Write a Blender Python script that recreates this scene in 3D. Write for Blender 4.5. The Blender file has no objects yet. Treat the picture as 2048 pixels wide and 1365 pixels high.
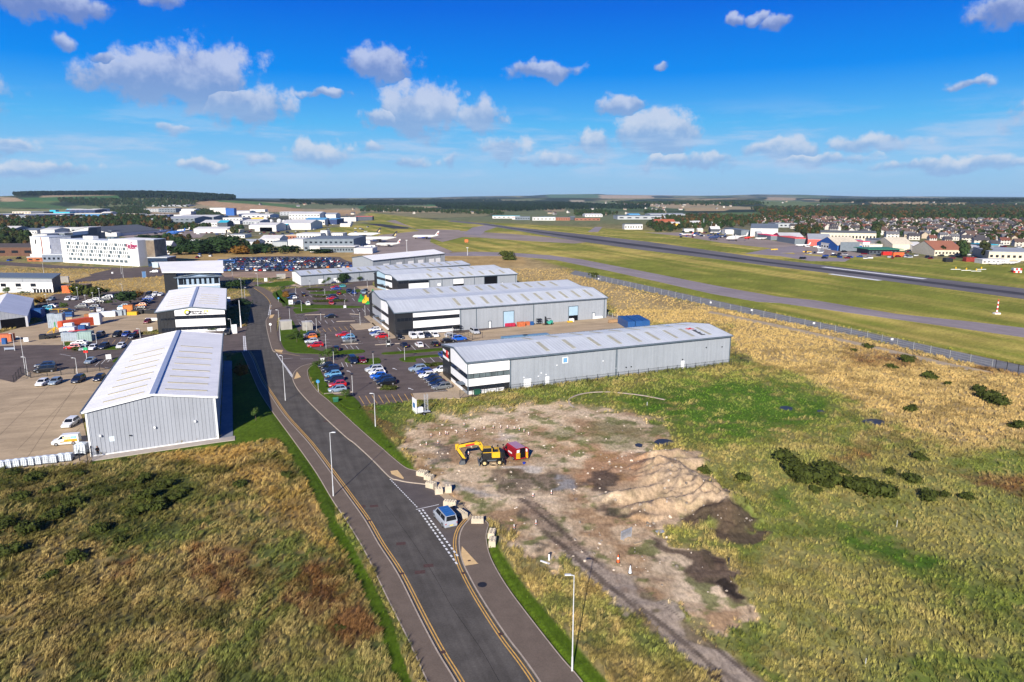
import bpy, bmesh, math, random
import numpy as np
from mathutils import Vector, Matrix
from mathutils.geometry import tessellate_polygon
random.seed(7); rng = np.random.default_rng(7)
R = math.radians
S = bpy.context.scene
C = S.collection

# ---------------------------------------------------------------- camera, sky, sun, exposure
F = 1365.0; CX = 1024.0; CY = 682.0; YH = 395.0; H = 44.0        # photograph: focal length in pixels, centre, horizon; metres up
TH = math.atan((CY - YH) / F); CT, ST = math.cos(TH), math.sin(TH)
cam = bpy.data.objects.new('camera', bpy.data.cameras.new('camera')); C.objects.link(cam)
cam.location = (0, 0, H); cam.rotation_euler = (math.pi / 2 - TH, 0, 0)
cam.data.sensor_width = 36; cam.data.lens = 24.0; cam.data.clip_start = 0.5; cam.data.clip_end = 60000
S.camera = cam
SUN_EL, SUN_AZ = 25.5, 12.0            # shadows fall 12 degrees right of straight ahead
sun = bpy.data.objects.new('sun', bpy.data.lights.new('sun', 'SUN')); C.objects.link(sun)
sun.data.energy = 5.0; sun.data.angle = R(0.5); sun.data.color = (1.0, 0.93, 0.82)
sun.rotation_euler = (R(90 - SUN_EL), 0, -R(SUN_AZ)); sun.location = (-100, -300, 200)
S.view_settings.view_transform = 'Standard'; S.view_settings.look = 'None'; S.view_settings.gamma = 1
S.view_settings.use_curve_mapping = False; S.view_settings.exposure = 0.6
S.cycles.volume_step_rate = 4; S.cycles.volume_max_steps = 64; S.cycles.max_bounces = 4
S.cycles.diffuse_bounces = 2; S.cycles.volume_bounces = 0; S.cycles.use_denoising = True

class NT:
    """small helper to write node trees"""
    def __init__(s, tree): s.t = tree; s.n = tree.nodes; s.l = tree.links
    def link(s, a, b): s.l.new(a, b)
    def put(s, sock, v):
        if v is None: return
        if hasattr(v, 'node'): s.l.new(v, sock)
        else:
            try: sock.default_value = v
            except Exception: sock.default_value = (*v, 1.0)
    def math(s, op, a, b=None, c=None, clamp=False):
        n = s.n.new('ShaderNodeMath'); n.operation = op; n.use_clamp = clamp
        for i, v in enumerate((a, b, c)): s.put(n.inputs[i], v)
        return n.outputs[0]
    def vec(s, op, a, b=None):
        n = s.n.new('ShaderNodeVectorMath'); n.operation = op
        s.put(n.inputs[0], a); s.put(n.inputs[1], b)
        return n.outputs['Value'] if op in ('LENGTH', 'DOT_PRODUCT', 'DISTANCE') else n.outputs[0]
    def mix(s, f, a, b, blend='MIX'):
        n = s.n.new('ShaderNodeMix'); n.data_type = 'RGBA'; n.blend_type = blend
        s.put(n.inputs[0], f); s.put(n.inputs[6], a); s.put(n.inputs[7], b)
        return n.outputs[2]
    def mixf(s, f, a, b):
        n = s.n.new('ShaderNodeMix'); n.data_type = 'FLOAT'
        s.put(n.inputs[0], f); s.put(n.inputs[2], a); s.put(n.inputs[3], b)
        return n.outputs[0]
    def noise(s, vec, scale, detail=4, rough=0.55, dist=0.0):
        n = s.n.new('ShaderNodeTexNoise'); s.put(n.inputs['Vector'], vec)
        n.inputs['Scale'].default_value = scale; n.inputs['Detail'].default_value = detail
        n.inputs['Roughness'].default_value = rough; n.inputs['Distortion'].default_value = dist
        return n.outputs[0]
    def ramp(s, f, stops, interp='LINEAR'):
        n = s.n.new('ShaderNodeValToRGB'); n.color_ramp.interpolation = interp
        e = n.color_ramp.elements
        while len(e) < len(stops): e.new(0.5)
        for i, (p, c) in enumerate(stops):
            e[i].position = p; e[i].color = (*c, 1.0)
        s.put(n.inputs[0], f); return n.outputs[0]
    def remap(s, v, a, b, c=0.0, d=1.0, smooth=True):
        n = s.n.new('ShaderNodeMapRange'); n.interpolation_type = 'SMOOTHSTEP' if smooth else 'LINEAR'
        s.put(n.inputs[0], v)
        for i, x in enumerate((a, b, c, d)): s.put(n.inputs[i + 1], x)
        return n.outputs[0]

def ray(px, py):
    u = (px - CX) / F; v = (py - CY) / F
    return (u, CT - v * ST, -ST - v * CT)
def G(px, py, z=0.0):
    """point of the photograph -> point on the level z"""
    d = ray(px, py); t = (z - H) / d[2]
    return Vector((d[0] * t, d[1] * t, z))
def PX(x, y, z=0.0):
    z = z - H; d = y * CT - z * ST
    return (CX + F * x / d, CY - F * (y * ST + z * CT) / d)
def hgt(bx, by, ty):
    g = G(bx, by); lo, hi = 0.0, 120.0
    for _ in range(40):
        m = (lo + hi) / 2
        if PX(g.x, g.y, m)[1] > ty: lo = m
        else: hi = m
    return lo
def zlin(px, py, D):
    """height at distance D seen at row py"""
    d = ray(px, py); return H + D * d[2] / d[1]

W = bpy.data.worlds.new('World'); S.world = W; W.use_nodes = True
def build_world():
    t = NT(W.node_tree); t.n.clear()
    out = t.n.new('ShaderNodeOutputWorld'); bg = t.n.new('ShaderNodeBackground')
    sky = t.n.new('ShaderNodeTexSky'); sky.sky_type = 'NISHITA'; sky.sun_disc = False
    sky.sun_elevation = R(SUN_EL); sky.sun_rotation = R(180 + SUN_AZ); sky.altitude = 60
    sky.air_density = 1.0; sky.dust_density = 0.3; sky.ozone_density = 3.0
    tc = t.n.new('ShaderNodeTexCoord'); dirn = tc.outputs['Generated']
    sp = t.n.new('ShaderNodeSeparateXYZ'); t.link(dirn, sp.inputs[0])
    X, Y, Z = sp.outputs
    az = t.math('ARCTAN2', X, Y); el = t.math('ARCSINE', Z)
    grad = t.ramp(t.remap(el, 0.0, 0.52, smooth=False), [
        (0.0, (0.215, 0.355, 0.50)), (0.073, (0.195, 0.38, 0.575)), (0.19, (0.066, 0.315, 0.60)), (0.315, (0.0, 0.175, 0.59)),
        (0.47, (0.0, 0.098, 0.51)), (0.62, (0.0, 0.068, 0.40)), (1.0, (0.0, 0.03, 0.20))])
    nish = t.vec('SCALE', sky.outputs[0]); nish.node.inputs[3].default_value = 0.055
    base = t.mix(0.975, nish, grad)
    # clouds: lens shaped cells, broken up by noise, plus a generic scatter for the rest of the sky
    blobs = [(85,2,90,22),(335,155,90,38),(400,158,84,54),(480,208,74,34),(250,150,66,30),(208,118,24,15),(750,130,72,30),
             (840,225,66,42),(770,238,42,22),(962,232,46,34),(1078,142,60,17),(1322,264,70,36),(1185,290,46,26),(1245,208,52,16),
             (640,308,62,26),(520,322,34,18),(410,330,42,14),(345,256,40,12),(748,297,24,13),(815,322,40,14),(905,322,32,15),
             (1005,296,60,24),(1550,45,32,13),(1468,42,18,10),(1512,38,22,9),(1325,132,20,9),(1930,168,32,10),(2025,14,56,28),
             (1735,288,84,16),(1560,300,90,20),(130,88,20,14),(1400,322,110,18),(1120,318,90,16),(1890,330,130,12),(30,294,46,14),
             (60,338,90,14),(650,188,46,9),(1650,318,90,14),(330,4,36,14),(1200,-160,150,40),(1800,-170,200,50),(-260,150,120,50),(2320,200,120,50)]
    n1 = t.noise(dirn, 9, 9, 0.6); n2 = t.noise(dirn, 34, 7, 0.6)
    pv = t.n.new('ShaderNodeCombineXYZ'); t.put(pv.inputs[0], az); t.put(pv.inputs[1], el)
    warp = t.n.new('ShaderNodeTexNoise'); t.put(warp.inputs['Vector'], dirn); warp.inputs['Scale'].default_value = 30; warp.inputs['Detail'].default_value = 6
    wv = t.vec('SCALE', t.vec('SUBTRACT', warp.outputs['Color'], (0.5, 0.5, 0.5))); wv.node.inputs[3].default_value = 0.030
    p = t.vec('ADD', pv.outputs[0], wv)
    best = None; low = None
    for (bx, by, rx, ry) in blobs:
        d = ray(bx, by); a = math.atan2(d[0], d[1]); e = math.asin(d[2] / math.sqrt(sum(q * q for q in d)))
        k = math.hypot(d[0], d[1])
        q = t.vec('MULTIPLY', t.vec('SUBTRACT', p, (a, e, 0)), (F / rx / 1.0, F / ry, 0))
        s_ = t.math('SUBTRACT', 1.45 if rx * ry > 2400 else 1.2 if rx > 40 else 1.0, t.vec('LENGTH', q))
        sy = t.n.new('ShaderNodeSeparateXYZ'); t.link(q, sy.inputs[0])
        if best is None: best, low = s_, sy.outputs[1]
        else:
            g = t.math('GREATER_THAN', s_, best); low = t.mixf(g, low, sy.outputs[1]); best = t.math('MAXIMUM', best, s_)
    fld = t.math('ADD', best, t.math('MULTIPLY', t.math('SUBTRACT', n2, 0.5), 2.2))
    fld = t.math('ADD', fld, t.math('MULTIPLY', t.math('SUBTRACT', n1, 0.5), 1.2))
    dens = t.remap(fld, 0.02, 0.62)
    # thin streaky bank low over the horizon, all round
    st = t.vec('MULTIPLY', dirn, (1, 1, 6.5)); n3 = t.noise(st, 6, 8, 0.62)
    bank = t.math('MULTIPLY', t.remap(n3, 0.45, 0.66), t.math('MULTIPLY', t.remap(el, 0.005, 0.05), t.remap(el, 0.14, 0.05)))
    # scatter well above and behind
    n4 = t.noise(dirn, 3.2, 8, 0.6)
    away = t.math('MAXIMUM', t.remap(el, 0.34, 0.5), t.math('MULTIPLY', t.remap(Y, 0.5, 0.1), t.remap(el, 0.05, 0.15)))
    scat = t.math('MULTIPLY', t.remap(n4, 0.60, 0.72), away)
    top = t.remap(t.math('ADD', low, t.math('MULTIPLY', t.math('SUBTRACT', n2, 0.5), 2.4)), -0.45, 0.85)
    farc = t.remap(el, 0.04, 0.22)
    white = t.mix(farc, (0.42, 0.47, 0.55, 1), (0.33, 0.38, 0.54, 1)); grey = t.mix(farc, (0.19, 0.31, 0.50, 1), (0.115, 0.175, 0.38, 1))
    ccol = t.mix(top, grey, white)
    col = t.mix(t.math('MULTIPLY', dens, 0.9), base, ccol)
    col = t.mix(t.math('MULTIPLY', bank, 0.8), col, (0.31, 0.41, 0.56, 1))
    col = t.mix(t.math('MULTIPLY', scat, 0.8), col, (0.40, 0.44, 0.54, 1))
    t.link(col, bg.inputs[0]); bg.inputs[1].default_value = SKYK
    t.link(bg.outputs[0], out.inputs[0])
    W.cycles.sampling_method = 'MANUAL'; W.cycles.sample_map_resolution = 512
SKYK = 1.0; HAZE = True
build_world()

# ---------------------------------------------------------------- materials
MATS = {}
def M(name, col=(0.5, 0.5, 0.5), rough=0.75, var=0.18, sc=0.6, metal=0.0, bump=0.0, bsc=20.0, fine=0.1, obcol=False, emit=0.0, spec=0.4, streak=None):
    """procedural material: large and small noise vary the base colour, optional fine relief"""
    if name in MATS: return MATS[name]
    m = bpy.data.materials.new(name); m.use_nodes = True; t = NT(m.node_tree)
    b = t.n['Principled BSDF']; b.inputs['Roughness'].default_value = rough; b.inputs['Metallic'].default_value = metal
    b.inputs['Specular IOR Level'].default_value = spec if rough < .8 else .08
    pos = t.n.new('ShaderNodeNewGeometry').outputs['Position']
    if obcol:
        oi = t.n.new('ShaderNodeObjectInfo'); base = oi.outputs['Color']
    else:
        rgb = t.n.new('ShaderNodeRGB'); rgb.outputs[0].default_value = (*col, 1); base = rgb.outputs[0]
    k = None
    if var: k = t.remap(t.noise(pos, sc, 5, 0.6), 0.3, 0.7, 1 - var, 1 + var)
    if fine:
        k2 = t.remap(t.noise(pos, sc * 14, 3, 0.6), 0.3, 0.7, 1 - fine, 1 + fine)
        k = t.math('MULTIPLY', k, k2) if k is not None else k2
    if streak:      # drawn out stains: direction (degrees, or 'z' down a wall), scale across, scale along, strength
        an, sa_, sl, am = streak
        if an == 'z': q = t.vec('MULTIPLY', pos, (sa_, sa_, sl))
        else:
            c_, s_ = math.cos(R(an)), math.sin(R(an)); cv = t.n.new('ShaderNodeCombineXYZ')
            t.put(cv.inputs[0], t.math('MULTIPLY', t.vec('DOT_PRODUCT', pos, (c_, s_, 0)), sl)); t.put(cv.inputs[1], t.math('MULTIPLY', t.vec('DOT_PRODUCT', pos, (-s_, c_, 0)), sa_)); q = cv.outputs[0]
        k3 = t.remap(t.noise(q, 1.0, 5, .6), .3, .7, 1 - am, 1 + am); k = t.math('MULTIPLY', k, k3) if k is not None else k3
    if k is not None:
        v = t.vec('SCALE', base); t.link(k, v.node.inputs[3]); t.link(v, b.inputs['Base Color'])
    else: t.link(base, b.inputs['Base Color'])
    if bump:
        bp = t.n.new('ShaderNodeBump'); bp.inputs['Strength'].default_value = bump; bp.inputs['Distance'].default_value = 0.05
        t.link(t.noise(pos, bsc, 4, 0.6), bp.inputs['Height']); t.link(bp.outputs[0], b.inputs['Normal'])
    MATS[name] = m; return m

# ---------------------------------------------------------------- mesh building
class MB:
    def __init__(s): s.v = []; s.f = []; s.m = []
    def add(s, pts, faces, m=0):
        o = len(s.v); s.v += [tuple(p) for p in pts]
        for f in faces: s.f.append([i + o for i in f]); s.m.append(m)
        return s
    def face(s, pts, m=0): return s.add(pts, [list(range(len(pts)))], m)
    def box(s, c, size, rot=0.0, m=0, taper=1.0):
        x, y, z = [q / 2 for q in size]; z0 = c[2]; ca, sa = math.cos(rot), math.sin(rot); pts = []
        for zz, k in ((z0, 1.0), (z0 + size[2], taper)):
            for a, b in ((-x, -y), (x, -y), (x, y), (-x, y)):
                a *= k; b *= k; pts.append((c[0] + a * ca - b * sa, c[1] + a * sa + b * ca, zz))
        return s.add(pts, [(3, 2, 1, 0), (4, 5, 6, 7), (0, 1, 5, 4), (1, 2, 6, 5), (2, 3, 7, 6), (3, 0, 4, 7)], m)
    def tube(s, p0, p1, r0, r1=None, n=6, m=0):
        r1 = r0 if r1 is None else r1; p0 = Vector(p0); p1 = Vector(p1); d = (p1 - p0).normalized()
        a = d.orthogonal().normalized(); b = d.cross(a); pts = []
        for p, r in ((p0, r0), (p1, r1)):
            for i in range(n):
                t = 2 * math.pi * i / n; pts.append(p + a * (r * math.cos(t)) + b * (r * math.sin(t)))
        fs = [(i, (i + 1) % n, n + (i + 1) % n, n + i) for i in range(n)] + [tuple(range(n - 1, -1, -1)), tuple(range(n, 2 * n))]
        return s.add(pts, fs, m)
    def beam(s, p0, p1, w, h, m=0, w1=None, h1=None):
        """box section bar between two points, w sideways, h in the vertical plane"""
        p0 = Vector(p0); p1 = Vector(p1); d = (p1 - p0).normalized(); side = d.cross(Vector((0, 0, 1)))
        side = side.normalized() if side.length > 1e-4 else Vector((1, 0, 0)); up = side.cross(d); pts = []
        for p, ww, hh in ((p0, w, h), (p1, w1 or w, h1 or h)):
            for a, b in ((-1, -1), (1, -1), (1, 1), (-1, 1)): pts.append(p + side * (a * ww / 2) + up * (b * hh / 2))
        return s.add(pts, [(3, 2, 1, 0), (4, 5, 6, 7), (0, 1, 5, 4), (1, 2, 6, 5), (2, 3, 7, 6), (3, 0, 4, 7)], m)
    def prism(s, poly, z0, z1, m=0, mt=None):
        n = len(poly); pts = [(p[0], p[1], z0) for p in poly] + [(p[0], p[1], z1) for p in poly]
        s.add(pts, [(i, (i + 1) % n, n + (i + 1) % n, n + i) for i in range(n)], m)
        tri = tessellate_polygon([[Vector((p[0], p[1], 0)) for p in poly]])
        o = len(s.v); s.v += [(p[0], p[1], z1) for p in poly]
        for t in tri: s.f.append([i + o for i in t]); s.m.append(m if mt is None else mt)
        return s
    def loft(s, secs, m=0, close=True, caps=True):
        n = len(secs[0]); pts = [p for q in secs for p in q]; fs = []
        for k in range(len(secs) - 1):
            for i in range(n if close else n - 1):
                j = (i + 1) % n; fs.append((k * n + i, k * n + j, (k + 1) * n + j, (k + 1) * n + i))
        if caps: fs += [tuple(range(n - 1, -1, -1)), tuple(range((len(secs) - 1) * n, len(secs) * n))]
        return s.add(pts, fs, m)
    def mesh(s, name, mats, smooth=False):
        me = bpy.data.meshes.new(name); me.from_pydata(s.v, [], s.f)
        for q in (mats if isinstance(mats, (list, tuple)) else [mats]): me.materials.append(q)
        me.polygons.foreach_set('material_index', s.m)
        if smooth: me.polygons.foreach_set('use_smooth', [True] * len(s.f))
        bm = bmesh.new(); bm.from_mesh(me); bmesh.ops.recalc_face_normals(bm, faces=bm.faces); bm.to_mesh(me); bm.free()
        return me
    def build(s, name, mats, parent=None, smooth=False, loc=None): return obj(name, s.mesh(name, mats, smooth), parent, loc)

KIDS = {}
def obj(name, me, parent=None, loc=None, rot=0.0):
    o = bpy.data.objects.new(name, me); C.objects.link(o)
    if parent is not None:
        o.parent = parent; KIDS.setdefault(parent.name, []).append(o)
    if loc is not None: o.location = loc
    if rot: o.rotation_euler = (0, 0, rot)
    return o
def tag(o, label=None, cat=None, group=None, kind=None):
    if label: o['label'] = label
    if cat: o['category'] = cat
    if group: o['group'] = group
    if kind: o['kind'] = kind
    return o
def thing(name, label, cat, loc=(0, 0, 0), rot=0.0, group=None):
    return tag(obj(name, None, None, loc, rot), label, cat, group)
def copy_tree(root, loc=None, rot=None, label=None, color=None, scale=None, group=None):
    def cp(o, parent):
        c = o.copy(); C.objects.link(c); c.parent = parent
        if color is not None: c.color = (*color, 1)
        for ch in KIDS.get(o.name, []): cp(ch, c)
        return c
    r = cp(root, None)
    if loc is not None: r.location = loc
    if rot is not None: r.rotation_euler = (0, 0, rot)
    if scale is not None: r.scale = (scale,) * 3 if not isinstance(scale, (tuple, list)) else scale
    if label: r['label'] = label
    if group: r['group'] = group
    return r
def catmull(pts, n=6, closed=False):
    P = [Vector(p[:2]) for p in pts]; out = []
    m = len(P); rngi = range(m if closed else m - 1)
    for i in rngi:
        p0 = P[(i - 1) % m] if closed or i > 0 else P[0] * 2 - P[1]
        p1 = P[i]; p2 = P[(i + 1) % m]
        p3 = P[(i + 2) % m] if closed or i + 2 < m else P[-1] * 2 - P[-2]
        for k in range(n):
            t = k / n
            out.append(0.5 * ((2 * p1) + (p2 - p0) * t + (2 * p0 - 5 * p1 + 4 * p2 - p3) * t * t + (3 * p1 - p0 - 3 * p2 + p3) * t ** 3))
    if not closed: out.append(P[-1])
    return out
def gp(pts, z=0.0): return [G(a, b, z).to_2d() for a, b in pts]
HARD = []          # outlines of everything built on the ground, as point lists; the soil stays below them
def sheet(name, pts, z, mat, drop=0.25, kind='structure', label=None, parent=None, hard=True):
    mb = MB().prism(pts, z - drop, z)
    o = mb.build(name, mat, parent)
    if kind and parent is None: o['kind'] = kind
    if label: o['label'] = label
    if hard: HARD.append([(p[0], p[1]) for p in pts])
    return o
def offset_line(pts, d):
    out = []
    for i, p in enumerate(pts):
        a = pts[max(0, i - 1)]; b = pts[min(len(pts) - 1, i + 1)]; t = (Vector(b) - Vector(a)).normalized()
        out.append(Vector((p[0] - t.y * d, p[1] + t.x * d)))
    return out
def ribbon(mb, pts, d0, d1, z, thick=0.0, m=0):
    a = offset_line(pts, d0); b = offset_line(pts, d1)
    for i in range(len(pts) - 1):
        q = [(a[i].x, a[i].y, z), (a[i + 1].x, a[i + 1].y, z), (b[i + 1].x, b[i + 1].y, z), (b[i].x, b[i].y, z)]
        mb.face(q, m)
        if thick:
            for s_ in ((a[i], a[i + 1]), (b[i], b[i + 1])):
                mb.face([(s_[0].x, s_[0].y, z), (s_[1].x, s_[1].y, z), (s_[1].x, s_[1].y, z - thick), (s_[0].x, s_[0].y, z - thick)], m)
    return mb
def text(body, size, origin, ux, up, mat, parent, name='lettering', ext=0.02, sx=1.0):
    cu = bpy.data.curves.new(name, 'FONT'); cu.body = body; cu.size = size; cu.extrude = ext; cu.offset = size * .035; cu.align_x = 'CENTER'; cu.align_y = 'CENTER'
    cu.materials.append(mat); o = bpy.data.objects.new(name, cu); C.objects.link(o)
    me = bpy.data.meshes.new_from_object(o); bpy.data.objects.remove(o); me.materials.clear(); me.materials.append(mat); o = bpy.data.objects.new(name, me); C.objects.link(o)
    ux = Vector(ux).normalized(); up = Vector(up).normalized(); n = ux.cross(up)
    mt = Matrix((ux * sx, up, n)).transposed().to_4x4(); mt.translation = Vector(origin)
    o.parent = parent; KIDS.setdefault(parent.name, []).append(o); o.matrix_basis = mt; o['kind'] = 'stuff'; return o

# ---------------------------------------------------------------- terrain
def interp(tab, a):
    return np.interp(a, [p[0] for p in tab], [p[1] for p in tab])
RIDGES = [  # distance of crest, reach towards us, reach beyond, skyline of the crest in the photograph
    (3300, 1150, 900, [(-900, 393), (0, 392.5), (60, 390), (300, 388.5), (380, 391.5), (460, 396), (540, 401), (620, 405), (700, 409), (760, 413.5), (3000, 413.5)]),
    (6500, 1900, 1500, [(-900, 398), (440, 399), (640, 399), (700, 397.5), (860, 397), (1000, 396.5), (1100, 395), (1300, 396.5), (1500, 396), (1700, 396.5), (1900, 397.5), (2900, 397)]),
    (3900, 1500, 1100, [(-900, 409.5), (900, 409.5), (1150, 408), (1350, 405), (1536, 403.5), (1700, 404), (1850, 403), (2048, 401), (2900, 400)]),
    (10500, 2500, 2500, [(-900, 396), (420, 396.3), (600, 397), (860, 395.2), (920, 393.3), (1000, 392), (1060, 391.5), (1100, 389), (1196, 388), (1215, 389.5), (1300, 390.5), (1400, 391.5), (1450, 391),
      (1511, 389), (1600, 389.5), (1690, 392), (1750, 393.4), (1861, 393), (2048, 394), (2900, 393)])]
def terrain(x, y):
    """height of the land far off (flat near us)"""
    a = CX + F * x / (y * CT); h = np.zeros_like(y)
    for Dc, w0, w1, tab in RIDGES:
        py = interp(tab, a); zc = H + Dc * ((-ST - (py - CY) / F * CT) / (CT - (py - CY) / F * ST)); zc = np.maximum(zc, 0)
        t = np.where(y < Dc, (y - Dc) / w0, (y - Dc) / w1); t = np.clip(t, -1, 1)
        h = np.maximum(h, zc * 0.5 * (1 + np.cos(np.pi * t)))
    return h
def hash2(ix, iy, s=0):
    n = (ix.astype(np.int64) * 374761393 + iy.astype(np.int64) * 668265263 + s * 974634777) & 0x7fffffff
    n = ((n ^ (n >> 13)) * 1274126177) & 0x7fffffff
    return ((n ^ (n >> 16)) & 0xffff) / 65535.0
def vnoise(x, y, s=0):
    ix = np.floor(x); iy = np.floor(y); fx = x - ix; fy = y - iy; fx = fx * fx * (3 - 2 * fx); fy = fy * fy * (3 - 2 * fy)
    a = hash2(ix, iy, s); b = hash2(ix + 1, iy, s); c = hash2(ix, iy + 1, s); d = hash2(ix + 1, iy + 1, s)
    return (a * (1 - fx) + b * fx) * (1 - fy) + (c * (1 - fx) + d * fx) * fy
def fbm(x, y, s=0, oct=4):
    v = 0; a = 0.5; t = 0
    for i in range(oct):
        v = v + a * vnoise(x * 2 ** i, y * 2 ** i, s + i * 7); t += a; a *= 0.55
    return v / t
def inpoly(px, py, poly, soft=3.0):
    """soft mask: 1 inside, 0 outside, over 'soft' pixels of the photograph"""
    poly = np.array(poly, float); x0, y0 = poly.min(0) - soft; x1, y1 = poly.max(0) + soft
    sel = np.nonzero((px > x0) & (px < x1) & (py > y0) & (py < y1))[0]; out = np.zeros(px.shape)
    if not len(sel): return out
    X = px[sel]; Y = py[sel]; ins = np.zeros(len(sel), bool); d2 = np.full(len(sel), 1e9); n = len(poly)
    for i in range(n):
        ax, ay = poly[i]; bx, by = poly[(i + 1) % n]
        if ay != by:
            c = ((ay > Y) != (by > Y)); xi = (bx - ax) * (Y - ay) / (by - ay) + ax; ins ^= c & (X < xi)
        ex, ey = bx - ax, by - ay; L = ex * ex + ey * ey + 1e-9
        t = np.clip(((X - ax) * ex + (Y - ay) * ey) / L, 0, 1)
        d2 = np.minimum(d2, (X - ax - t * ex) ** 2 + (Y - ay - t * ey) ** 2)
    d = np.sqrt(d2) * np.where(ins, 1, -1); v = np.clip(d / (2 * soft) + 0.5, 0, 1); out[sel] = v * v * (3 - 2 * v)
    return out

# ---- outlines read off the photograph (pixels)
ROAD_L = [(1010,1540),(960,1450),(912,1362),(876.7,1304),(840.8,1236),(796.3,1147),(758.7,1089),(731.4,1041),(702.4,1000),(660,942),(618.2,886),(570.3,832),(542.6,791.6),(521,757.4),(506.7,720.5),(496.4,702),
          (491,671),(494,653),(499,628),(503.5,606),(502,592),(494,580),(480,571),(464,565.3),(445,561.7)]
ROAD_R = [(1190,1540),(1130,1450),(1076.6,1362),(1045.9,1318),(1008,1268),(960.4,1195),(933,1145),(919.7,1115),(908,1090),(880,1055),(842,1012),(800,968),(780,954),(745,919),(710,887),(690.6,872.3),(635.8,821.5),(600.6,784.3),(588.9,765.7),
          (583,750),(566,724),(552,704.7),(545.6,700),(539.4,679.7),(534,656),(533,640.6),(537.8,633),(542.5,609),(538,600),(527,587.5),(511,578),(498.7,570),(475,561.7),(450,555)]
def dense(pts, n=5): return [(p.x, p.y) for p in catmull([tuple(G(*q).to_2d()) for q in pts], n)]
rl = dense(ROAD_L); rr = dense(ROAD_R)
P_LAWN_SW = [(186,916),(250,909),(440,884),(452,870),(458,800),(462,712),(490,700),(506,724),(520,760),(541,795),(568,835),(600,876),(640,925),(664.8,975),(673,1041),(711,1102.5),(752,1178),(786,1246),(800,1297),(822,1362),(850,1450),(812,1450),(790,1362),(768,1297),(756,1246),(722,1178),(688,1108),(655,1050),(632,1003),(606,955),(580,912),(556,880),(520,884),(460,893),(300,909),(182,930)]
P_VERGE_E = [(1165,1365),(1121,1314.5),(1059.5,1236),(1011.7,1171),(981,1116),(972,1078),(978,1055),(992,1062),(1000,1100),(1040,1160),(1095,1228),(1150,1290),(1215,1365),(1260,1450),(1200,1450)]
P_VERGE_N = [(750,886),(704,845),(657,802),(640,786),(700,790),(722,812),(748,848),(790,892),(835,943),(812,937),(780,911)]
DIRT = [(806,886),(812,862),(838,846),(880,838),(930,832),(1010,815),(1100,808),(1180,813),(1250,832),(1318,848),(1340,868),(1310,885),(1290,902),(1330,905),(1392,915),(1402,950),(1440,985),(1467,1015),(1455,1035),(1400,1030),
        (1352,1048),(1322,1072),(1420,1110),(1450,1140),(1472,1180),(1490,1240),(1478,1266),(1440,1258),(1380,1240),(1330,1215),(1240,1160),(1175,1125),(1120,1130),(1070,1118),(1030,1085),(995,1062),(960,1030),(920,1012),(890,985),(865,962),(835,938),(806,912)]
TRACK = [(1025,1000),(1062,1040),(1100,1085),(1150,1130),(1180,1160),(1250,1215),(1300,1262),(1340,1292),(1420,1355),(1480,1420),(1610,1420),(1530,1362),(1470,1318),(1400,1272),(1340,1222),(1290,1182),(1210,1128),(1150,1078),(1090,1020),(1060,995)]
TRACK_GREY = [(1142,1108),(1155,1132),(1180,1160),(1250,1212),(1300,1258),(1340,1290),(1420,1355),(1480,1420),(1600,1420),(1525,1362),(1455,1312),(1390,1270),(1330,1222),(1265,1175),(1215,1140),(1190,1112)]
SOIL1 = [(1360,1030),(1400,1026),(1468,1030),(1515,1045),(1536,1062),(1520,1082),(1470,1086),(1425,1072),(1408,1052),(1372,1040)]
SOIL2 = [(1290,1085),(1340,1085),(1410,1102),(1445,1130),(1468,1160),(1482,1205),(1470,1232),(1440,1212),(1425,1185),(1390,1160),(1350,1125),(1310,1100)]
BURNT = [(1410,1160),(1440,1148),(1470,1175),(1478,1210),(1455,1215),(1425,1190)]
GREENS = [[(700,806),(860,806),(935,803),(1060,792),(1100,786),(1300,762),(1485,738),(1600,752),(1690,800),(1750,850),(1700,885),(1560,880),(1500,900),(1420,900),(1395,905),(1330,870),(1330,850),(1240,822),(1130,806),(1010,812),(850,838),(800,862),(745,840)],
          [(1470,1030),(1520,1000),(1560,980),(1640,1035),(1720,1050),(1840,1100),(1960,1170),(2600,1240),(2600,1320),(1940,1240),(1800,1160),(1660,1100),(1560,1080),(1500,1130),(1400,1090),(1330,1062),(1370,1050),(1440,1085)],
          [(1890,925),(1960,905),(2600,900),(2600,935),(1990,948),(1920,945)], [(700,1000),(760,1180),(810,1300),(790,1300),(745,1190),(690,1080)],
          [(330,960),(420,950),(330,1060),(250,1090),(190,1100),(240,1020)], [(1450,1250),(1530,1360),(1600,1400),(1500,1250)], [(1850,1300),(2600,1330),(2600,1400),(1800,1400)]]
LUSH = [[(1240,800),(1420,765),(1560,768),(1650,800),(1650,840),(1540,870),(1420,868),(1330,842)], [(1680,1055),(1800,1090),(1920,1150),(1860,1150),(1720,1100)], [(1530,985),(1560,978),(1600,1010),(1570,1012)], [(700,808),(790,806),(770,830),(800,868),(780,888),(735,850)]]
GOLD = [(905,520),(1050,512),(1180,557),(1365,600),(1560,642),(1734,678),(1990,738),(2600,760),(2600,900),(1900,890),(1760,830),(1650,770),(1520,730),(1470,700),(1462,650),(1240,645),(1213,590),(1035,560),(960,530)]
GOLD2 = [(300,910),(460,893),(556,882),(600,950),(640,1040),(690,1110),(660,1120),(560,1020),(470,960),(360,935)]
BRACKEN = [[(600,1130),(660,1120),(700,1170),(745,1260),(720,1300),(640,1260),(580,1200)], [(390,1100),(500,1095),(520,1170),(440,1200),(380,1160)], [(230,1120),(290,1120),(280,1160),(200,1180)],
           [(1690,700),(1840,712),(1830,735),(1700,730)], [(1940,690),(2060,700),(2060,760),(1960,745)], [(1670,905),(1760,900),(1750,925),(1690,925)], [(1930,950),(2600,940),(2600,1000),(1960,990)]]
BROWN = [(700,812),(745,818),(790,862),(806,886),(790,893),(745,850)]
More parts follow.
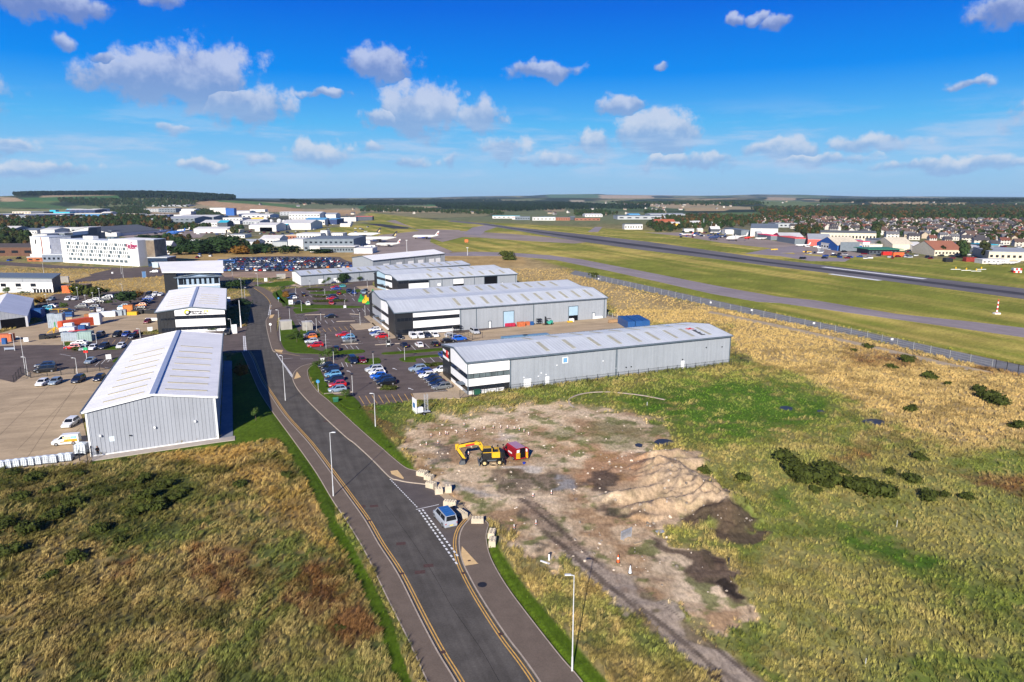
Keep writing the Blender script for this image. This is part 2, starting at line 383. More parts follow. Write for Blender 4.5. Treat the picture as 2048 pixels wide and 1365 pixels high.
AIR = [(1022,506),(1184,548),(1365,586),(1560,628),(1734,664),(1998,720),(2500,830),(2600,560),(2048,528),(1900,520),(1800,515),(1700,512),(1560,498),(1480,480),(1400,470),(1300,462),(1180,455),(1120,452),(1000,446),(880,440),(740,425),(720,430),(560,462),(655,472),(850,476),(860,500)]
FARP = [  # far land use: outline, colour
    ([(0,394),(30,395),(50,402),(0,404)], (.40,.29,.17)), ([(-400,404),(60,403),(120,412),(150,418),(0,414),(-400,412)], (.07,.13,.045)), ([(-400,413),(150,419),(140,424),(-400,424)], (.22,.22,.09)),
    ([(38,396),(110,394),(240,391),(240,399),(125,402),(60,402)], (.06,.14,.04)), ([(380,405),(420,402),(470,405),(520,410),(600,418),(610,421),(560,424),(480,421),(430,414)], (.42,.27,.15)),
    ([(430,400),(512,403),(600,412),(600,416),(500,408),(440,404)], (.09,.16,.05)), ([(615,424),(640,420),(700,420),(722,424),(714,431),(680,432),(630,428)], (.44,.29,.14)),
    ([(715,413),(780,412),(790,418),(740,421),(720,419)], (.05,.13,.035)), ([(750,400),(850,399),(860,410),(750,411)], (.10,.08,.06)), ([(855,405),(895,403),(890,412),(852,413)], (.07,.17,.05)),
    ([(803,414),(860,413),(864,418),(800,420)], (.36,.27,.15)), ([(1199,390),(1300,391),(1310,397),(1200,397)], (.42,.31,.20)), ([(1090,389),(1198,389),(1198,396),(1100,396)], (.08,.15,.07)),
    ([(1090,416),(1130,417),(1128,423),(1090,423)], (.34,.26,.15)), ([(1370,416),(1460,417),(1450,422),(1370,422)], (.38,.28,.15)), ([(1140,400),(1170,400),(1168,405),(1140,405)], (.36,.30,.20)),
    ([(1735,403),(1790,401),(1860,402),(1850,411),(1800,411),(1745,408)], (.38,.29,.16)), ([(1860,407),(1932,405),(1925,415),(1850,415)], (.34,.28,.15)), ([(1536,394),(1590,396),(1590,401),(1530,401)], (.36,.27,.17)),
    ([(1500,401),(1600,401),(1640,413),(1540,413)], (.13,.17,.07)), ([(1400,426),(1530,424),(1530,433),(1400,432)], (.10,.15,.05)), ([(1640,398),(1690,399),(1680,403),(1630,402)], (.37,.28,.16))]

def ground_colour(x, y, z):
    """earth and grass colour at a point, plus how grassy it is; far land gets fields and woods"""
    px, py = PX(x, y, z)
    n1 = fbm(x / 9, y / 9, 1); n2 = fbm(x / 2.2, y / 2.2, 5, 3); n3 = fbm(x / 40, y / 40, 9)
    k = np.clip((400 / np.maximum(y, 60)), 0.05, 6)      # px distortion follows distance
    wx = px + (fbm(x / 3.5, y / 3.5, 21, 3) - .5) * 54 * k * .35 ; wy = py + (fbm(x / 3.5, y / 3.5, 31, 3) - .5) * 36 * k * .35
    N = len(x); col = np.zeros((N, 3)); L = lambda a, b, t: a + (b - a) * t[:, None]
    c = lambda *q: np.array(q)
    col[:] = c(.20, .165, .065)
    col = L(col, c(.115, .135, .038), np.clip((n1 - .42) * 5, 0, 1)); col = L(col, c(.30, .22, .095), np.clip((n2 * .6 + n3 * .4 - .52) * 6, 0, 1))
    grass = np.ones(N); tall = np.ones(N)
    def paint(poly, cc, soft=5, amt=1.0, g=None, tl=None, brk=0.0, warp=True):
        nonlocal col, grass, tall
        m = inpoly(wx if warp else px, wy if warp else py, poly, soft) * amt
        if brk: m = m * np.clip(1 + (n2 - .55) * brk * 2, 0, 1)
        col = L(col, np.array(cc), m)
        if g is not None: grass = grass + (g - grass) * m
        if tl is not None: tall = tall + (tl - tall) * m
        return m
    paint(GOLD, (.345, .25, .115), 8, .92); col = np.where((inpoly(wx, wy, GOLD, 8) > .4)[:, None], col * (0.72 + .56 * n2)[:, None], col)
    paint([(-400,540),(360,540),(360,600),(-400,620)], (.36, .26, .11), 8, .9); paint(GOLD2, (.36, .23, .08), 18, .8)
    paint([(300,500),(1050,505),(1050,530),(700,545),(300,545)], (.36, .245, .10), 5, .9)
    m = paint([(1290,900),(1400,900),(1500,905),(1700,890),(2600,950),(2600,1420),(1500,1420),(1280,1260),(1250,1180),(1480,1240),(1470,1010)], (.185, .185, .055), 30, .6, tl=.5)
    for g_ in GREENS: paint(g_, (.10, .14, .022), 16, .8, tl=.5, brk=1.5)
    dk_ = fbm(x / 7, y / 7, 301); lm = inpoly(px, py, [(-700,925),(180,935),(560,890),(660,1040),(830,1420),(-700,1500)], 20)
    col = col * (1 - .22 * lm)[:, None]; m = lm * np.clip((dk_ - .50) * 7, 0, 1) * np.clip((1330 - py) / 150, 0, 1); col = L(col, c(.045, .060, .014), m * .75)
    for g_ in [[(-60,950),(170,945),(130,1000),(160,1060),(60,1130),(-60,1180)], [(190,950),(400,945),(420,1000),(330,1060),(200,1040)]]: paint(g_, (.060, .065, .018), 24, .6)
    for g_ in LUSH: paint(g_, (.05, .115, .010), 14, .85, tl=.3, brk=1.2)
    for g_ in BRACKEN: paint(g_, (.125, .058, .028), 14, .85, brk=1.0)
    paint(BROWN, (.16, .10, .04), 4, .8)
    d = paint(DIRT, (.50, .36, .23), 9, 1, g=0.0, tl=0.3)
    dn = fbm(x / 5, y / 5, 41); dm = fbm(x / 1.1, y / 1.1, 43, 3); sel = d > .3
    dc = np.outer(0.80 + .38 * dm, [.52, .38, .235]); dc = L(dc, c(.64, .50, .33), np.clip((dn - .53) * 9, 0, .8)); dc = L(dc, c(.34, .21, .11), np.clip((.46 - dn) * 9, 0, .8))
    dc = L(dc, c(.13, .15, .04), np.clip((fbm(x / 2.2, y / 2.2, 51) - .56 - .25 * np.clip(d - .97, -1, 0)) * 8, 0, .8))
    col[sel] = col[sel] * (1 - d[sel, None]) + dc[sel] * d[sel, None]
    paint([(1170,900),(1215,895),(1290,905),(1275,960),(1230,985),(1180,975),(1165,930)], (.36, .19, .095), 10, .75)
    paint([(1195,985),(1300,925),(1330,905),(1392,912),(1410,950),(1470,1020),(1400,1032),(1290,1040),(1230,1010)], (.43, .31, .195), 10, .8, g=0.0)
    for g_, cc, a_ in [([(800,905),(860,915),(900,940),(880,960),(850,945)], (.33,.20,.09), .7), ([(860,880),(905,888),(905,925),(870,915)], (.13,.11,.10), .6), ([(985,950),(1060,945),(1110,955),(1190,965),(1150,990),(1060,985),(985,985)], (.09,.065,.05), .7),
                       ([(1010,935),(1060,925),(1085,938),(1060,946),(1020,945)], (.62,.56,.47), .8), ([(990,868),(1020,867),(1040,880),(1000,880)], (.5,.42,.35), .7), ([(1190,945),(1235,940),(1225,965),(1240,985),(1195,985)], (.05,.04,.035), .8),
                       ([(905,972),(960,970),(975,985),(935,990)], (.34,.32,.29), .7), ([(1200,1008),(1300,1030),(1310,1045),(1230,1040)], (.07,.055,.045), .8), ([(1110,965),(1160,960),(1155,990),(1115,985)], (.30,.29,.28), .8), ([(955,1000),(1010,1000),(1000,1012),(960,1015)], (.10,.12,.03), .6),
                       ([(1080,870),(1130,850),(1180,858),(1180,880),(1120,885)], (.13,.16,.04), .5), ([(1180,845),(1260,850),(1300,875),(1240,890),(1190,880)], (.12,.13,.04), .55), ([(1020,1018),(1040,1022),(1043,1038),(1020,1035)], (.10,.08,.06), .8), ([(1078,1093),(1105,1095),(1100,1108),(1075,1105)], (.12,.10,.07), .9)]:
        paint(g_, cc, 6, a_, g=0.0)
    paint(TRACK, (.21, .15, .11), 6, .7, g=0.0, warp=False)
    tr = abs(np.sin((px - py * 1.0) * .11)); 
    paint(TRACK_GREY, (.40, .32, .245), 5, .85, g=0.0)
    m = inpoly(px, py, TRACK, 6); st = fbm((x * .454 - y * .891) / 16, (x * .891 + y * .454) / .9, 77, 3); col = np.where((m > .4)[:, None], L(col, c(.075, .055, .042), np.clip((st - .57) * 8, 0, .7)), col)
    for g_ in (SOIL1, SOIL2): paint(g_, (.085, .058, .042), 6, .9, g=0.0)
    paint(BURNT, (.022, .017, .014), 6, .9, g=0.0)
    for pp in (P_LAWN_SW, P_VERGE_E, P_VERGE_N): paint(pp, (.055, .10, .004), 1.5 if pp is P_LAWN_SW else 4, .95, tl=0.05, warp=False)
    # airfield grass, mown in bands
    a = inpoly(px, py, AIR, 2); band = fbm(x / 60, y / 60, 61) * .5 + .5 * fbm((x * .323 - y * .946) / 160, (x * .946 + y * .323) / 6.0, 63, 3)
    ac = L(np.tile(c(.20, .215, .03), (N, 1)), c(.46, .36, .09), np.clip((band - .44) * 5, 0, 1)); col = col * (1 - a[:, None]) + ac * a[:, None]; grass = grass * (1 - a)
    # distant farmland: jittered cells, each one crop
    far = np.nonzero(y > 900)[0]
    if len(far):
        X = x[far] + 60 * fbm(x[far] / 300, y[far] / 300, 71); Y = y[far] * .55; best = np.full(len(far), 1e9); idv = np.zeros(len(far)); sec = np.full(len(far), 1e9)
        gx = np.floor(X / 330); gy = np.floor(Y / 330)
        for i in (-1, 0, 1):
            for j in (-1, 0, 1):
                cx_ = gx + i; cy_ = gy + j; ox = (cx_ + .15 + .7 * hash2(cx_, cy_, 3)) * 330; oy = (cy_ + .15 + .7 * hash2(cx_, cy_, 4)) * 330
                dd = np.abs(X - ox) + np.abs(Y - oy) * 1.1; nw = dd < best; sec = np.where(nw, best, np.minimum(sec, dd)); idv = np.where(nw, hash2(cx_, cy_, 5), idv); best = np.where(nw, dd, best)
        pal = np.array([[.08,.125,.045],[.12,.16,.055],[.22,.20,.10],[.36,.27,.16],[.14,.13,.07],[.025,.04,.02],[.07,.10,.04],[.32,.26,.15],[.03,.045,.022],[.15,.17,.08]])
        fc = pal[(idv * 9.99).astype(int)]; fc = L(fc, c(.025, .04, .02), np.clip(1 - (sec - best) / 22, 0, 1) * .8)
        wood = np.clip((fbm(x[far] / 420, y[far] / 700, 81) - .50) * 14, 0, 1); fc = L(fc, c(.02, .034, .016), wood)
        hp = PX(x[far], y[far], z[far]); wxx = hp[0] + (fbm(x[far] / 60, y[far] / 60, 83) - .5) * 8
        for pl, cc in FARP: fc = L(fc, np.array(cc), inpoly(wxx, hp[1], pl, .6))
        b = np.clip((y[far] - 900) / 500, 0, 1) * (1 - a[far]); col[far] = col[far] * (1 - b[:, None]) + fc * b[:, None]; grass[far] *= (1 - b)
    # town and works ground
    for pl, cc in [([(-500,432),(730,428),(740,445),(560,470),(300,480),(-500,520)], (.17,.16,.13)), ([(1100,428),(1400,440),(1480,470),(1800,512),(2700,545),(2700,446),(1530,440)], (.15,.15,.09))]:
        mm = inpoly(px, py, pl, 2) * .8; col = L(col, np.array(cc) , mm * (.4 + .6 * (n3 > .5))); grass *= 1 - mm
    # the air's long view: nothing else
    gb_ = (1 + .16 * grass)[:, None]; return col * gb_ * (0.84 + .32 * fbm(x / .8, y / .8, 91, 2))[:, None], grass, tall

MOUNDS = [  # spoil heaps: x0,y0 -> x1,y1 along the crest in pixels, half width m, height m
    (1325,945,1378,985,4.4,3.2), (1378,985,1448,1022,4.6,3.4), (1225,1000,1345,980,1.8,1.6), (1290,1024,1400,1006,2.4,1.9), (1300,916,1360,912,2.0,1.5), (1330,930,1400,930,2.4,1.5), (1400,1100,1470,1170,2.2,.5)]
def relief(x, y):
    """small ups and downs near us, and the spoil heaps"""
    h = np.zeros_like(x)
    s = (y < 260)
    xs, ys = x[s], y[s]; hs = (fbm(xs / 6, ys / 6, 101) - .35) * .55
    for x0, y0, x1, y1, w, hh in MOUNDS:
        a = G(x0, y0); b = G(x1, y1); ex, ey = b.x - a.x, b.y - a.y; L2 = ex * ex + ey * ey
        t = np.clip(((xs - a.x) * ex + (ys - a.y) * ey) / L2, 0, 1); d = np.hypot(xs - a.x - t * ex, ys - a.y - t * ey)
        dn = d / w + (fbm(xs / 1.6, ys / 1.6, 103) - .5) * .7
        hs = np.maximum(hs, hh * .85 * np.clip(1 - np.maximum(dn, 0) * .75, 0, 1) * (.75 + .5 * fbm(xs / .9, ys / .9, 107, 2)))
    h[s] = hs * np.clip((260 - ys) / 60, 0, 1); return h
def hardmask(x, y, margin=0.6):
    m = np.zeros(len(x), bool)
    for pl in HARD:
        P_ = np.array(pl); x0, y0 = P_.min(0) - margin; x1, y1 = P_.max(0) + margin
        sel = np.nonzero((x > x0) & (x < x1) & (y > y0) & (y < y1) & ~m)[0]
        if not len(sel): continue
        m[sel] = inpoly(x[sel], y[sel], pl, margin) > 0.002
    return m
def build_ground():
    ys = [16.0]
    while ys[-1] < 16000:
        d = ys[-1]; ys.append(d + min(d * d / (F * H) * 2.1 if d > 45 else .35 * d ** .5, max(d * .014, .1)))
    ys = np.array(ys); us = np.concatenate([np.linspace(-1.9, -.86, 50)[:-1], np.linspace(-.86, .86, 500), np.linspace(.86, 1.9, 50)[1:]])
    Y, U = np.meshgrid(ys, us, indexing='ij'); X = U * (Y + 6); ny, nx = X.shape
    x = X.ravel(); y = Y.ravel(); z = terrain(x, y)
    col, grass, tall = ground_colour(x, y, z)
    hm = hardmask(x, y); rel = relief(x, y)
    g = np.where(hm, -.06, np.maximum(rel, -.05) + .0); g = np.where(y > 420, np.where(hm, -.10, .0), g)
    lawn = np.maximum.reduce([inpoly(*PX(x, y), pp, 3) for pp in (P_LAWN_SW, P_VERGE_E, P_VERGE_N)]); g = np.where((lawn > .3) & ~hm, .10, g)
    z = z + g
    me = bpy.data.meshes.new('ground'); n = nx * ny
    me.vertices.add(n); me.vertices.foreach_set('co', np.stack([x, y, z], 1).ravel())
    idx = np.arange(n).reshape(ny, nx); q = np.stack([idx[:-1, :-1], idx[:-1, 1:], idx[1:, 1:], idx[1:, :-1]], -1).reshape(-1, 4)
    me.loops.add(q.size); me.loops.foreach_set('vertex_index', q.ravel()); me.polygons.add(len(q)); me.polygons.foreach_set('loop_start', np.arange(0, q.size, 4))
    me.polygons.foreach_set('loop_total', np.full(len(q), 4)); me.polygons.foreach_set('use_smooth', np.ones(len(q), bool)); me.update()
    at = me.color_attributes.new('soil_and_grass', 'FLOAT_COLOR', 'POINT'); at.data.foreach_set('color', np.concatenate([np.clip(col, 0, 1), np.ones((n, 1))], 1).ravel())
    m = bpy.data.materials.new('ground'); m.use_nodes = True; t = NT(m.node_tree); b = t.n['Principled BSDF']; b.inputs['Roughness'].default_value = .95; b.inputs['Specular IOR Level'].default_value = .1
    a = t.n.new('ShaderNodeAttribute'); a.attribute_name = 'soil_and_grass'; pos = t.n.new('ShaderNodeNewGeometry').outputs['Position']
    st = t.vec('MULTIPLY', pos, (1.0, .45, 1)); k = t.math('MULTIPLY', t.remap(t.noise(st, 2.2, 6, .7), .3, .72, .70, 1.3), t.remap(t.noise(pos, .05, 5, .6), .35, .65, .86, 1.14))
    v = t.vec('SCALE', a.outputs['Color']); t.link(k, v.node.inputs[3]); t.link(v, b.inputs['Base Color'])
    bp = t.n.new('ShaderNodeBump'); bp.inputs['Strength'].default_value = .6; bp.inputs['Distance'].default_value = .12
    t.link(t.noise(pos, 1.6, 8, .7), bp.inputs['Height']); t.link(bp.outputs[0], b.inputs['Normal'])
    me.materials.append(m); o = obj('ground', me); o['kind'] = 'structure'; return o

# ---------------------------------------------------------------- hard surfaces
m_road = M('asphalt', (.100, .091, .080), .85, .16, .35, bump=.2, fine=.12, streak=(111, .9, .035, .13))
m_lot = M('car_park_asphalt', (.125, .100, .090), .85, .14, .2, fine=.1, streak=(24, .5, .05, .1))
m_path = M('footway_asphalt', (.162, .126, .098), .85, .08, .5, fine=.1)
m_conc = M('yard_concrete', (.43, .33, .215), .9, .10, .12, fine=.06, streak=(20, .35, .06, .14))
m_pave = M('paving', (.42, .33, .23), .9, .08, .4)
m_kerb = M('kerb_stone', (.42, .35, .28), .85, .12, 1.5)
m_yel = M('yellow_paint', (.62, .36, .09), .7, .18, 2.0)
m_whi = M('white_paint', (.74, .74, .72), .7, .12, 2.0)
m_tact = M('tactile_paving', (.68, .47, .23), .85, .08, 2.0)
m_taxi = M('taxiway_asphalt', (.275, .235, .24), .85, .10, .03, fine=.06, streak=(-60, .25, .01, .1))
m_apron = M('apron_concrete', (.29, .235, .205), .88, .14, .02, fine=.06)
m_run = M('runway_asphalt', (.155, .145, .15), .85, .14, .02, fine=.06, streak=(-71, .2, .006, .14))
m_rub = M('tyre_rubber_marks', (.06, .057, .063), .85, .2, .05)
m_grass = M('mown_grass', (.060, .105, .006), .95, .25, .5, fine=.3, bump=.5)
m_iron = M('rusty_iron', (.09, .055, .05), .8, .2, 3.0)
m_water = M('puddle_water', (.03, .035, .045), .35, .1, 1.0, spec=.25)

road = sheet('main_road', rl + rr[::-1], 0.0, m_road, .3)
# side mouth in front of the digger, with the silver people carrier
mouth = [(776,952),(796,960),(813,964),(838,967),(856,969),(872,978),(895,992),(925,1008),(945,1030),(935,1042),(923,1056),(916,1082),(920,1117),(880,1062),(830,1006)]
sheet('side_road_mouth', gp(mouth), .004, M('mouth_asphalt', (.115, .098, .092), .85, .12, .4), .3)
slab = [(854,969),(878,976),(925,1008),(944,1032),(936,1041),(905,1012),(880,990)]
sheet('broken_concrete_slab', gp(slab), .03, m_conc, .2)
fw_l_in = [(1010,1540),(960,1450),(912,1362),(876.7,1304),(840.8,1236),(796.3,1147),(758.7,1089),(731.4,1041),(702.4,1000),(660,942),(618.2,886),(570.3,832),(542.6,791.6),(521,757.4),(506.7,720.5),(496.4,702)]
fw_l_out = [(944,1540),(900,1450),(854.5,1362),(813.5,1273),(772.4,1191),(731.4,1106),(697,1048),(664.8,1000),(634,948),(600,899),(568,855),(541,818),(520,785),(505,752),(492,722),(484,704)]
a_ = dense(fw_l_in, 4); b_ = dense(fw_l_out, 4)
footway = sheet('footway', a_ + b_[::-1], .10, m_path, .35, label='dark pavement along the west side of the main road')
fw_r_in = [(1190,1540),(1130,1450),(1076.6,1362),(1045.9,1318),(1008,1268),(960.4,1195),(933,1145),(921,1115),(917,1082),(924,1056.4),(941,1036)]
fw_r_out = [(1290,1540),(1222,1450),(1162,1362),(1121,1314.5),(1059.5,1236),(1011.7,1171),(981,1116),(972.4,1078.6),(974,1062),(976,1048),(958,1034)]
a2 = dense(fw_r_in, 4); b2 = dense(fw_r_out, 4)
sheet('footway', a2 + b2[::-1], .10, m_path, .35, label='dark pavement in the foreground east of the main road')
fw_n_in = [(856,969),(838,967),(813,964),(796,960),(780,954),(745,919),(710,887),(690.6,872.3),(635.8,821.5),(600.6,784.3),(588.9,765.7),(586.5,755),(590,744),(604,733),(625,727)]
fw_n_out = [(858,961),(835,943.6),(810.8,936),(780,911.5),(765,898),(750.3,886),(704.3,845),(657.4,802),(635.8,784.3),(620,762.8),(615.3,747),(616,740),(620,735),(626,731),(635,728)]
a3 = dense(fw_n_in, 4); b3 = dense(fw_n_out, 4)
sheet('footway', a3 + b3[::-1], .10, m_path, .35, label='dark pavement past the nearest car park')
fw_m_in = [(552,704.7),(545.6,700),(539.4,679.7),(534,656),(533,640.6),(540,631)]
fw_m_out = [(600,712),(575,704),(563,693),(556,675),(553,655),(556,638),(563,628)]
a4 = dense(fw_m_in, 4); b4 = dense(fw_m_out, 4)
sheet('footway', a4 + b4[::-1], .10, m_path, .3, label='dark pavement beside the two utility boxes')
b5 = dense([(540,620),(543,611),(541,603),(530,590),(514,579),(501,571)], 4); b6 = dense([(572,612),(566,601),(556,593),(540,583),(520,573),(505,567)], 4)
sheet('footway', b5 + b6[::-1], .10, m_path, .3, label='dark pavement at the far bend of the main road')
# kerbs: pale stones standing a little proud
for pts, sgn in ((a_, 1), (a2, -1), (a3, -1 if False else 1), (a4, 1)):
    kb = MB(); pts_ = [Vector(p) for p in pts]; ribbon(kb, pts_, 0, .16 if sgn > 0 else -.16, .118, .13)
    tag(kb.build('kerb', m_kerb), kind='structure')
for pts in (b2, b_, b3): tag(ribbon(MB(), [Vector(p) for p in pts], -.05, .06, .125, .1).build('edging', m_kerb), kind='structure')
# double yellow lines
def lines(name, pts, offs, w, z, mat, kind='structure'):
    mb = MB(); pts = [Vector(p) for p in pts]
    for o in offs: ribbon(mb, pts, o - w / 2, o + w / 2, z)
    return tag(mb.build(name, mat), kind=kind)
lines('yellow_lines', a_, (-.35, -.65), .13, .010, m_yel)
lines('yellow_lines', dense(fw_r_in, 4), (.35, .65), .13, .010, m_yel)
lines('yellow_lines', dense([(870,980),(852,969),(830,966),(813,964),(780,954),(745,919),(710,887),(690.6,872.3),(635.8,821.5),(600.6,784.3),(588.9,765.7),(586.5,755),(590,744),(604,733)][1:], 4), (-.35, -.65), .13, .012, m_yel)
lines('yellow_lines', dense([(560,708),(552,704.7),(545.6,700),(539.4,679.7),(534,656),(533,640.6),(540,631)], 4), (-.4, -.75), .15, .012, m_yel)
lines('yellow_lines', dense([(542,618),(543,611),(541,603),(530,590),(514,579),(501,571)], 4), (.4,), .2, .012, m_yel)
def tri_patch(pts): sheet('tactile_paving', gp(pts, .10), .106, m_tact, .006, hard=False)
for q in ([(923.6,1092),(955,1126),(957,1127),(928,1131.6),(922,1112)], [(780.8,942),(795,940),(808,956),(806,958),(783,948)], [(594,743),(602,754),(596,756),(588,758)], [(549,699),(566,700),(564,705),(553,703)], [(541,630),(549,629),(545,636),(538,637)]):
    tri_patch(q)
ac = G(938.5, 1121, .11); MB().box((ac.x, ac.y, .107), (.35, .3, .01), .3).build('access_cover', m_iron)['kind'] = 'structure'
ac = G(964.5, 1169, .11); MB().tube((ac.x, ac.y, .09), (ac.x, ac.y, .112), .55, n=16).build('access_cover', M('dark_iron', (.02, .02, .022), .6))['kind'] = 'structure'
# give way dashes, each its own strip
gw = tag(obj('give_way_markings', None), kind='structure')
def dashes(p0, p1, n, w, parent, z=.012, duty=.6, name='dash'):
    a = G(*p0); b = G(*p1); d = (b - a); L_ = d.length / n; d.normalize(); s_ = Vector((-d.y, d.x, 0)) * (w / 2)
    me = MB().face([(-s_.x, -s_.y, 0), (d.x * L_ * duty - s_.x, d.y * L_ * duty - s_.y, 0), (d.x * L_ * duty + s_.x, d.y * L_ * duty + s_.y, 0), (s_.x, s_.y, 0)]).mesh(name, m_whi)
    for i in range(n): obj(name, me, parent, (a.x + d.x * L_ * i, a.y + d.y * L_ * i, z))
dashes((838,1020), (916,1131), 18, .26, gw); dashes((845,1019), (917.5,1115), 16, .26, gw); dashes((780,958), (836,1016), 17, .16, gw)
ta, tb = G(832, 1019), G(878, 1009); d_ = (tb - ta).normalized(); s_ = Vector((-d_.y, d_.x, 0)) * .07
MB().face([ta - s_ + Vector((0, 0, .012)), tb - s_ + Vector((0, 0, .012)), tb + s_ + Vector((0, 0, .012)), ta + s_ + Vector((0, 0, .012))]).build('line', m_whi, gw)
gw2 = tag(obj('give_way_markings', None), kind='structure')
dashes((553,707), (585,755), 20, .3, gw2, duty=.75); dashes((562,720), (586,752), 15, .3, gw2, duty=.75)
dashes((490,672), (493,708), 8, .3, gw2, duty=.92); dashes((487,672), (489,708), 8, .3, gw2, duty=.92); dashes((543,610), (540,633), 7, .3, gw2, duty=.85); dashes((541,607), (537,631), 7, .3, gw2, duty=.85)
# centre seam, patches
sm = MB(); ribbon(sm, [Vector(p) for p in dense([(1000,1365),(960,1295),(905,1215),(868,1150),(830,1090),(800,1048),(770,1010)], 4)], -.02, .02, .006)
tag(sm.build('road_seam', M('seam', (.025, .023, .023), .9)), kind='structure')
for q in [(724,1013,1.0),(748,1012,1.2),(802,1087,1.2),(857,1131,1.2),(840,1144,1.25),(655,842,1.4)]:
    g = G(q[0], q[1]); MB().box((g.x, g.y, -.02), (q[2], .75, .028), R(10)).build('patched_manhole', m_iron)['kind'] = 'structure'
for q in [(731.4,1041),(796,1147),(877,1304)]:
    g = G(q[0] + 3, q[1]); MB().box((g.x + .3, g.y, -.02), (.5, .45, .035), R(25)).build('gully_grate', m_iron)['kind'] = 'structure'
for q in [(934,1146),(1009,1268)]:
    g = G(q[0] - 3, q[1]); MB().box((g.x - .25, g.y, -.02), (.5, .45, .035), R(25)).build('gully_grate', m_iron)['kind'] = 'structure'

# ---- car parks, yards and lanes
def flat(name, pts, z, mat, label=None, smooth=0): 
    q = gp(pts)
    if smooth: q = [tuple(p) for p in catmull(q, smooth, True)]
    return sheet(name, [tuple(p) for p in q], z, mat, .3, label=label)
flat('car_park', [(552,704.7),(583,750),(590,742),(625,727),(637,737),(667,789),(713,792),(720,812),(835,802),(925,795),(955,792),(902,733),(886,720),(884,700),(1000,690),(1000,680),(930,650),(800,690),(740,620),(746,560),(700,568),(606,575),(570,578),(556,586),(573,600),(568,610),(542,612),(541,632),(556,636),(575,640),(590,660),(598,690),(560,705)], .002, m_lot, 'brown grey car park east of the main road')
flat('car_park', [(545,703),(560,640),(606,576),(1034,573),(1245,637),(1300,650),(1290,668),(1000,700),(950,791),(722,811),(637,737)], -.012, m_lot)
flat('car_park', [(330,660),(497,652),(497,704),(330,700)], -.012, m_lot)
flat('far_lane', [(566,574),(606,573),(760,563),(745,556),(606,568),(560,568),(500,563),(460,553),(330,541),(300,533),(240,537),(150,560),(150,566),(250,556),(330,552),(440,562),(480,571)], -.004, m_lot, 'grey lane crossing behind the offices')
flat('white_path', [(537,563),(560,566),(585,568),(606,573),(598,575),(580,570),(560,568.5),(538,567)], .05, m_pave)
flat('yard', [(1000,690),(1240,640),(1236,634),(1213,633),(905,668),(900,665),(860,668),(880,684),(930,672)], .02, m_conc, 'pale concrete yard between the long sheds')
flat('yard', [(905,668),(1213,632),(1245,636),(1300,650),(1290,668),(1000,700)], .016, m_conc)
flat('paving', [(738,631),(790,672),(792,676),(777,677),(728,633)], .08, m_pave)
flat('paving', [(700,648),(746,646),(756,656),(712,660),(706,655)], .08, m_pave)
flat('paving', [(892,735),(945,790),(920,797),(830,799),(825,787),(897,783),(870,757)], .08, m_pave)
flat('paving', [(790,672),(870,668),(900,664),(905,672),(860,678),(800,680)], .08, m_pave)
flat('paving', [(760,576),(792,588),(800,596),(770,596),(730,585),(712,573),(745,571)], .02, m_conc)
flat('yard', [(-160,720),(28,765),(60,742),(200,735),(225,740),(170,815),(163,830),(184,918),(178,926),(0,939),(-330,990),(-330,800)], .012, m_conc, 'broad sandy concrete yard left of the nearest white roofed shed')
flat('yard', [(-120,700),(95,640),(125,610),(250,620),(322,618),(318,660),(240,672),(190,680),(120,690),(60,690),(0,692)], .012, m_conc, 'littered concrete storage yard behind the lamps')
flat('car_park', [(-300,745),(-100,712),(0,690),(60,690),(120,690),(240,670),(330,668),(360,664),(330,700),(210,740),(60,742),(28,765),(-160,745)], .006, m_lot, 'asphalt lane and parking left of the white roofed shed')
flat('car_park', [(85,600),(110,588),(250,582),(345,586),(330,628),(300,628),(130,620),(90,645),(60,620)], .014, m_lot, 'asphalt car park behind the storage yard')
flat('side_lane', [(439,682),(491,671),(497,702),(440,709)], .004, m_lot, 'short lane joining the main road from the west')
flat('side_lane', [(455,600),(503,592),(503.5,607),(460,612)], .004, m_lot)
flat('paving', [(184,914),(440,877),(470,872),(470,880),(440,884),(184,922)], .06, M('pale_slab', (.42, .37, .32), .9, .1, .5))
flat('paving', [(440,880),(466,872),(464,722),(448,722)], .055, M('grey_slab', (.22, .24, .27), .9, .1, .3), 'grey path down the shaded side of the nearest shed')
for q in ([(575,640),(584,640),(596,662),(606,672),(612,690),(640,702),(680,706),(654,709),(620,707),(590,706),(572,700),(563,685),(560,665),(562,648)],
          [(545,590),(552,583),(558,592),(566,600),(578,612),(592,612),(574,610),(562,606)], [(552,584),(562,580),(568,592),(580,602),(584,610),(570,608),(556,596)],
          [(617,737),(632,727),(640,740),(668,790),(700,790),(722,812),(700,818),(672,800),(648,788),(626,764)], [(667,704),(700,700),(726,700),(728,705),(700,708),(668,709)],
          [(702,712),(735,718),(757,716),(760,727),(735,729),(690,724)], [(720,579),(715,585),(640,588),(620,585),(700,580)], [(804,716),(880,709),(882,713),(833,717),(832,724),(806,723)],
          [(600,609),(720,613),(705,616),(600,616)], [(765,706),(800,703),(890,696),(885,701),(780,709)], [(512,570),(575,562),(590,568),(560,573),(520,573)],
          [(590,617),(640,620),(600,627),(590,625)], [(128,690),(180,698),(235,699),(240,694),(160,688),(135,684)], [(225,724),(236,715),(240,722)]):
    flat('lawn', q, .11, m_grass, smooth=3)
flat('lawn', [(600,660),(612,660),(640,668),(640,674),(600,676)], .10, m_grass)
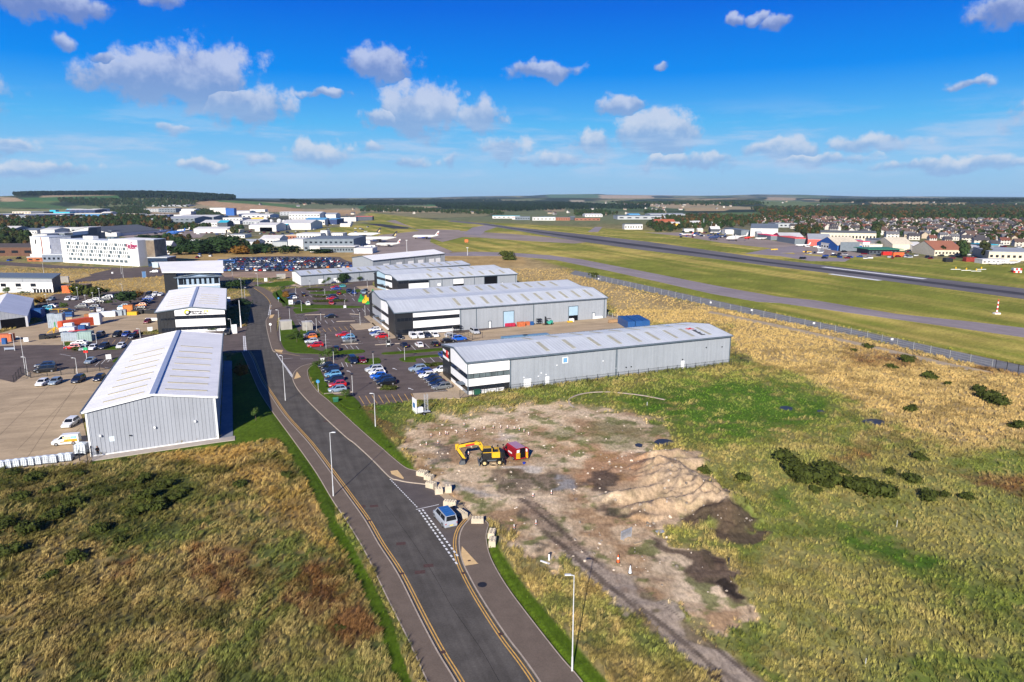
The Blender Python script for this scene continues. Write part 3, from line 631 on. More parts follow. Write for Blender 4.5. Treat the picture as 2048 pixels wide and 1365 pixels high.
# bay lines
bays = tag(obj('parking_bay_markings', None), kind='structure')
def bay(p0, p1, n, dx, dy, mat=None, w=.12, rake=None):
    """n white lines stepping from p0 to p1, each of the given pixel vector"""
    for i in range(n):
        t = i / max(1, n - 1); a = G(p0[0] + (p1[0] - p0[0]) * t, p0[1] + (p1[1] - p0[1]) * t); b = G(p0[0] + (p1[0] - p0[0]) * t + dx, p0[1] + (p1[1] - p0[1]) * t + dy)
        d = (b - a).normalized(); s_ = Vector((-d.y, d.x, 0)) * (w / 2)
        obj('bay_line', MB().face([a - s_, b - s_, b + s_, a + s_]).mesh('bay_line', mat or m_whi), bays, (0, 0, .012))
bay((649,733), (672,786), 8, 32, -3.2); bay((735,733), (757,776), 8, 30, -3.2); bay((822,741), (868,783), 8, 28, -3)
bay((618,664), (634,693), 6, 30, -2.5); bay((676,672), (698,689), 6, 28, -2.5); bay((748,668), (760,688), 7, 26, -2)
bay((663,640), (598,645), 6, 5, 6); bay((704,619), (735,617), 4, 5, 6); bay((695,628), (718,645), 7, 16, -1.2, w=.15); bay((588,630), (600,648), 7, 22, -1.5)
bay((795,695), (850,687), 3, 9, 9); bay((843,717), (878,713), 3, 9, 9); bay((683,725), (700,724), 3, 4, 9); bay((690,690), (712,692), 3, 6, 7); bay((800,672), (868,667), 5, 7, 6)
bay((560,585), (660,580), 8, 5, 4); bay((565,592), (700,588), 11, 5, 4); bay((600,600), (720,596), 9, 4, 5, w=.15)
bay((635,658), (700,652), 7, 6, 7, m_yel, .15); bay((718,792), (822,787), 9, 10, 16, m_yel, .14); bay((250,685), (200,689), 5, 6, -8, m_yel)
bay((120,708), (210,735), 2, 22, 4); bay((190,732), (215,724), 3, 9, -9); bay((560,718), (570,722), 1, 26, -2); bay((600,718), (610,718), 1, 26, -1)
for (p, q) in [((610,630),(650,629)), ((700,628),(718,629)), ((750,690),(800,687)), ((648,788),(705,784)), ((754,776),(796,773)), ((683,689),(716,687)), ((673,643),(710,642))]:
    a, b = G(*p), G(*q); MB().beam((a.x, a.y, .06), (b.x, b.y, .06), .5, .14).build('kerb_island', m_kerb)['kind'] = 'structure'
for p, ang in [((698,743),100), ((790,738),100), ((822,778),100), ((750,724),10)]:
    g = G(*p); mb = MB(); mb.face([(-.1,-1,0),(.1,-1,0),(.1,.4,0),(-.1,.4,0)]); mb.face([(-.4,.4,0),(.4,.4,0),(0,1.3,0)]); tag(obj('road_arrow', mb.mesh('road_arrow', m_whi), None, (g.x, g.y, .014), R(ang - 60)), kind='structure')
# concrete bay joints in the big yard
jo = tag(obj('yard_joints', None), kind='structure')
for p, q in [((40,938),(160,758)), ((-30,900),(110,760)), ((0,827),(60,800)), ((35,900),(155,775)), ((50,906),(160,880)), ((150,866),(160,856)), ((-60,815),(38,780)), ((78,794),(140,790)), ((-60,840),(78,794))]:
    a, b = G(*p), G(*q); d = (b - a).normalized(); s_ = Vector((-d.y, d.x, 0)) * .035; obj('joint', MB().face([a - s_, b - s_, b + s_, a + s_]).mesh('joint', M('joint', (.17, .13, .09), .9)), jo, (0, 0, .018))

# ---- airfield
flat('taxiway', [(887,506),(949.5,503.5),(1024,505.5),(1099,510.5),(1164,519),(1272.8,540),(1384,562),(1477,580),(1560,593.8),(1629,600.5),(1793,627.8),(1939.6,643),(2048,655.7),(2700,745),(2700,800),(2048,674.7),(1881,651),(1705,626.4),(1558.6,606),(1514,603.5),(1421,587),(1310,562),(1217,541.5),(1111.5,520),(1024,512),(900,512),(840,512)], .02, m_taxi)
RT = [(905,441),(974,447),(1024,454),(1179,470),(1299,484),(1400,498),(1536,517.5),(1686,535),(1836,553.7),(2048,577),(2700,650)]
RB = [(895,443),(960,449),(1010,457),(1149,481),(1274,498.7),(1400,514),(1534,531),(1648,545),(1761,560),(2048,598),(2700,690)]
flat('runway', RT + RB[::-1], .03, m_run)
def between(t0, t1, i0=0, i1=None):
    A_ = [(a[0] + (b[0] - a[0]) * t0, a[1] + (b[1] - a[1]) * t0) for a, b in zip(RT, RB)][i0:i1]; B_ = [(a[0] + (b[0] - a[0]) * t1, a[1] + (b[1] - a[1]) * t1) for a, b in zip(RT, RB)][i0:i1]
    return A_ + B_[::-1]
flat('runway_tyre_marks', between(.42, .66, 1, 10), .036, m_rub)
for a0, b0 in (((1646,534),(1850,558)), ((1660,548),(1760,561))):
    A_ = [G(a0[0], a0[1]), G(b0[0], b0[1])]; d = (A_[1] - A_[0]).normalized(); s_ = Vector((-d.y, d.x, 0)) * 2.0
    tag(obj('runway_marking', MB().face([A_[0] - s_, A_[1] - s_, A_[1] + s_, A_[0] + s_]).mesh('runway_marking', m_whi), None, (0, 0, .042)), kind='structure')
flat('taxiway', [(720,490),(760,470),(840,462),(925,462),(1024,468),(1100,475),(1175,484),(1150,487),(1040,481),(960,475),(925,474),(885,484),(862,476),(860,484),(905,503),(880,512),(700,508),(720,505)], .012, m_apron, 'pale concrete apron and taxiway in front of the terminal')
flat('taxiway', [(925,468),(945,455),(985,448),(1000,452),(970,462),(960,472)], .016, m_taxi)
flat('taxiway', [(772,442),(790,440),(830,458),(920,460),(920,466),(840,462),(812,452)], .018, m_apron)
flat('taxiway', [(722,447),(760,447.5),(818,455),(816,457.5),(790,457.5),(745,450)], .022, M('dark_taxiway', (.05, .05, .055), .85, .2, .05))
flat('apron', [(1290,465),(1360,465),(1440,470),(1536,480),(1600,490),(1660,498),(1700,502),(1760,513),(1690,513),(1615,508),(1595,512),(1580,500),(1500,492),(1440,485),(1360,472)], .014, m_apron, 'brown grey apron in front of the red hangars')
flat('taxiway', [(1536,498),(1600,490),(1615,502),(1600,505),(1560,506),(1700,518),(1690,523),(1620,522),(1560,512),(1490,507)], .02, m_taxi)
flat('taxiway', [(1175,464),(1190,454),(1205,454),(1196,464)], .02, m_taxi)
flat('apron', [(240,472),(300,464),(420,462),(400,476),(280,480)], .014, m_apron, 'pale concrete helicopter apron behind the hotel')
flat('perimeter_track', [(1150,541),(1187,548),(1365.6,587),(1560,629),(1734,665),(1998,721),(2400,806),(2400,826),(1983,737),(1734,677),(1551,640),(1365,599),(1180,556.7),(1140,548)], .01, M('grey_track', (.20, .20, .205), .9, .12, .3))
flat('sandy_path', [(1420,622),(1560,650),(1740,690),(1900,727),(1990,745),(1980,748),(1890,732),(1730,694),(1550,654),(1415,626)], .03, M('sandy', (.40, .32, .22), .9, .15, .5))
flat('long_stay_car_park', [(330,545),(360,532),(450,523),(460,515),(560,512),(680,514),(690,520),(710,526),(710,538),(600,543)], .008, m_lot)
flat('dirt_plot', [(440,545),(590,543),(588,556),(520,556),(450,554)], .01, M('plot_earth', (.33, .235, .17), .95, .2, .1))
flat('approach_road', [(-300,545),(0,523),(120,531),(250,536),(300,536),(330,538),(340,530),(460,520),(460,526),(350,543),(300,541),(245,540),(190,552),(175,550),(225,538),(100,536),(0,530),(-300,556)], .012, m_lot)
for px_, py_, w, h_ in [(1328,884,4.0,1.5), (1748,843,5.0,1.5), (1573,816,2.6,1.2), (1277,890,1.5,.8), (1641,822,1.6,.7)]:
    g = G(px_, py_); q = [(g.x + math.cos(a) * w / 2 * (.8 + .35 * random.random()), g.y + math.sin(a) * h_ * 1.2 * (.7 + .5 * random.random())) for a in [i * math.pi / 6 for i in range(12)]]
    sheet('puddle', q, .03, m_water, .3)
# pale chalk ring line on the grass
cl = MB(); pts = catmull([tuple(G(*p).to_2d()) for p in [(1148,818),(1139,810),(1140,800),(1156,792),(1180,787.5),(1215,786),(1250,789),(1290,794),(1330,802)]], 6)
ribbon(cl, pts, -.22, .22, .35, .12); tag(cl.build('pale_kerb_ring', m_kerb), kind='structure')

# ---------------------------------------------------------------- sheds
m_gwall = M('grey_cladding', (.30, .325, .36), .5, .04, .15, fine=.03, streak=('z', 1.1, .06, .06))
m_gwall2 = M('silver_cladding', (.33, .35, .39), .5, .04, .15, fine=.03, streak=('z', 1.1, .06, .06))
m_white = M('white_cladding', (.80, .80, .80), .55, .04, .2, fine=.02)
m_black = M('black_cladding', (.018, .019, .022), .45, .15, .3)
m_glass = M('dark_glass', (.012, .016, .024), .12, .3, .3, spec=.35)
m_roofg = M('grey_roof_sheet', (.52, .55, .575), .45, .05, .12, fine=.03, streak=(113, .8, .08, .07))
m_roofw = M('white_roof_sheet', (.81, .80, .785), .5, .05, .12, fine=.03, streak=(24, .8, .08, .05))
m_light = M('grp_rooflight', (.37, .355, .27), .6, .12, .8)
m_lightw = M('old_rooflight', (.40, .36, .24), .6, .1, .8)
m_gutter = M('dark_gutter', (.10, .13, .16), .5, .1, 1)
m_door = M('white_door', (.75, .76, .78), .5, .04, 1)
m_shut = M('blue_roller_shutter', (.33, .47, .58), .5, .05, .6)
m_dark = M('dark_opening', (.006, .006, .008), .9, 0, 1, fine=0)
m_steel = M('galvanised_steel', (.45, .47, .50), .4, .1, 2.0, metal=.3)
m_pole = M('lamp_post_grey', (.55, .56, .57), .45, .08, 2.0)
m_fence = M('black_fence_steel', (.015, .017, .02), .5, .1, 3)
class Frame:
    """e: along the building, p: across it; both in metres from the corner O"""
    def __init__(s, O, E, P_):
        s.O = Vector((O.x, O.y, 0)); s.Le = (E - O).length; s.Lp = (P_ - O).length
        s.e = (E - O).normalized(); s.p = (P_ - O).normalized(); s.e.z = s.p.z = 0
    def at(s, a, b, z=0.0): q = s.e * a + s.p * b; return Vector((q.x, q.y, z))
def shed(name, label, fr, prof, wall, roof, cat='warehouse', group=None, pitch=1.0, rpitch=1.0, over=.45, seam=.05, base=0.0, gut=True):
    """prof: (distance across, height) corners of the roof section; walls grooved, roof sheets with raised seams"""
    root = thing(name, label, cat, (fr.O.x, fr.O.y, base), 0, group); fr.root = root; fr.prof = prof
    ztop = lambda b: float(np.interp(b, [q[0] for q in prof], [q[1] for q in prof]))
    fr.ztop = ztop
    def strip(mb, n, L_, pt, zt, out):
        k = max(1, int(L_ / pitch)); st = L_ / k; xs = []
        for i in range(k):
            xs += [(i * st, 0), ((i + .84) * st, 0), ((i + .87) * st, -.06), ((i + .97) * st, -.06)]
        xs.append((L_, 0)); 
        for (a, o1), (b, o2) in zip(xs, xs[1:]):
            p, q = pt(a) + out * o1, pt(b) + out * o2
            mb.face([(p.x, p.y, 0), (q.x, q.y, 0), (q.x, q.y, zt(b)), (p.x, p.y, zt(a))])
    fp = -fr.p; fe = -fr.e
    for side, L_, pt, zt, out in (('p0', fr.Le, lambda a: fr.at(a, 0), lambda a: prof[0][1], fp), ('p1', fr.Le, lambda a: fr.at(a, fr.Lp), lambda a: prof[-1][1], fr.p),
                                  ('e0', fr.Lp, lambda b: fr.at(0, b), ztop, fe), ('e1', fr.Lp, lambda b: fr.at(fr.Le, b), ztop, fr.e)):
        mb = MB(); strip(mb, 0, L_, pt, zt, out)
        if side[0] == 'e':   # gable corners where the section bends
            pass
        mb.build('wall', wall, root)
    n = len(prof)
    for i in range(n - 1):
        (b0, z0), (b1, z1) = prof[i], prof[i + 1]
        if i == 0: sl = (z1 - z0) / (b1 - b0); b0 -= over; z0 -= sl * over
        if i == n - 2: sl = (z1 - z0) / (b1 - b0); b1 += over; z1 += sl * over
        mb = MB(); L_ = fr.Le + 2 * over * .6; k = max(1, int(L_ / rpitch)); st = L_ / k; xs = []
        for j in range(k): xs += [(j * st, .04), ((j + .86) * st, .04), ((j + .9) * st, .04 + seam), ((j + .96) * st, .04 + seam)]
        xs.append((L_, .04))
        for (a, h0), (b, h1) in zip(xs, xs[1:]):
            a -= over * .6; b -= over * .6
            mb.face([fr.at(a, b0, z0 + h0), fr.at(b, b0, z0 + h1), fr.at(b, b1, z1 + h1), fr.at(a, b1, z1 + h0)])
        mb.build('roof', roof, root)
    if gut:
        g = MB(); o = over * .6
        for (b, z) in ((prof[0][0] - over - .12, prof[0][1] - .12), (prof[-1][0] + over + .12, prof[-1][1] - .12)):
            g.beam(fr.at(-o, b, z), fr.at(fr.Le + o, b, z), .24, .34)
        g.build('gutter', m_gutter, root)
        for aa in (-o - .06, fr.Le + o + .06):
            v = MB(); pts = [(prof[0][0] - over, prof[0][1] - .1)] + list(prof[1:-1]) + [(prof[-1][0] + over, prof[-1][1] - .1)]
            for q0, q1 in zip(pts, pts[1:]): v.beam(fr.at(aa, q0[0], q0[1] - .02), fr.at(aa, q1[0], q1[1] - .02), .12, .36)
            v.build('verge_trim', m_gutter if gut is True else gut, root)
    return root
def wallbox(fr, side, s0, s1, z0, z1, mat, name, out=.05, parent=None, zt=None):
    """a panel set 'out' metres proud of one wall; s along it, z up it"""
    mb = MB(); d = {'p0': -fr.p, 'p1': fr.p, 'e0': -fr.e, 'e1': fr.e}[side]
    base = (lambda s: fr.at(s, 0)) if side == 'p0' else (lambda s: fr.at(s, fr.Lp)) if side == 'p1' else (lambda s: fr.at(0, s)) if side == 'e0' else (lambda s: fr.at(fr.Le, s))
    zf = zt or (lambda s: z1); br = [s0] + ([q[0] for q in fr.prof if s0 < q[0] < s1] if zt else []) + [s1]
    for a, b in zip(br, br[1:]):
        p, q = base(a), base(b); P0, Q0 = p - d * .03, q - d * .03; p = p + d * out; q = q + d * out
        lo = [(p.x, p.y, z0), (q.x, q.y, z0), (Q0.x, Q0.y, z0), (P0.x, P0.y, z0)]; hi = [(p.x, p.y, zf(a)), (q.x, q.y, zf(b)), (Q0.x, Q0.y, zf(b)), (P0.x, P0.y, zf(a))]
        mb.add(lo + hi, [(0, 1, 2, 3), (4, 5, 6, 7), (0, 1, 5, 4), (1, 2, 6, 5), (2, 3, 7, 6), (3, 0, 4, 7)])
    return mb.build(name, mat, parent or fr.root)
def rooflights(fr, seg, s_list, t0, t1, w, mat, split=1):
    (b0, z0), (b1, z1) = fr.prof[seg], fr.prof[seg + 1]
    for s in s_list:
        mb = MB(); n = split
        for k in range(n):
            u0 = t0 + (t1 - t0) * k / n; u1 = t0 + (t1 - t0) * (k + (.92 if n > 1 else 1)) / n
            q = [(s, u0), (s + w, u0), (s + w, u1), (s, u1)]; lo = [fr.at(a, b0 + (b1 - b0) * u, z0 + (z1 - z0) * u + .05) for a, u in q]; hi = [p + Vector((0, 0, .09)) for p in lo]
            mb.add(lo + hi, [(4, 5, 6, 7), (0, 1, 5, 4), (1, 2, 6, 5), (2, 3, 7, 6), (3, 0, 4, 7)])
        mb.build('rooflight', mat, fr.root)
def downpipe(fr, side, s, z1): return wallbox(fr, side, s, s + .22, 0, z1, m_gutter, 'downpipe', .16)
def windows(fr, side, s0, s1, z0, z1, n, mat=m_glass, out=.09, gap=.12, frame=m_black):
    """a dark band with n panes, each a part; a frame strip behind"""
    wallbox(fr, side, s0, s1, z0 - .06, z1 + .06, frame, 'window_band', out - .03)
    st = (s1 - s0) / n
    for i in range(n): wallbox(fr, side, s0 + i * st + gap / 2, s0 + (i + 1) * st - gap / 2, z0 + .05, z1 - .05, mat, 'pane', out)
def canopy(fr, side, s, z, w=2.4, d=1.6):
    v = {'p0': -fr.p, 'p1': fr.p, 'e0': -fr.e, 'e1': fr.e}[side]; q = fr.at(0, s, z) if side[0] == 'e' else fr.at(s, 0, z); a = fr.p if side[0] == 'e' else fr.e
    MB().beam(q + v * .05, q + v * d, w, .16).build('door_canopy', m_gutter, fr.root)

# nearest white roofed shed, ridge running away from us
A0 = G(181.7, 914); B0 = G(438, 877); far_ = G(446.4, 665.6, 8.2); near_ = G(436.9, 790, 8.2)
dvec = (far_ - near_); dvec.z = 0
f1 = Frame(A0, A0 + dvec * .985, B0); eh = 8.25; rh = hgt(304, 896.5, 790)
shed('warehouse', 'large warehouse with white ridged roof and ribbed pale grey gable, nearest on the left', f1, [(0, eh), (f1.Lp * .51, rh), (f1.Lp, eh - .1)], m_gwall2, m_roofw, pitch=.62, rpitch=1.0, seam=.02, gut=m_white)
rooflights(f1, 0, [f1.Le * q for q in (.045, .125, .205, .29, .38, .47, .57, .67)], .22, .84, .42, m_lightw); rooflights(f1, 1, [f1.Le * q for q in (.055, .135, .215, .305, .395, .49, .59, .69)], .17, .86, .42, m_lightw)
rc = MB(); rc.beam(f1.at(-.2, f1.Lp * .51, rh + .12), f1.at(f1.Le + .2, f1.Lp * .51, rh + .12), .9, .10); rc.build('ridge_cap', M('ridge_grey', (.33, .38, .50), .4, .05, 1), f1.root)
for s in (.09, .5, .82):
    q = f1.at(-.15, f1.Lp * s, 3.6 + s * .5); MB().tube(q, q - f1.e * .25, .22, .18, 10).build('vent_cowl', m_white, f1.root)
for s, z in ((.30, 2.9),): wallbox(f1, 'e0', f1.Lp * s, f1.Lp * s + .35, z, z + .12, m_black, 'wall_light', .3)
wallbox(f1, 'e0', f1.Lp * .15, f1.Lp * .15 + .8, 2.3, 3.2, M('pale_notice', (.62, .70, .75), .5, .02), 'notice', .03)
an = f1.at(f1.Le * .82, f1.Lp * .28, 9.0); MB().tube(an, an + Vector((0, 0, 2.2)), .04).tube(an + Vector((-.6, 0, .2)), an + Vector((.6, 0, .2)), .03).build('roof_aerial', m_steel, f1.root)
wallbox(f1, 'e0', -.02, .28, 0, eh, m_white, 'corner_trim', .08); wallbox(f1, 'e0', f1.Lp - .3, f1.Lp + .02, 0, eh, m_white, 'corner_trim', .08)
wallbox(f1, 'e0', .3, f1.Lp - .3, .02, .22, m_white, 'base_trim', .06)

# office block of the energy firm, behind it
A = G(317.5, 667); Bp = G(452.7, 661); e2 = hgt(317.5, 667, 624) ; bk = G(455.8, 575.8, e2) - G(455, 616, e2); bk.z = 0
f2 = Frame(A, A + bk, Bp); r2 = e2 + 1.25
shed('office_warehouse', 'white roofed office shed with dark glazed front, yellow ring logo on its white fascia', f2, [(0, e2), (f2.Lp * .5, r2), (f2.Lp, e2 + .1)], m_black, m_roofw, seam=.02, gut=True)
rooflights(f2, 0, [f2.Le * q for q in (.16, .26, .36, .46, .57)], .2, .9, .4, m_lightw); rooflights(f2, 1, [f2.Le * q for q in (.18, .28, .38, .48, .59)], .2, .8, .4, m_lightw)
MB().beam(f2.at(-.2, f2.Lp * .5, r2 + .12), f2.at(f2.Le + .2, f2.Lp * .5, r2 + .12), .9, .10).build('ridge_cap', MATS['ridge_grey'], f2.root)
s0, s1 = f2.Lp * .26, f2.Lp
wallbox(f2, 'e0', s0, s1, e2 - 1.55, 0, m_white, 'fascia_panel', .10, zt=lambda b: f2.ztop(b) - .12)
windows(f2, 'e0', s0, s1, e2 - 2.7, e2 - 1.6, 7, out=.12); wallbox(f2, 'e0', s0, s1, 1.9, e2 - 2.78, m_white, 'cladding_panel', .10)
windows(f2, 'e0', s0, s1, .75, 1.8, 9, out=.12); wallbox(f2, 'e0', s0, s1, .0, .9, m_white, 'cladding_panel', .10); windows(f2, 'e0', f2.Lp * .05, s0 - .3, e2 - 2.9, e2 - 2.2, 4, out=.10)
windows(f2, 'e0', f2.Lp * .05, s0 - .3, .5, 1.7, 4, out=.10)
m_ly = M('logo_yellow', (.75, .66, .03), .5, .02); m_lb = M('logo_black', (.01, .01, .014), .5, .0)
rc_ = f2.at(0, f2.Lp * .445, e2 - .45) - f2.e * .14
for a0, a1, mm in ((40, 215, m_ly), (215, 400, m_lb)):
    mb = MB()
    for k in range(14):
        t0, t1 = R(a0 + (a1 - a0) * k / 14), R(a0 + (a1 - a0) * (k + 1) / 14); up = Vector((0, 0, 1)); h_ = f2.p
        mb.add([rc_ + h_ * (math.cos(t) * r) + up * (math.sin(t) * r) - f2.e * d for d in (0, .06) for t, r in ((t0, .45), (t1, .45), (t1, .95), (t0, .95))], [(0, 1, 2, 3), (4, 5, 6, 7), (0, 1, 5, 4), (2, 3, 7, 6)])
    mb.build('logo_ring', mm, f2.root)
text('interven', 1.15, f2.at(0, f2.Lp * .575, e2 - .30) - f2.e * .16, f2.p, (0, 0, 1), m_lb, f2.root); text('tek', 1.15, f2.at(0, f2.Lp * .725, e2 - .26) - f2.e * .16, f2.p, (0, 0, 1), m_ly, f2.root)
text('subsea engineering', .6, f2.at(0, f2.Lp * .62, e2 - .98) - f2.e * .16, f2.p, (0, 0, 1), m_lb, f2.root)

# small pavilion behind with floating white roof
A = G(357, 585); Bp = G(441, 581); r_ = Vector((-.42, .907, 0))
f3 = Frame(A, A + r_ * 24, Bp); z3 = 7.2
shed('office_pavilion', 'blue grey office pavilion under a tilted white flying roof', f3, [(0, z3), (f3.Lp * .5, z3 + 1.5), (f3.Lp, z3)], M('blue_grey_cladding', (.30, .40, .52), .5, .05), m_roofg, cat='office', seam=.02, over=1.2)
hip = MB(); mid = f3.at(6.5, f3.Lp * .5, z3 + 1.9); hip.face([f3.at(-1.6, -.9, z3 - .2), f3.at(-1.6, f3.Lp + .9, z3 - .2), mid]); hip.face([f3.at(-1.6, -.9, z3 - .2), mid, f3.at(-1.6, -.9, z3 - .5), ]); hip.build('front_hip_roof', M('slate_blue_roof', (.22, .28, .36), .5, .06), f3.root)
for i in range(8):
    s = f3.Lp * (.03 + i * .12); wallbox(f3, 'e0', s, s + (2.0 if i in (0, 7) else 1.0), 3.6, 6.4, m_glass, 'window', .07)
wallbox(f3, 'e0', 0, f3.Lp, 2.6, 3.3, m_white, 'white_band', .12)
MB().add([f3.at(-1, -6.0, 9.6), f3.at(-1, f3.Lp + 2, 8.6), f3.at(21, f3.Lp + 3, 12.3), f3.at(21, -8, 12.6)] + [f3.at(-1, -6.0, 10.0), f3.at(-1, f3.Lp + 2, 9.0), f3.at(21, f3.Lp + 3, 12.8), f3.at(21, -8, 13.0)],
         [(3, 2, 1, 0), (4, 5, 6, 7), (0, 1, 5, 4), (1, 2, 6, 5), (2, 3, 7, 6), (3, 0, 4, 7)]).build('flying_roof', m_roofw, f3.root)
MB().prism([f3.at(.5, -5.5).to_2d(), f3.at(.5, -.3).to_2d(), f3.at(20, -.3).to_2d(), f3.at(20, -6).to_2d()], 0, 9.5).build('dark_wing', m_black, f3.root)

# long grey shed nearest on the right
A = G(935.1, 790); Ep = G(1458.3, 726.5); Pp = G(887.8, 748.5)
f4 = Frame(A, Ep, Pp); r4 = hgt(912, 769, 695.5)
shed('warehouse', 'long grey warehouse with black and white office end, nearest on the right', f4, [(0, 7.75), (f4.Lp * .5, r4), (f4.Lp, 7.75)], m_gwall, m_roofg, pitch=1.0, rpitch=.9)
le = f4.Le
rooflights(f4, 0, [le * q for q in (.275, .37, .465, .545, .625, .70, .775, .845, .92)], .17, .83, .95, m_light, 4); rooflights(f4, 1, [le * q for q in (.275, .37, .465, .545, .625, .70, .775, .845, .92)], .17, .83, .95, m_light, 4)
wf = 10.4
wallbox(f4, 'p0', .02, wf, 4.9, 7.55, m_white, 'cladding_panel', .08); windows(f4, 'p0', .02, wf, 3.75, 4.85, 7, mat=M('grey_pane', (.10, .13, .14), .15, .3, .8)); wallbox(f4, 'p0', .02, wf, 1.95, 3.7, m_white, 'cladding_panel', .08)
windows(f4, 'p0', .02, wf, .95, 1.9, 6); wallbox(f4, 'p0', .02, wf - 1.4, 0, .9, m_white, 'cladding_panel', .08); wallbox(f4, 'p0', wf - 1.35, wf - .05, 0, 1.9, m_black, 'doorway', .1)
lp = f4.Lp
wallbox(f4, 'e0', .0, lp * .66, 4.9, 0, m_white, 'cladding_panel', .08, zt=lambda b: f4.ztop(b) - .15); windows(f4, 'e0', .0, lp * .66, 3.75, 4.85, 9); wallbox(f4, 'e0', 0, lp * .66, 1.95, 3.7, m_white, 'cladding_panel', .08)
windows(f4, 'e0', 0, lp * .66, .95, 1.9, 8); wallbox(f4, 'e0', lp * .2, lp * .66, 0, .9, m_white, 'cladding_panel', .08)
wallbox(f4, 'e0', lp * .66, lp, 0, 0, m_black, 'black_tower', .25, zt=lambda b: f4.ztop(b) - .05); canopy(f4, 'e0', lp * .12, 2.3, 2.6, 1.7)
m_red = M('sign_red', (.62, .02, .015), .5, .02)
ct = f4.at(0, lp * .82, 6.6) - f4.e * .28
wallbox(f4, 'e0', lp * .72, lp * .97, 6.35, 6.95, m_white, 'sign_panel', .30); wallbox(f4, 'e0', lp * .70, lp * .97, 4.7, 5.3, m_white, 'sign_panel', .30); wallbox(f4, 'e0', lp * .74, lp * .82, 5.4, 7.1, m_red, 'red_emblem', .34)
for s in (0.0, .52 * le, le - .3): downpipe(f4, 'p0', s, 7.6)
downpipe(f4, 'p0', wf + .1, 7.6); wallbox(f4, 'p0', le * .525, le * .527, 0, 7.5, m_gutter, 'panel_joint', .05)
for px_, w, h_ in ((.187, 1.9, 2.1), (.262, 1.0, 2.1), (.787, 1.0, 2.1)): wallbox(f4, 'p0', le * px_, le * px_ + w, .05, h_ + .1, m_white, 'door_frame', .08); wallbox(f4, 'p0', le * px_ + .08, le * px_ + w - .08, .1, h_, m_door, 'door', .12)
wallbox(f4, 'p0', le * .322, le * .322 + 1.5, 5.0, 6.5, m_white, 'window_frame', .08); wallbox(f4, 'p0', le * .322 + .2, le * .322 + 1.25, 5.2, 6.3, M('sky_blue_blind', (.14, .32, .55), .3, .1), 'window', .11)
for s, z in ((.245, 3.1), (.262, 2.6), (.30, 4.6), (.47, 4.4), (.52, 2.2), (.56, 2.1), (.58, 2.1), (.235, 2.4), (.96, 4.7), (.89, 5.0), (.185, 2.5), (.79, 2.45)): wallbox(f4, 'p0', le * s, le * s + .3, z, z + .25, m_dark if s > .55 else m_door, 'wall_light', .14)
# mark on the roof near the far end
sd = (f4.at(0, 0, 7.75) - f4.at(0, lp * .5, r4)).normalized()
def roofpt(a, t, dz=.16): return f4.at(a, lp * .5 * t, 7.75 + (r4 - 7.75) * t + dz)
for k in range(7):
    t = .60 - k * .065; MB().beam(roofpt(le * .888, t), roofpt(le * .888 + (.9 if k % 3 else 1.3), t + .01), .42, .05).build('roof_letter', m_lb, f4.root)
MB().beam(roofpt(le * .875, .78), roofpt(le * .875 + 2.2, .70), .5, .05).beam(roofpt(le * .88, .70), roofpt(le * .88 + 1.4, .80), .5, .05).build('red_emblem', m_red, f4.root)
MB().beam(f4.at(le * .845, lp * .72, r4 - .42), f4.at(le * .845 + 1.4, lp * .72, r4 - .42), .8, .05).build('roof_letter', MATS['sky_blue_blind'], f4.root)

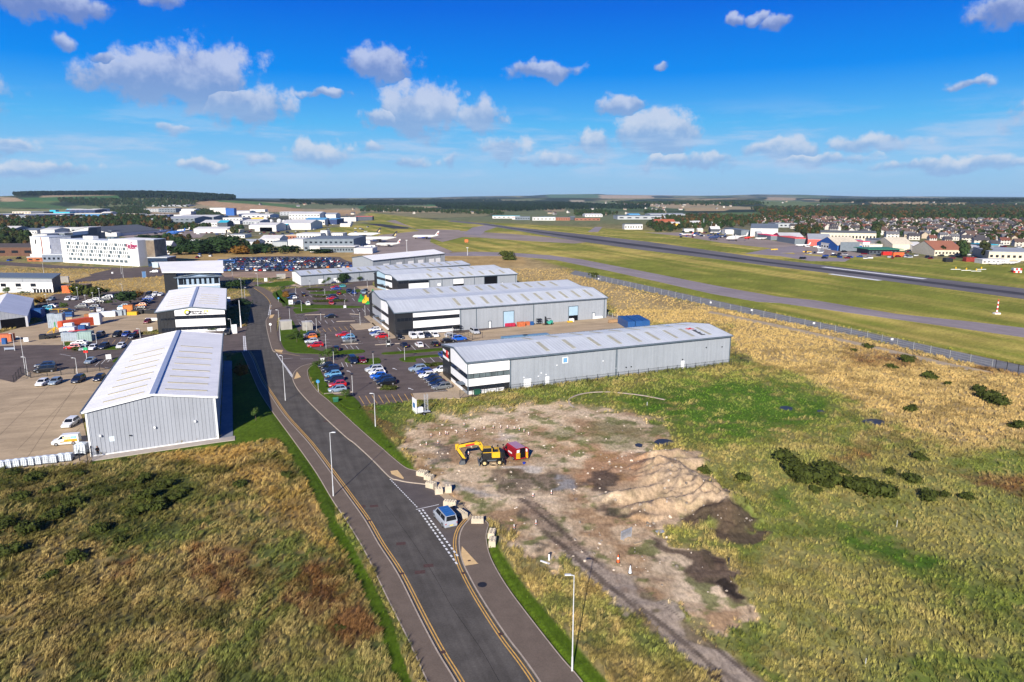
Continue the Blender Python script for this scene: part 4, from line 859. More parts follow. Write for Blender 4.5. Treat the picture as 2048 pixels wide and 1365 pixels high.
def office_end(fr, prof_h, e_face=True):
    lp, wf = fr.Lp, 10.0
def two_bay(nm, label, A, Ep, Pp, eave, rise, wfr, panel_w, lights, lights2, doors):
    fr = Frame(A, Ep, Pp); lp = fr.Lp; le = fr.Le
    shed(nm, label, fr, [(0, eave), (lp * .27, eave + rise), (lp * .46, eave + rise * .82), (lp * .52, eave + rise * .82), (lp * .8, eave + rise * 1.35), (lp, eave + .7)], m_gwall, m_roofg, rpitch=1.2)
    rooflights(fr, 0, [le * q for q in lights], .2, .85, 1.1, m_light, 3); rooflights(fr, 3, [le * q for q in lights2], .2, .8, 1.1, m_light, 3)
    b0 = wfr[0]
    wallbox(fr, 'p0', .02, le * wfr[0], 0, eave - .1, m_black, 'black_tower', .08); windows(fr, 'p0', .6, le * wfr[0] - .3, 4.6, 5.7, 4, out=.12); windows(fr, 'p0', .6, le * wfr[0] - .3, .6, 1.9, 4, out=.12)
    a, b = le * wfr[0], le * wfr[1]; n = max(3, int((b - a) / 1.8))
    wallbox(fr, 'p0', a, b, 5.7, eave - .15, m_white, 'cladding_panel', .09); windows(fr, 'p0', a, b, 4.5, 5.65, n, out=.10); wallbox(fr, 'p0', a, b, 2.1, 4.45, m_white, 'cladding_panel', .09)
    windows(fr, 'p0', a, b, .95, 2.05, n, out=.10); wallbox(fr, 'p0', a, b, .02, .9, m_white, 'cladding_panel', .09)
    wallbox(fr, 'e0', 0, lp * .22, 0, 0, m_black, 'black_tower', .15, zt=lambda s: fr.ztop(s) - .1); wallbox(fr, 'e0', lp * .88, lp, 0, 0, m_black, 'black_tower', .15, zt=lambda s: fr.ztop(s) - .1)
    for s0, s1, mt in ((.22, .50, m_white), (.52, .88, panel_w)):
        wallbox(fr, 'e0', lp * s0, lp * s1, 5.7, 0, mt, 'cladding_panel', .09, zt=lambda s: fr.ztop(s) - .12); windows(fr, 'e0', lp * s0, lp * s1, 4.5, 5.6, 5, out=.10)
        wallbox(fr, 'e0', lp * s0, lp * s1, 2.1, 4.45, mt, 'cladding_panel', .09); windows(fr, 'e0', lp * s0, lp * s1, .95, 2.05, 5, out=.10); wallbox(fr, 'e0', lp * s0, lp * s1, .02, .9, mt, 'cladding_panel', .09)
    canopy(fr, 'e0', lp * .38, 2.6); canopy(fr, 'e0', lp * .62, 2.6)
    for q in (wfr[1] + .004, .35, .62, .985): downpipe(fr, 'p0', le * q, eave - .2)
    for s0, s1, z1, kind in doors:
        wallbox(fr, 'p0', le * s0 - .25, le * s1 + .25, 0, z1 + .25, m_gutter, 'door_surround', .10)
        if kind == 'shut': wallbox(fr, 'p0', le * s0, le * s1, .05, z1, m_shut, 'roller_shutter', .14)
        elif kind == 'half': wallbox(fr, 'p0', le * s0, le * s1, z1 * .38, z1, m_shut, 'roller_shutter', .14); wallbox(fr, 'p0', le * s0, le * s1, .02, z1 * .38, m_dark, 'open_doorway', .12)
        elif kind == 'halfw': wallbox(fr, 'p0', le * s0, le * s1, z1 * .55, z1, m_white, 'roller_shutter', .14); wallbox(fr, 'p0', le * s0, le * s1, .02, z1 * .55, m_dark, 'open_doorway', .12)
        elif kind == 'open': wallbox(fr, 'p0', le * s0, le * s1, .02, z1, m_dark, 'open_doorway', .13)
        else: wallbox(fr, 'p0', le * s0, le * s1, .02, z1, m_door, 'door', .13)
    return fr
f5 = two_bay('warehouse', 'wide twin ridged grey warehouse with black and white office front facing the parked cars', G(791, 672), G(1212.6, 635.5), G(741, 632.5), hgt(791, 672, 625.5), 2.3, (.075, .275), m_gwall2,
             (.28, .345, .41, .475, .54, .605, .67, .735, .80, .865, .93), (.22, .285, .35, .415, .48, .545, .61, .675, .74, .81, .88), [(.478, .525, 5.2, 'shut'), (.80, .845, 5.2, 'half'), (.408, .418, 2.2, 'door'), (.925, .935, 2.2, 'door')])
f6 = two_bay('warehouse', 'grey twin ridged warehouse with pale blue and white office end beside the green machines', G(796, 587.7), G(1034, 572), G(750, 574), hgt(796, 587.7, 561), 1.9, (.085, .245), M('pale_blue_panel', (.36, .50, .60), .5, .05),
             (.27, .36, .45, .545, .61, .71, .80, .89), (.38, .47, .56, .66, .75), [(.445, .53, 5.4, 'halfw'), (.71, .82, 5.6, 'open'), (.86, .872, 2.3, 'door')])
wallbox(f6, 'p0', f6.Le * .315, f6.Le * .34, 2.6, 3.8, m_white, 'sign_panel', .2)
A = G(602.5, 571); f7 = Frame(A, A + (G(950.5, 527.5, 6.6) - G(601.7, 550.3, 6.6)) * 1.0, G(585.3, 561.5))
h7 = hgt(602.5, 571, 551)
f7.e.z = 0
shed('warehouse', 'very long low grey warehouse with white gable behind the far end of the car park', f7, [(0, h7), (f7.Lp * .55, h7 + 1.2), (f7.Lp, h7 + .1)], m_gwall, m_roofg, rpitch=1.5)
rooflights(f7, 0, [f7.Le * (.05 + q * .055) for q in range(17)], .2, .8, 1.2, m_light, 1)
wallbox(f7, 'e0', 0, f7.Lp, 0, 0, m_white, 'cladding_panel', .08, zt=lambda s: f7.ztop(s) - .1)
for q in (.115, .19, .31, .4, .52, .64, .76, .88): downpipe(f7, 'p0', f7.Le * q, h7)
for q in (.09, .17): wallbox(f7, 'p0', f7.Le * q, f7.Le * q + 3, .1, 2.6, m_door, 'loading_door', .1)
A = G(746.3, 545); f8 = Frame(A, A + (G(896.6, 512.2, 7) - G(746, 528, 7)), G(705.5, 537.5)); f8.e.z = 0
shed('warehouse', 'farthest grey warehouse in the row, white doors high on its side', f8, [(0, 7.2), (f8.Lp * .5, 9.0), (f8.Lp, 7.2)], m_gwall, m_roofw, rpitch=1.8)
for q in (.13, .3, .46, .6, .76, .86): wallbox(f8, 'p0', f8.Le * q, f8.Le * q + 5, 1.0, 4.5, m_door, 'loading_door', .12)
for q in (.22, .4, .55, .7, .93): downpipe(f8, 'p0', f8.Le * q, 7)

# white marquee shed at the left edge
A = G(-90, 672); f9 = Frame(A, A + (G(60, 620, 5.5) - G(55, 634, 5.5)) * 3.0, G(57, 653)); h9 = hgt(57, 653, 632)
shed('storage_tent', 'white tent shaped storage shed with a wide dark open doorway', f9, [(0, h9), (f9.Lp * .58, h9 + 3), (f9.Lp, h9)], M('tent_grey', (.42, .44, .47), .6, .05), m_roofw, cat='shed', seam=0, gut=False, over=.2)
wallbox(f9, 'e0', f9.Lp * .62, f9.Lp * .97, 0, h9 * .92, m_dark, 'open_doorway', .08); wallbox(f9, 'e0', f9.Lp * .97, f9.Lp + .1, 0, h9, m_white, 'corner_post', .1)
# grey and white office at the left edge
A = G(-140, 586); f10 = Frame(A, A + Vector((-.42, .907, 0)) * 22, G(108, 586)); h10 = hgt(108, 586, 556)
shed('office_block', 'long white and grey two storey office with dark sloping roof, left edge', f10, [(0, h10), (f10.Lp * .5, h10 + .2), (f10.Lp, h10)], M('blue_black_cladding', (.05, .06, .08), .5, .05), M('dark_blue_grey_roof', (.10, .13, .17), .5, .05), cat='office', seam=.03)
wallbox(f10, 'e0', .1, f10.Lp - .1, .3, h10 - 2.0, m_white, 'white_wall', .08); wallbox(f10, 'e0', .1, f10.Lp - .1, h10 - 1.95, h10 - .1, M('mid_grey_panel', (.30, .32, .35), .5, .05), 'grey_fascia', .08)
for s in (.35, .47, .58, .70, .82):
    wallbox(f10, 'e0', f10.Lp * s, f10.Lp * s + 2.6, h10 - 4.1, h10 - 2.5, m_glass, 'window', .12); wallbox(f10, 'e0', f10.Lp * s + .4, f10.Lp * s + 2.9, 1.7, 2.2, m_glass, 'window', .12)
for s in range(6): wallbox(f10, 'e0', f10.Lp * (.84 + s * .025), f10.Lp * (.84 + s * .025) + 1.1, .1, 1.9, m_glass, 'vent_door', .14)
wallbox(f10, 'e0', f10.Lp * .76, f10.Lp * .762, 0, h10, m_gutter, 'downpipe', .14)

# hotel
def block(name, label, x0, x1, yb, yt, depth, wall, roof=None, yb1=None, cat='building', group=None, rise=0.0, win=0, parent_only=False, yaw=None, wmat=None, over=.0):
    """building whose front stands between two points of the photograph; height from the row of its top"""
    A = G(x0, yb); B = G(x1, yb1 if yb1 else yb); h = hgt((x0 + x1) / 2, (yb + (yb1 or yb)) / 2, yt)
    d = (B - A).normalized(); n = Vector((-d.y, d.x, 0)); L_ = (B - A).length
    root = thing(name, label, cat, (A.x, A.y, 0), 0, group); at = lambda a, b, z: Vector((d.x * a + n.x * b, d.y * a + n.y * b, z))
    w = MB(); q = [at(0, 0, 0), at(L_, 0, 0), at(L_, depth, 0), at(0, depth, 0)]; w.prism([(p.x, p.y) for p in q], -.3, h)
    if rise: w.add([at(0, 0, h), at(0, depth, h), at(0, depth / 2, h + rise), at(L_, 0, h), at(L_, depth, h), at(L_, depth / 2, h + rise)], [(0, 1, 2), (3, 4, 5)])
    w.build('wall', wall, root); rm = MB(); o = over + .15
    if rise:
        for s_ in (0, 1):
            y0, y1 = ((-o, depth / 2), (depth + o, depth / 2))[s_]; zz = h - rise * o / (depth / 2)
            lo = [at(-o, y0, zz), at(L_ + o, y0, zz), at(L_ + o, y1, h + rise), at(-o, y1, h + rise)]; rm.add(lo + [p + Vector((0, 0, .25)) for p in lo], [(4, 5, 6, 7), (0, 1, 5, 4), (1, 2, 6, 5), (2, 3, 7, 6), (3, 0, 4, 7)])
    else:
        q = [at(-o, -o, 0), at(L_ + o, -o, 0), at(L_ + o, depth + o, 0), at(-o, depth + o, 0)]; rm.prism([(p.x, p.y) for p in q], h + .01, h + .45)
    rm.build('roof', roof or m_roofg, root)
    if win:
        rows = max(1, int(h / 4.2)); wm = MB(); step = L_ / win
        for r in range(rows):
            for i in range(win):
                a = step * (i + .25); z = h * (r + .35) / rows; me = [at(a, -.06, z), at(a + step * .5, -.06, z), at(a + step * .5, -.06, z + h * .3 / rows), at(a, -.06, z + h * .3 / rows)]
                MB().add(me + [p + Vector((n.x * .1, n.y * .1, 0)) for p in me], [(0, 1, 2, 3), (0, 1, 5, 4), (2, 3, 7, 6)]).build('window', wmat or m_glass, root)
    root['h'] = h; return root, at, L_, h, d, n
m_hw = M('hotel_white_render', (.80, .79, .77), .7, .03, .05)
m_hg = M('hotel_grey_pane', (.10, .13, .15), .3, .2, .3)
r_, at, L_, h_, d_, n_ = block('hotel', 'white hotel with staggered grey windows and plain grey end wall', 127, 279.5, 524.5, 482, 14, m_hw, m_roofg, yb1=533, cat='hotel')
rs = random.Random(3); rowsz = [h_ * q for q in (.80, .64, .48, .32)]
for ri, z in enumerate(rowsz):
    a = L_ * .075
    k = ri
    while a < L_ * .865:
        wide = (k % 4 == 1); w = L_ * (.034 if wide else .011); w_ = MB(); q = [at(a, -.12, z), at(a + w, -.12, z), at(a + w, -.12, z + h_ * .13), at(a, -.12, z + h_ * .13)]
        w_.add(q + [p + Vector((n_.x * .2, n_.y * .2, 0)) for p in q], [(0, 1, 2, 3), (0, 1, 5, 4), (1, 2, 6, 5), (2, 3, 7, 6), (3, 0, 4, 7)]); w_.build('window', m_hg, r_); a += w + L_ * (.013 if not wide else .017) ; k += 1
for i in range(14):
    a = L_ * (.09 + i * .056); MB().beam(at(a, -.1, h_ * .18), at(a + L_ * .04, -.1, h_ * .18), .2, h_ * .11).build('ground_floor_window', m_hg, r_)
MB().beam(at(L_ * .05, -.3, h_ * .285), at(L_ * .875, -.3, h_ * .285), .6, .5).build('ledge', m_hw, r_)
MB().prism([at(a, b, 0).to_2d() for a, b in ((L_ * .62, 1.2), (L_, -.25), (L_ + .6, 21), (L_ * .62, 21))], 0, h_ * 1.09).build('stair_block', m_hw, r_)
MB().prism([at(a, b, 0).to_2d() for a, b in ((L_ + .05, -.3), (L_ + .8, -.3), (L_ + .9, 21.2), (L_ + .2, 21.2))], 0, h_ * 1.085).build('end_wall', M('hotel_end_grey', (.42, .43, .47), .6, .04), r_)
for s, tz, sz in (('CROWNE', .845, 2.3), ('PLAZA', .77, 2.3)): text(s, sz, at(L_ * .935, -.45, h_ * tz), d_, (0, 0, 1), M('hotel_sign_magenta', (.35, .02, .10), .5, .02), r_)
text('C', 2.2, at(L_ * .935, -.45, h_ * .94), d_, (0, 0, 1), MATS['hotel_sign_magenta'], r_)
for a, w, hh in ((.18, 10, 1.8), (.50, 3, 1.5), (.55, 3, 1.5)): MB().beam(at(L_ * a, 9, h_ + 1.3), at(L_ * a + w, 9, h_ + 1.3), 4, 2.2).build('roof_plant', m_white if w > 5 else m_hg, r_)
r2_, at, L_, h_, d_, n_ = block('hotel', 'rear hotel wing with two white end walls and dark blue window side', 66, 104, 519, 474.5, 16, m_hw, m_roofg, yb1=521, cat='hotel')
MB().beam(at(L_ * .57, -.1, h_ / 2), at(L_ * .61, -.1, h_ / 2), .3, h_).build('red_joint', M('dull_red', (.22, .06, .04), .7, .1), r2_)
MB().beam(at(L_ * .26, -.1, h_ * .8), at(L_ * .31, -.1, h_ * .8), .3, h_ * .2).build('window', m_glass, r2_)
A = G(104, 521); E_ = G(205, 505); fb = Frame(A, E_, A + Vector((-.3, .95, 0)) * 16)
rb = thing('hotel', 'long hotel wing clad in dark blue, behind the white windowed front', 'hotel', (A.x, A.y, 0)); MB().prism([fb.at(a, b).to_2d() for a, b in ((0, 0), (fb.Le, 0), (fb.Le, 16), (0, 16))], 0, hgt(104, 521, 476)).build('wall', M('night_blue_cladding', (.035, .06, .11), .5, .2, .1), rb)
hb = hgt(104, 521, 476)
for i in range(16):
    for k in range(4):
        q = fb.at(fb.Le * (i + .3 * (k % 2)) / 16.5, -.15, hb * (.22 + k * .19)); MB().beam(q, q + fb.e * (fb.Le / 34), .2, hb * .15).build('window', m_hg, rb)
MB().prism([fb.at(a, b).to_2d() for a, b in ((fb.Le * .74, 2), (fb.Le * .93, 2), (fb.Le * .93, 14), (fb.Le * .74, 14))], 0, hb * 1.28).build('lift_tower', MATS['night_blue_cladding'], rb)
MB().prism([fb.at(a, b).to_2d() for a, b in ((fb.Le * .42, 3), (fb.Le * .72, 3), (fb.Le * .72, 12), (fb.Le * .42, 12))], 0, hb * 1.16).build('plant_screen', m_white, rb)
r_, at, L_, h_, d_, n_ = block('hotel_extension', 'bronze and glass hotel extension beside the grey end wall', 297, 313, 532, 480.5, 15, M('bronze_screen', (.16, .13, .10), .5, .4, .25), m_roofg, cat='hotel')
for i in range(8): MB().beam(at(L_ * (i + .3) / 8, -.1, h_ * .7), at(L_ * (i + .6) / 8, -.1, h_ * .7), .2, h_ * .5).build('fin', M('bronze_fin', (.32, .24, .16), .4, .2), r_)
block('hotel_lobby', 'low dark glazed hotel lobby at the foot of the extension', 297, 336, 533, 516, 12, M('lobby_glass', (.02, .04, .08), .2, .3, .2), m_roofg, cat='lobby', win=6)
block('hotel_podium', 'low blue grey podium between the two hotel wings', 86, 132, 524, 510, 18, M('podium_blue', (.17, .20, .26), .6, .1), m_roofg, cat='building', win=5)
block('brown_hall', 'low brown hall at the left edge beside the hotel', -60, 70, 512, 495, 30, M('brown_wall', (.13, .07, .05), .8, .1), M('brown_roof', (.10, .085, .08), .8, .1), cat='hall', rise=2, win=5)
block('brick_wall_block', 'low orange brick block in front of the podium', 55, 98, 523, 515, 5, M('orange_brick', (.35, .13, .06), .85, .2), cat='building', win=3)
block('white_hut', 'small white flat roofed hut before the rear hotel wing', 62, 80, 518, 509.5, 6, m_hw, cat='hut')
block('ticket_hut', 'pale blue hut beside the hotel lobby', 305, 317, 535, 526, 4, M('pale_blue', (.40, .50, .58), .6, .05), cat='hut')

# ---------------------------------------------------------------- vehicles
m_paint = M('car_paint', rough=.28, var=.03, sc=1.0, fine=.0, obcol=True, spec=.6)
m_cglass = M('car_glass', (.010, .013, .018), .06, 0, 1, fine=0, spec=.7)
m_tyre = M('tyre_rubber', (.02, .02, .02), .85, .1, 5)
m_rim = M('alloy_rim', (.35, .36, .38), .35, .1, 5, metal=.5)
m_plas = M('dark_plastic', (.03, .03, .032), .6, .1, 3)
m_tail = M('tail_light_red', (.30, .008, .01), .3, 0, 1, fine=0)
m_head = M('headlight_glass', (.70, .72, .74), .1, 0, 1, fine=0)
m_ply = M('yellow_number_plate', (.75, .55, .03), .5, 0, 1, fine=0); m_plw = M('white_number_plate', (.75, .75, .75), .5, 0, 1, fine=0)
KIND = {  # length, width, height, belt height, glass: base front, roof front, roof rear, base rear (fractions from the nose), bonnet height, name
    'hatchback': (4.1, 1.76, 1.50, .92, .27, .44, .86, .97, .84), 'saloon': (4.6, 1.80, 1.44, .90, .30, .46, .76, .90, .84), 'estate': (4.7, 1.80, 1.50, .92, .28, .43, .90, .985, .84),
    'suv': (4.6, 1.88, 1.70, 1.06, .26, .41, .88, .98, 1.00), 'people carrier': (5.0, 1.95, 1.92, 1.12, .17, .33, .965, .995, 1.02), 'van': (4.5, 1.82, 1.86, 1.08, .20, .36, .975, .995, 1.0)}
def car_parts(kind, root, near=False):
    L_, W_, H_, bz, g0, g1, g2, g3, hz = KIND[kind]; w = W_ / 2; X = lambda f: L_ / 2 - f * L_
    secs = []
    for f, k, zb, zt in ((0, .80, .38, .62), (.03, .90, .26, hz - .16), (.12, .98, .20, hz - .05), (g0, 1.0, .20, bz - .02), (.6, 1.0, .20, bz), (g3 - .02 if g3 < .95 else .93, .98, .22, bz), (.985, .93, .26, bz - .08 if g3 < .95 else bz - .02), (1.0, .86, .40, .72)):
        x = X(f); a = w * k; secs.append([(x, -a * .94, zb), (x, -a, zb + .22), (x, -a, zt - .14), (x, -a * .93, zt), (x, a * .93, zt), (x, a, zt - .14), (x, a, zb + .22), (x, a * .94, zb)])
    body = MB().loft(secs)
    rw = w * .76; bw = w * .93; zc = H_ - .035
    gh = [[(X(g0), -bw, bz - .03), (X(g0), bw, bz - .03)], [(X(g1), -rw, zc), (X(g1), rw, zc)], [(X((g1 + g2) / 2), -rw, H_), (X((g1 + g2) / 2), rw, H_)], [(X(g2), -rw, zc), (X(g2), rw, zc)], [(X(g3), -bw, bz - .03), (X(g3), bw, bz - .03)]]
    for a, b in zip(gh, gh[1:]): body.face([a[0], a[1], b[1], b[0]])
    for i in (0, 1): body.face([(X(g0), (-bw, bw)[i], bz - .03)] + [gh[k][i] for k in (1, 2, 3)] + [(X(g3), (-bw, bw)[i], bz - .03)])
    body.build('body', m_paint, root)
    def pane(a, b, c, d, n_, t=.012):
        q = [Vector(p) for p in (a, b, c, d)]; n = (q[1] - q[0]).cross(q[3] - q[0]).normalized()
        if n.dot(Vector((0, 0, .5)) + Vector((q[0].x, q[0].y * 3, 0))) < 0: n = -n
        MB().face([p + n * t for p in q]).build(n_, m_cglass, root)
    def lerp(a, b, t): return tuple(a[i] + (b[i] - a[i]) * t for i in range(3))
    def quad(A_, B_, C_, D_, u0, u1, v0, v1): 
        f = lambda u, v: lerp(lerp(A_, B_, u), lerp(D_, C_, u), v); return f(u0, v0), f(u1, v0), f(u1, v1), f(u0, v1)
    pane(*quad(gh[0][0], gh[0][1], gh[1][1], gh[1][0], .05, .95, .08, .95), 'windscreen')
    if kind != 'van': pane(*quad(gh[4][0], gh[4][1], gh[3][1], gh[3][0], .08, .92, .15, .92), 'rear_window')
    for i in (0, 1):
        f0, f1 = gh[0][i], (X(g3), (-bw, bw)[i], bz - .03); r0, r1 = gh[1][i], gh[3][i]
        if kind == 'van': pane(*quad(f0, f1, r1, r0, .06, .27, .1, .85), 'side_window')
        else: pane(*quad(f0, f1, r1, r0, .07, .50, .1, .88), 'side_window'); pane(*quad(f0, f1, r1, r0, .53, .93, .1, .88), 'side_window')
    r = .33 if kind != 'people carrier' else .36
    for fx in (.185, .80):
        for sgn in (-1, 1):
            y0, y1 = sgn * (w - .20), sgn * (w + .015)
            t = MB().tube((X(fx), y0, r), (X(fx), y1, r), r, n=14).build('wheel', m_tyre, root)
            MB().tube((X(fx), y1 - sgn * .01, r), (X(fx), y1 + sgn * .015, r), r * .62, n=10).build('rim', m_rim, t)
    for sgn in (-1, 1):
        MB().box((X(.035), sgn * w * .66, .56), (.22, w * .34, .15)).build('headlight', m_head, root)
        MB().box((X(.985), sgn * w * .78, .68), (.12, w * .22, .22)).build('tail_light', m_tail, root)
    MB().box((X(1.0) - .01, 0, .50), (.03, .52, .12)).build('number_plate', m_ply, root); MB().box((X(0) + .01, 0, .40), (.03, .52, .12)).build('number_plate', m_plw, root)
    for sgn in (-1, 1): MB().box((X(g0 + .07), sgn * (w + .06), bz - .02), (.12, .16, .13)).build('wing_mirror', m_paint, root)
COL = {'white': (.75, .76, .78), 'silver': (.42, .44, .47), 'grey': (.14, .15, .16), 'black': (.008, .009, .012), 'navy': (.008, .016, .045), 'blue': (.02, .06, .28), 'light blue': (.12, .30, .48),
       'red': (.42, .012, .015), 'dark red': (.14, .006, .012), 'orange': (.65, .18, .02), 'teal': (.06, .30, .32), 'silver blue': (.22, .29, .38), 'bright blue': (.01, .10, .50), 'turquoise': (.01, .28, .42)}
PROTO = {}
def car(px, py, deg, color, kind, label, group, first=None):
    """deg: where the nose points, from straight right, anticlockwise"""
    g = G(px, py)
    if kind not in PROTO:
        r = thing('parked_' + kind.replace(' ', '_') if kind != 'van' else 'parked_van', label, 'car' if kind != 'van' else 'van'); car_parts(kind, r); PROTO[kind] = r
        for q in list(KIDS[r.name]) : q.color = (*COL[color], 1)
        r.location = (g.x, g.y, .02); r.rotation_euler = (0, 0, R(deg)); r['group'] = group; return r
    return copy_tree(PROTO[kind], (g.x, g.y, .02), R(deg), label, COL[color], group=group)
E1, N1 = 24, 114      # along the sheds, and across them
ORD = ['foremost', 'second', 'third', 'fourth', 'fifth', 'sixth', 'seventh', 'eighth', 'ninth']
def zz(name, x, y):
    o = {'3': (540, 620, 5.1125), '7': (540, 500, 6.4), '8': (720, 490, 6.4), '5a': (0, 520, 6.4), '4': (0, 640, 4.265), '6': (280, 500, 6.4), '5': (780, 800, 3.9)}[name]; return o[0] + x / o[2], o[1] + y / o[2]
def row(zoom, where, cars, group, near='front'):
    n = len(cars)
    for i, (x, y, deg, colr, kind) in enumerate(cars):
        p = zz(zoom, x, y); same = sum(1 for c_ in cars if c_[3:] == (colr, kind))
        lab = f'{colr} {kind} {where}' if same == 1 else f'{colr} {kind}, {ORD[i]} in line {where}'
        if n > 1 and same == 1: lab = f'{colr} {kind} {where}'
        car(p[0], p[1] + 1, deg, colr, kind, lab, group)
ga = 'cars in the car park east of the road'; gb = 'cars in the lots on the west side'
row('3', 'in the row beside the blue cycle sign', [(690,828,E1+180,'silver blue','hatchback'), (692,778,E1+180,'red','hatchback'), (660,725,E1+180,'navy','estate'), (645,672,E1+180,'light blue','hatchback'), (622,622,E1+180,'navy','suv'), (585,583,E1+180,'black','saloon')], ga)
row('3', 'in the middle row of the nearest car park', [(1190,758,E1+180,'black','suv'), (1160,722,E1+180,'navy','estate'), (1110,690,E1+180,'bright blue','hatchback'), (1095,652,E1+180,'white','hatchback'), (1065,622,E1+180,'silver','suv')], ga)
row('3', 'along the nearest shed gable', [(1755,800,E1+180,'grey','estate'), (1720,768,E1+180,'navy','saloon'), (1688,740,E1+180,'black','hatchback'), (1655,712,E1+180,'navy','hatchback'), (1605,683,E1+180,'white','hatchback'), (1575,645,E1+180,'blue','hatchback'), (1510,617,E1+180,'silver blue','suv')], ga)
row('3', 'parked against the black gable tower', [(1745,627,E1+180,'white','hatchback')], ga)
row('3', 'facing us at the head of the nearest lot', [(945,528,N1+180,'dark red','hatchback'), (848,532,N1+180,'navy','people carrier')], ga)
row('3', 'showing its yellow plate beside the sapling', [(675,408,N1,'navy','saloon')], ga)
row('3', 'in the row behind the sapling', [(465,372,E1+180,'red','estate'), (425,330,E1+180,'silver','hatchback'), (415,285,E1+180,'orange','hatchback'), (410,262,E1+180,'navy','hatchback')], ga)
row('3', 'in the middle row of the second lot', [(815,322,E1+180,'grey','hatchback'), (800,288,E1+180,'light blue','hatchback'), (745,262,E1+180,'red','saloon')], ga)
row('3', 'by the pale paving near the twin ridged office', [(1140,280,E1+180,'red','hatchback'), (1108,260,E1+180,'silver','estate'), (1085,250,E1+180,'blue','hatchback'), (1070,212,E1+180,'white','hatchback')], ga)
row('3', 'alone in the empty bays of the second lot', [(620,76,E1+180,'black','saloon')], ga)
row('3', 'lined up before the white office panels', [(1325,292,N1+180,'black','hatchback'), (1462,282,N1+180,'white','van'), (1538,280,N1+180,'white','van'), (1608,272,N1+180,'navy','suv'), (1688,268,N1+180,'white','hatchback')], ga)
row('3', 'in the angled group beside the fence gate', [(1820,325,E1,'black','saloon'), (1935,305,E1,'bright blue','suv'), (1890,282,E1,'grey','estate'), (1850,272,E1,'silver','hatchback')], ga)
row('3', 'showing its tail above the curved kerb', [(1370,372,N1,'navy','saloon'), (1525,368,N1,'white','saloon'), (1685,358,N1,'black','saloon')], ga)
row('3', 'half hidden behind the black tower', [(1765,470,N1,'blue','hatchback')], ga)
row('7', 'in the farthest row of the east lot', [(845,502,E1+180,'blue','saloon'), (830,483,E1+180,'red','hatchback'), (915,472,E1+180,'teal','hatchback')], ga)
row('7', 'in the far cluster before the green machines', [(880,562,N1,'dark red','hatchback'), (1010,555,N1+180,'navy','hatchback'), (1030,525,E1,'black','saloon'), (1075,558,N1+180,'blue','hatchback'), (1195,552,N1+180,'silver blue','suv'), (1230,530,N1+180,'black','hatchback')], ga)
row('7', 'in the hedge edged bay of the far lot', [(785,690,N1+180,'red','hatchback'), (840,648,E1+180,'navy','saloon'), (790,628,E1+180,'red','saloon'), (790,605,E1+180,'black','estate')], ga)
row('7', 'near the white board at the far verge', [(285,620,E1+180,'white','hatchback'), (270,592,E1+180,'black','estate'), (430,583,N1,'black','hatchback'), (355,688,E1+180,'black','saloon'), (485,698,N1,'white','hatchback')], ga)
row('4', 'outside the mesh fence on the left', [(390,440,E1+180,'black','people carrier'), (385,398,E1+180,'navy','estate')], gb)
row('4', 'inside the mesh fence on the sandy yard', [(365,550,N1+165,'white','hatchback'), (475,540,N1+165,'silver blue','hatchback'), (672,522,N1+165,'navy','suv'), (852,508,N1+165,'navy','hatchback')], gb)
row('4', 'standing beside the nearest shed wall', [(605,895,N1+165,'white','estate')], gb)
row('4', 'alone in the small lot by the green sign', [(775,360,N1+165,'silver blue','saloon')], gb)
row('4', 'on the rounded lawn corner before the storage yard', [(625,242,E1+165,'red','estate'), (680,205,E1+165,'white','saloon'), (720,252,N1+165,'silver','hatchback'), (797,247,N1+165,'white','hatchback'), (890,238,N1+165,'navy','suv'), (1035,232,N1+165,'white','hatchback')], gb)
row('4', 'backed up to the storage yard edge', [(855,138,N1+165,'grey','suv'), (1003,135,N1+165,'black','suv'), (1080,132,N1+165,'blue','hatchback'), (1165,125,N1+165,'red','hatchback'), (1135,150,N1+165,'navy','hatchback')], gb)
row('5a', 'alone on the concrete by the dark office front', [(1890,800,N1+165,'dark red','hatchback')], gb)
row('5a', 'in the lot by the autumn tree behind the tent', [(665,512,N1+165,'silver blue','hatchback'), (882,508,N1+165,'white','suv'), (965,505,N1+165,'white','hatchback'), (655,602,E1+165,'white','saloon'), (600,640,E1+165,'turquoise','people carrier')], gb)
row('5a', 'in the double row of the far west lot', [(1200,610,E1+165,'navy','estate'), (1045,605,E1+165,'grey','suv'), (1190,655,N1,'grey','hatchback'), (1275,650,N1,'white','hatchback'), (1140,542,E1+165,'white','saloon'), (1285,548,E1+165,'black','saloon'), (1220,515,E1+165,'silver','hatchback'), (1360,507,E1+165,'grey','suv'), (1385,482,E1+165,'white','estate')], gb)
row('5a', 'in the row by the bright green tree', [(1590,600,E1+165,'light blue','hatchback'), (1815,585,E1+165,'orange','hatchback'), (1850,555,E1+165,'navy','saloon'), (1870,535,E1+165,'white','hatchback'), (1900,505,E1+165,'blue','suv'), (1920,482,E1+165,'silver','hatchback'), (1805,625,E1+165,'black','hatchback'), (1615,640,N1,'silver','saloon')], gb)
row('5a', 'at the top of the west lot against the rough grass', [(1620,455,N1+165,'white','suv'), (1910,450,N1+165,'black','people carrier'), (1990,448,N1+165,'white','suv'), (2060,450,N1+165,'white','saloon')], gb)
row('5a', 'half hidden behind the heaped equipment', [(880,660,E1,'black','saloon')], gb)
row('6', 'driving on the lane behind the pavilion', [(185,282,E1+165,'white','estate')], gb)
row('6', 'beside the tall white pillar sign', [(1120,1070,N1+165,'black','suv')], gb)
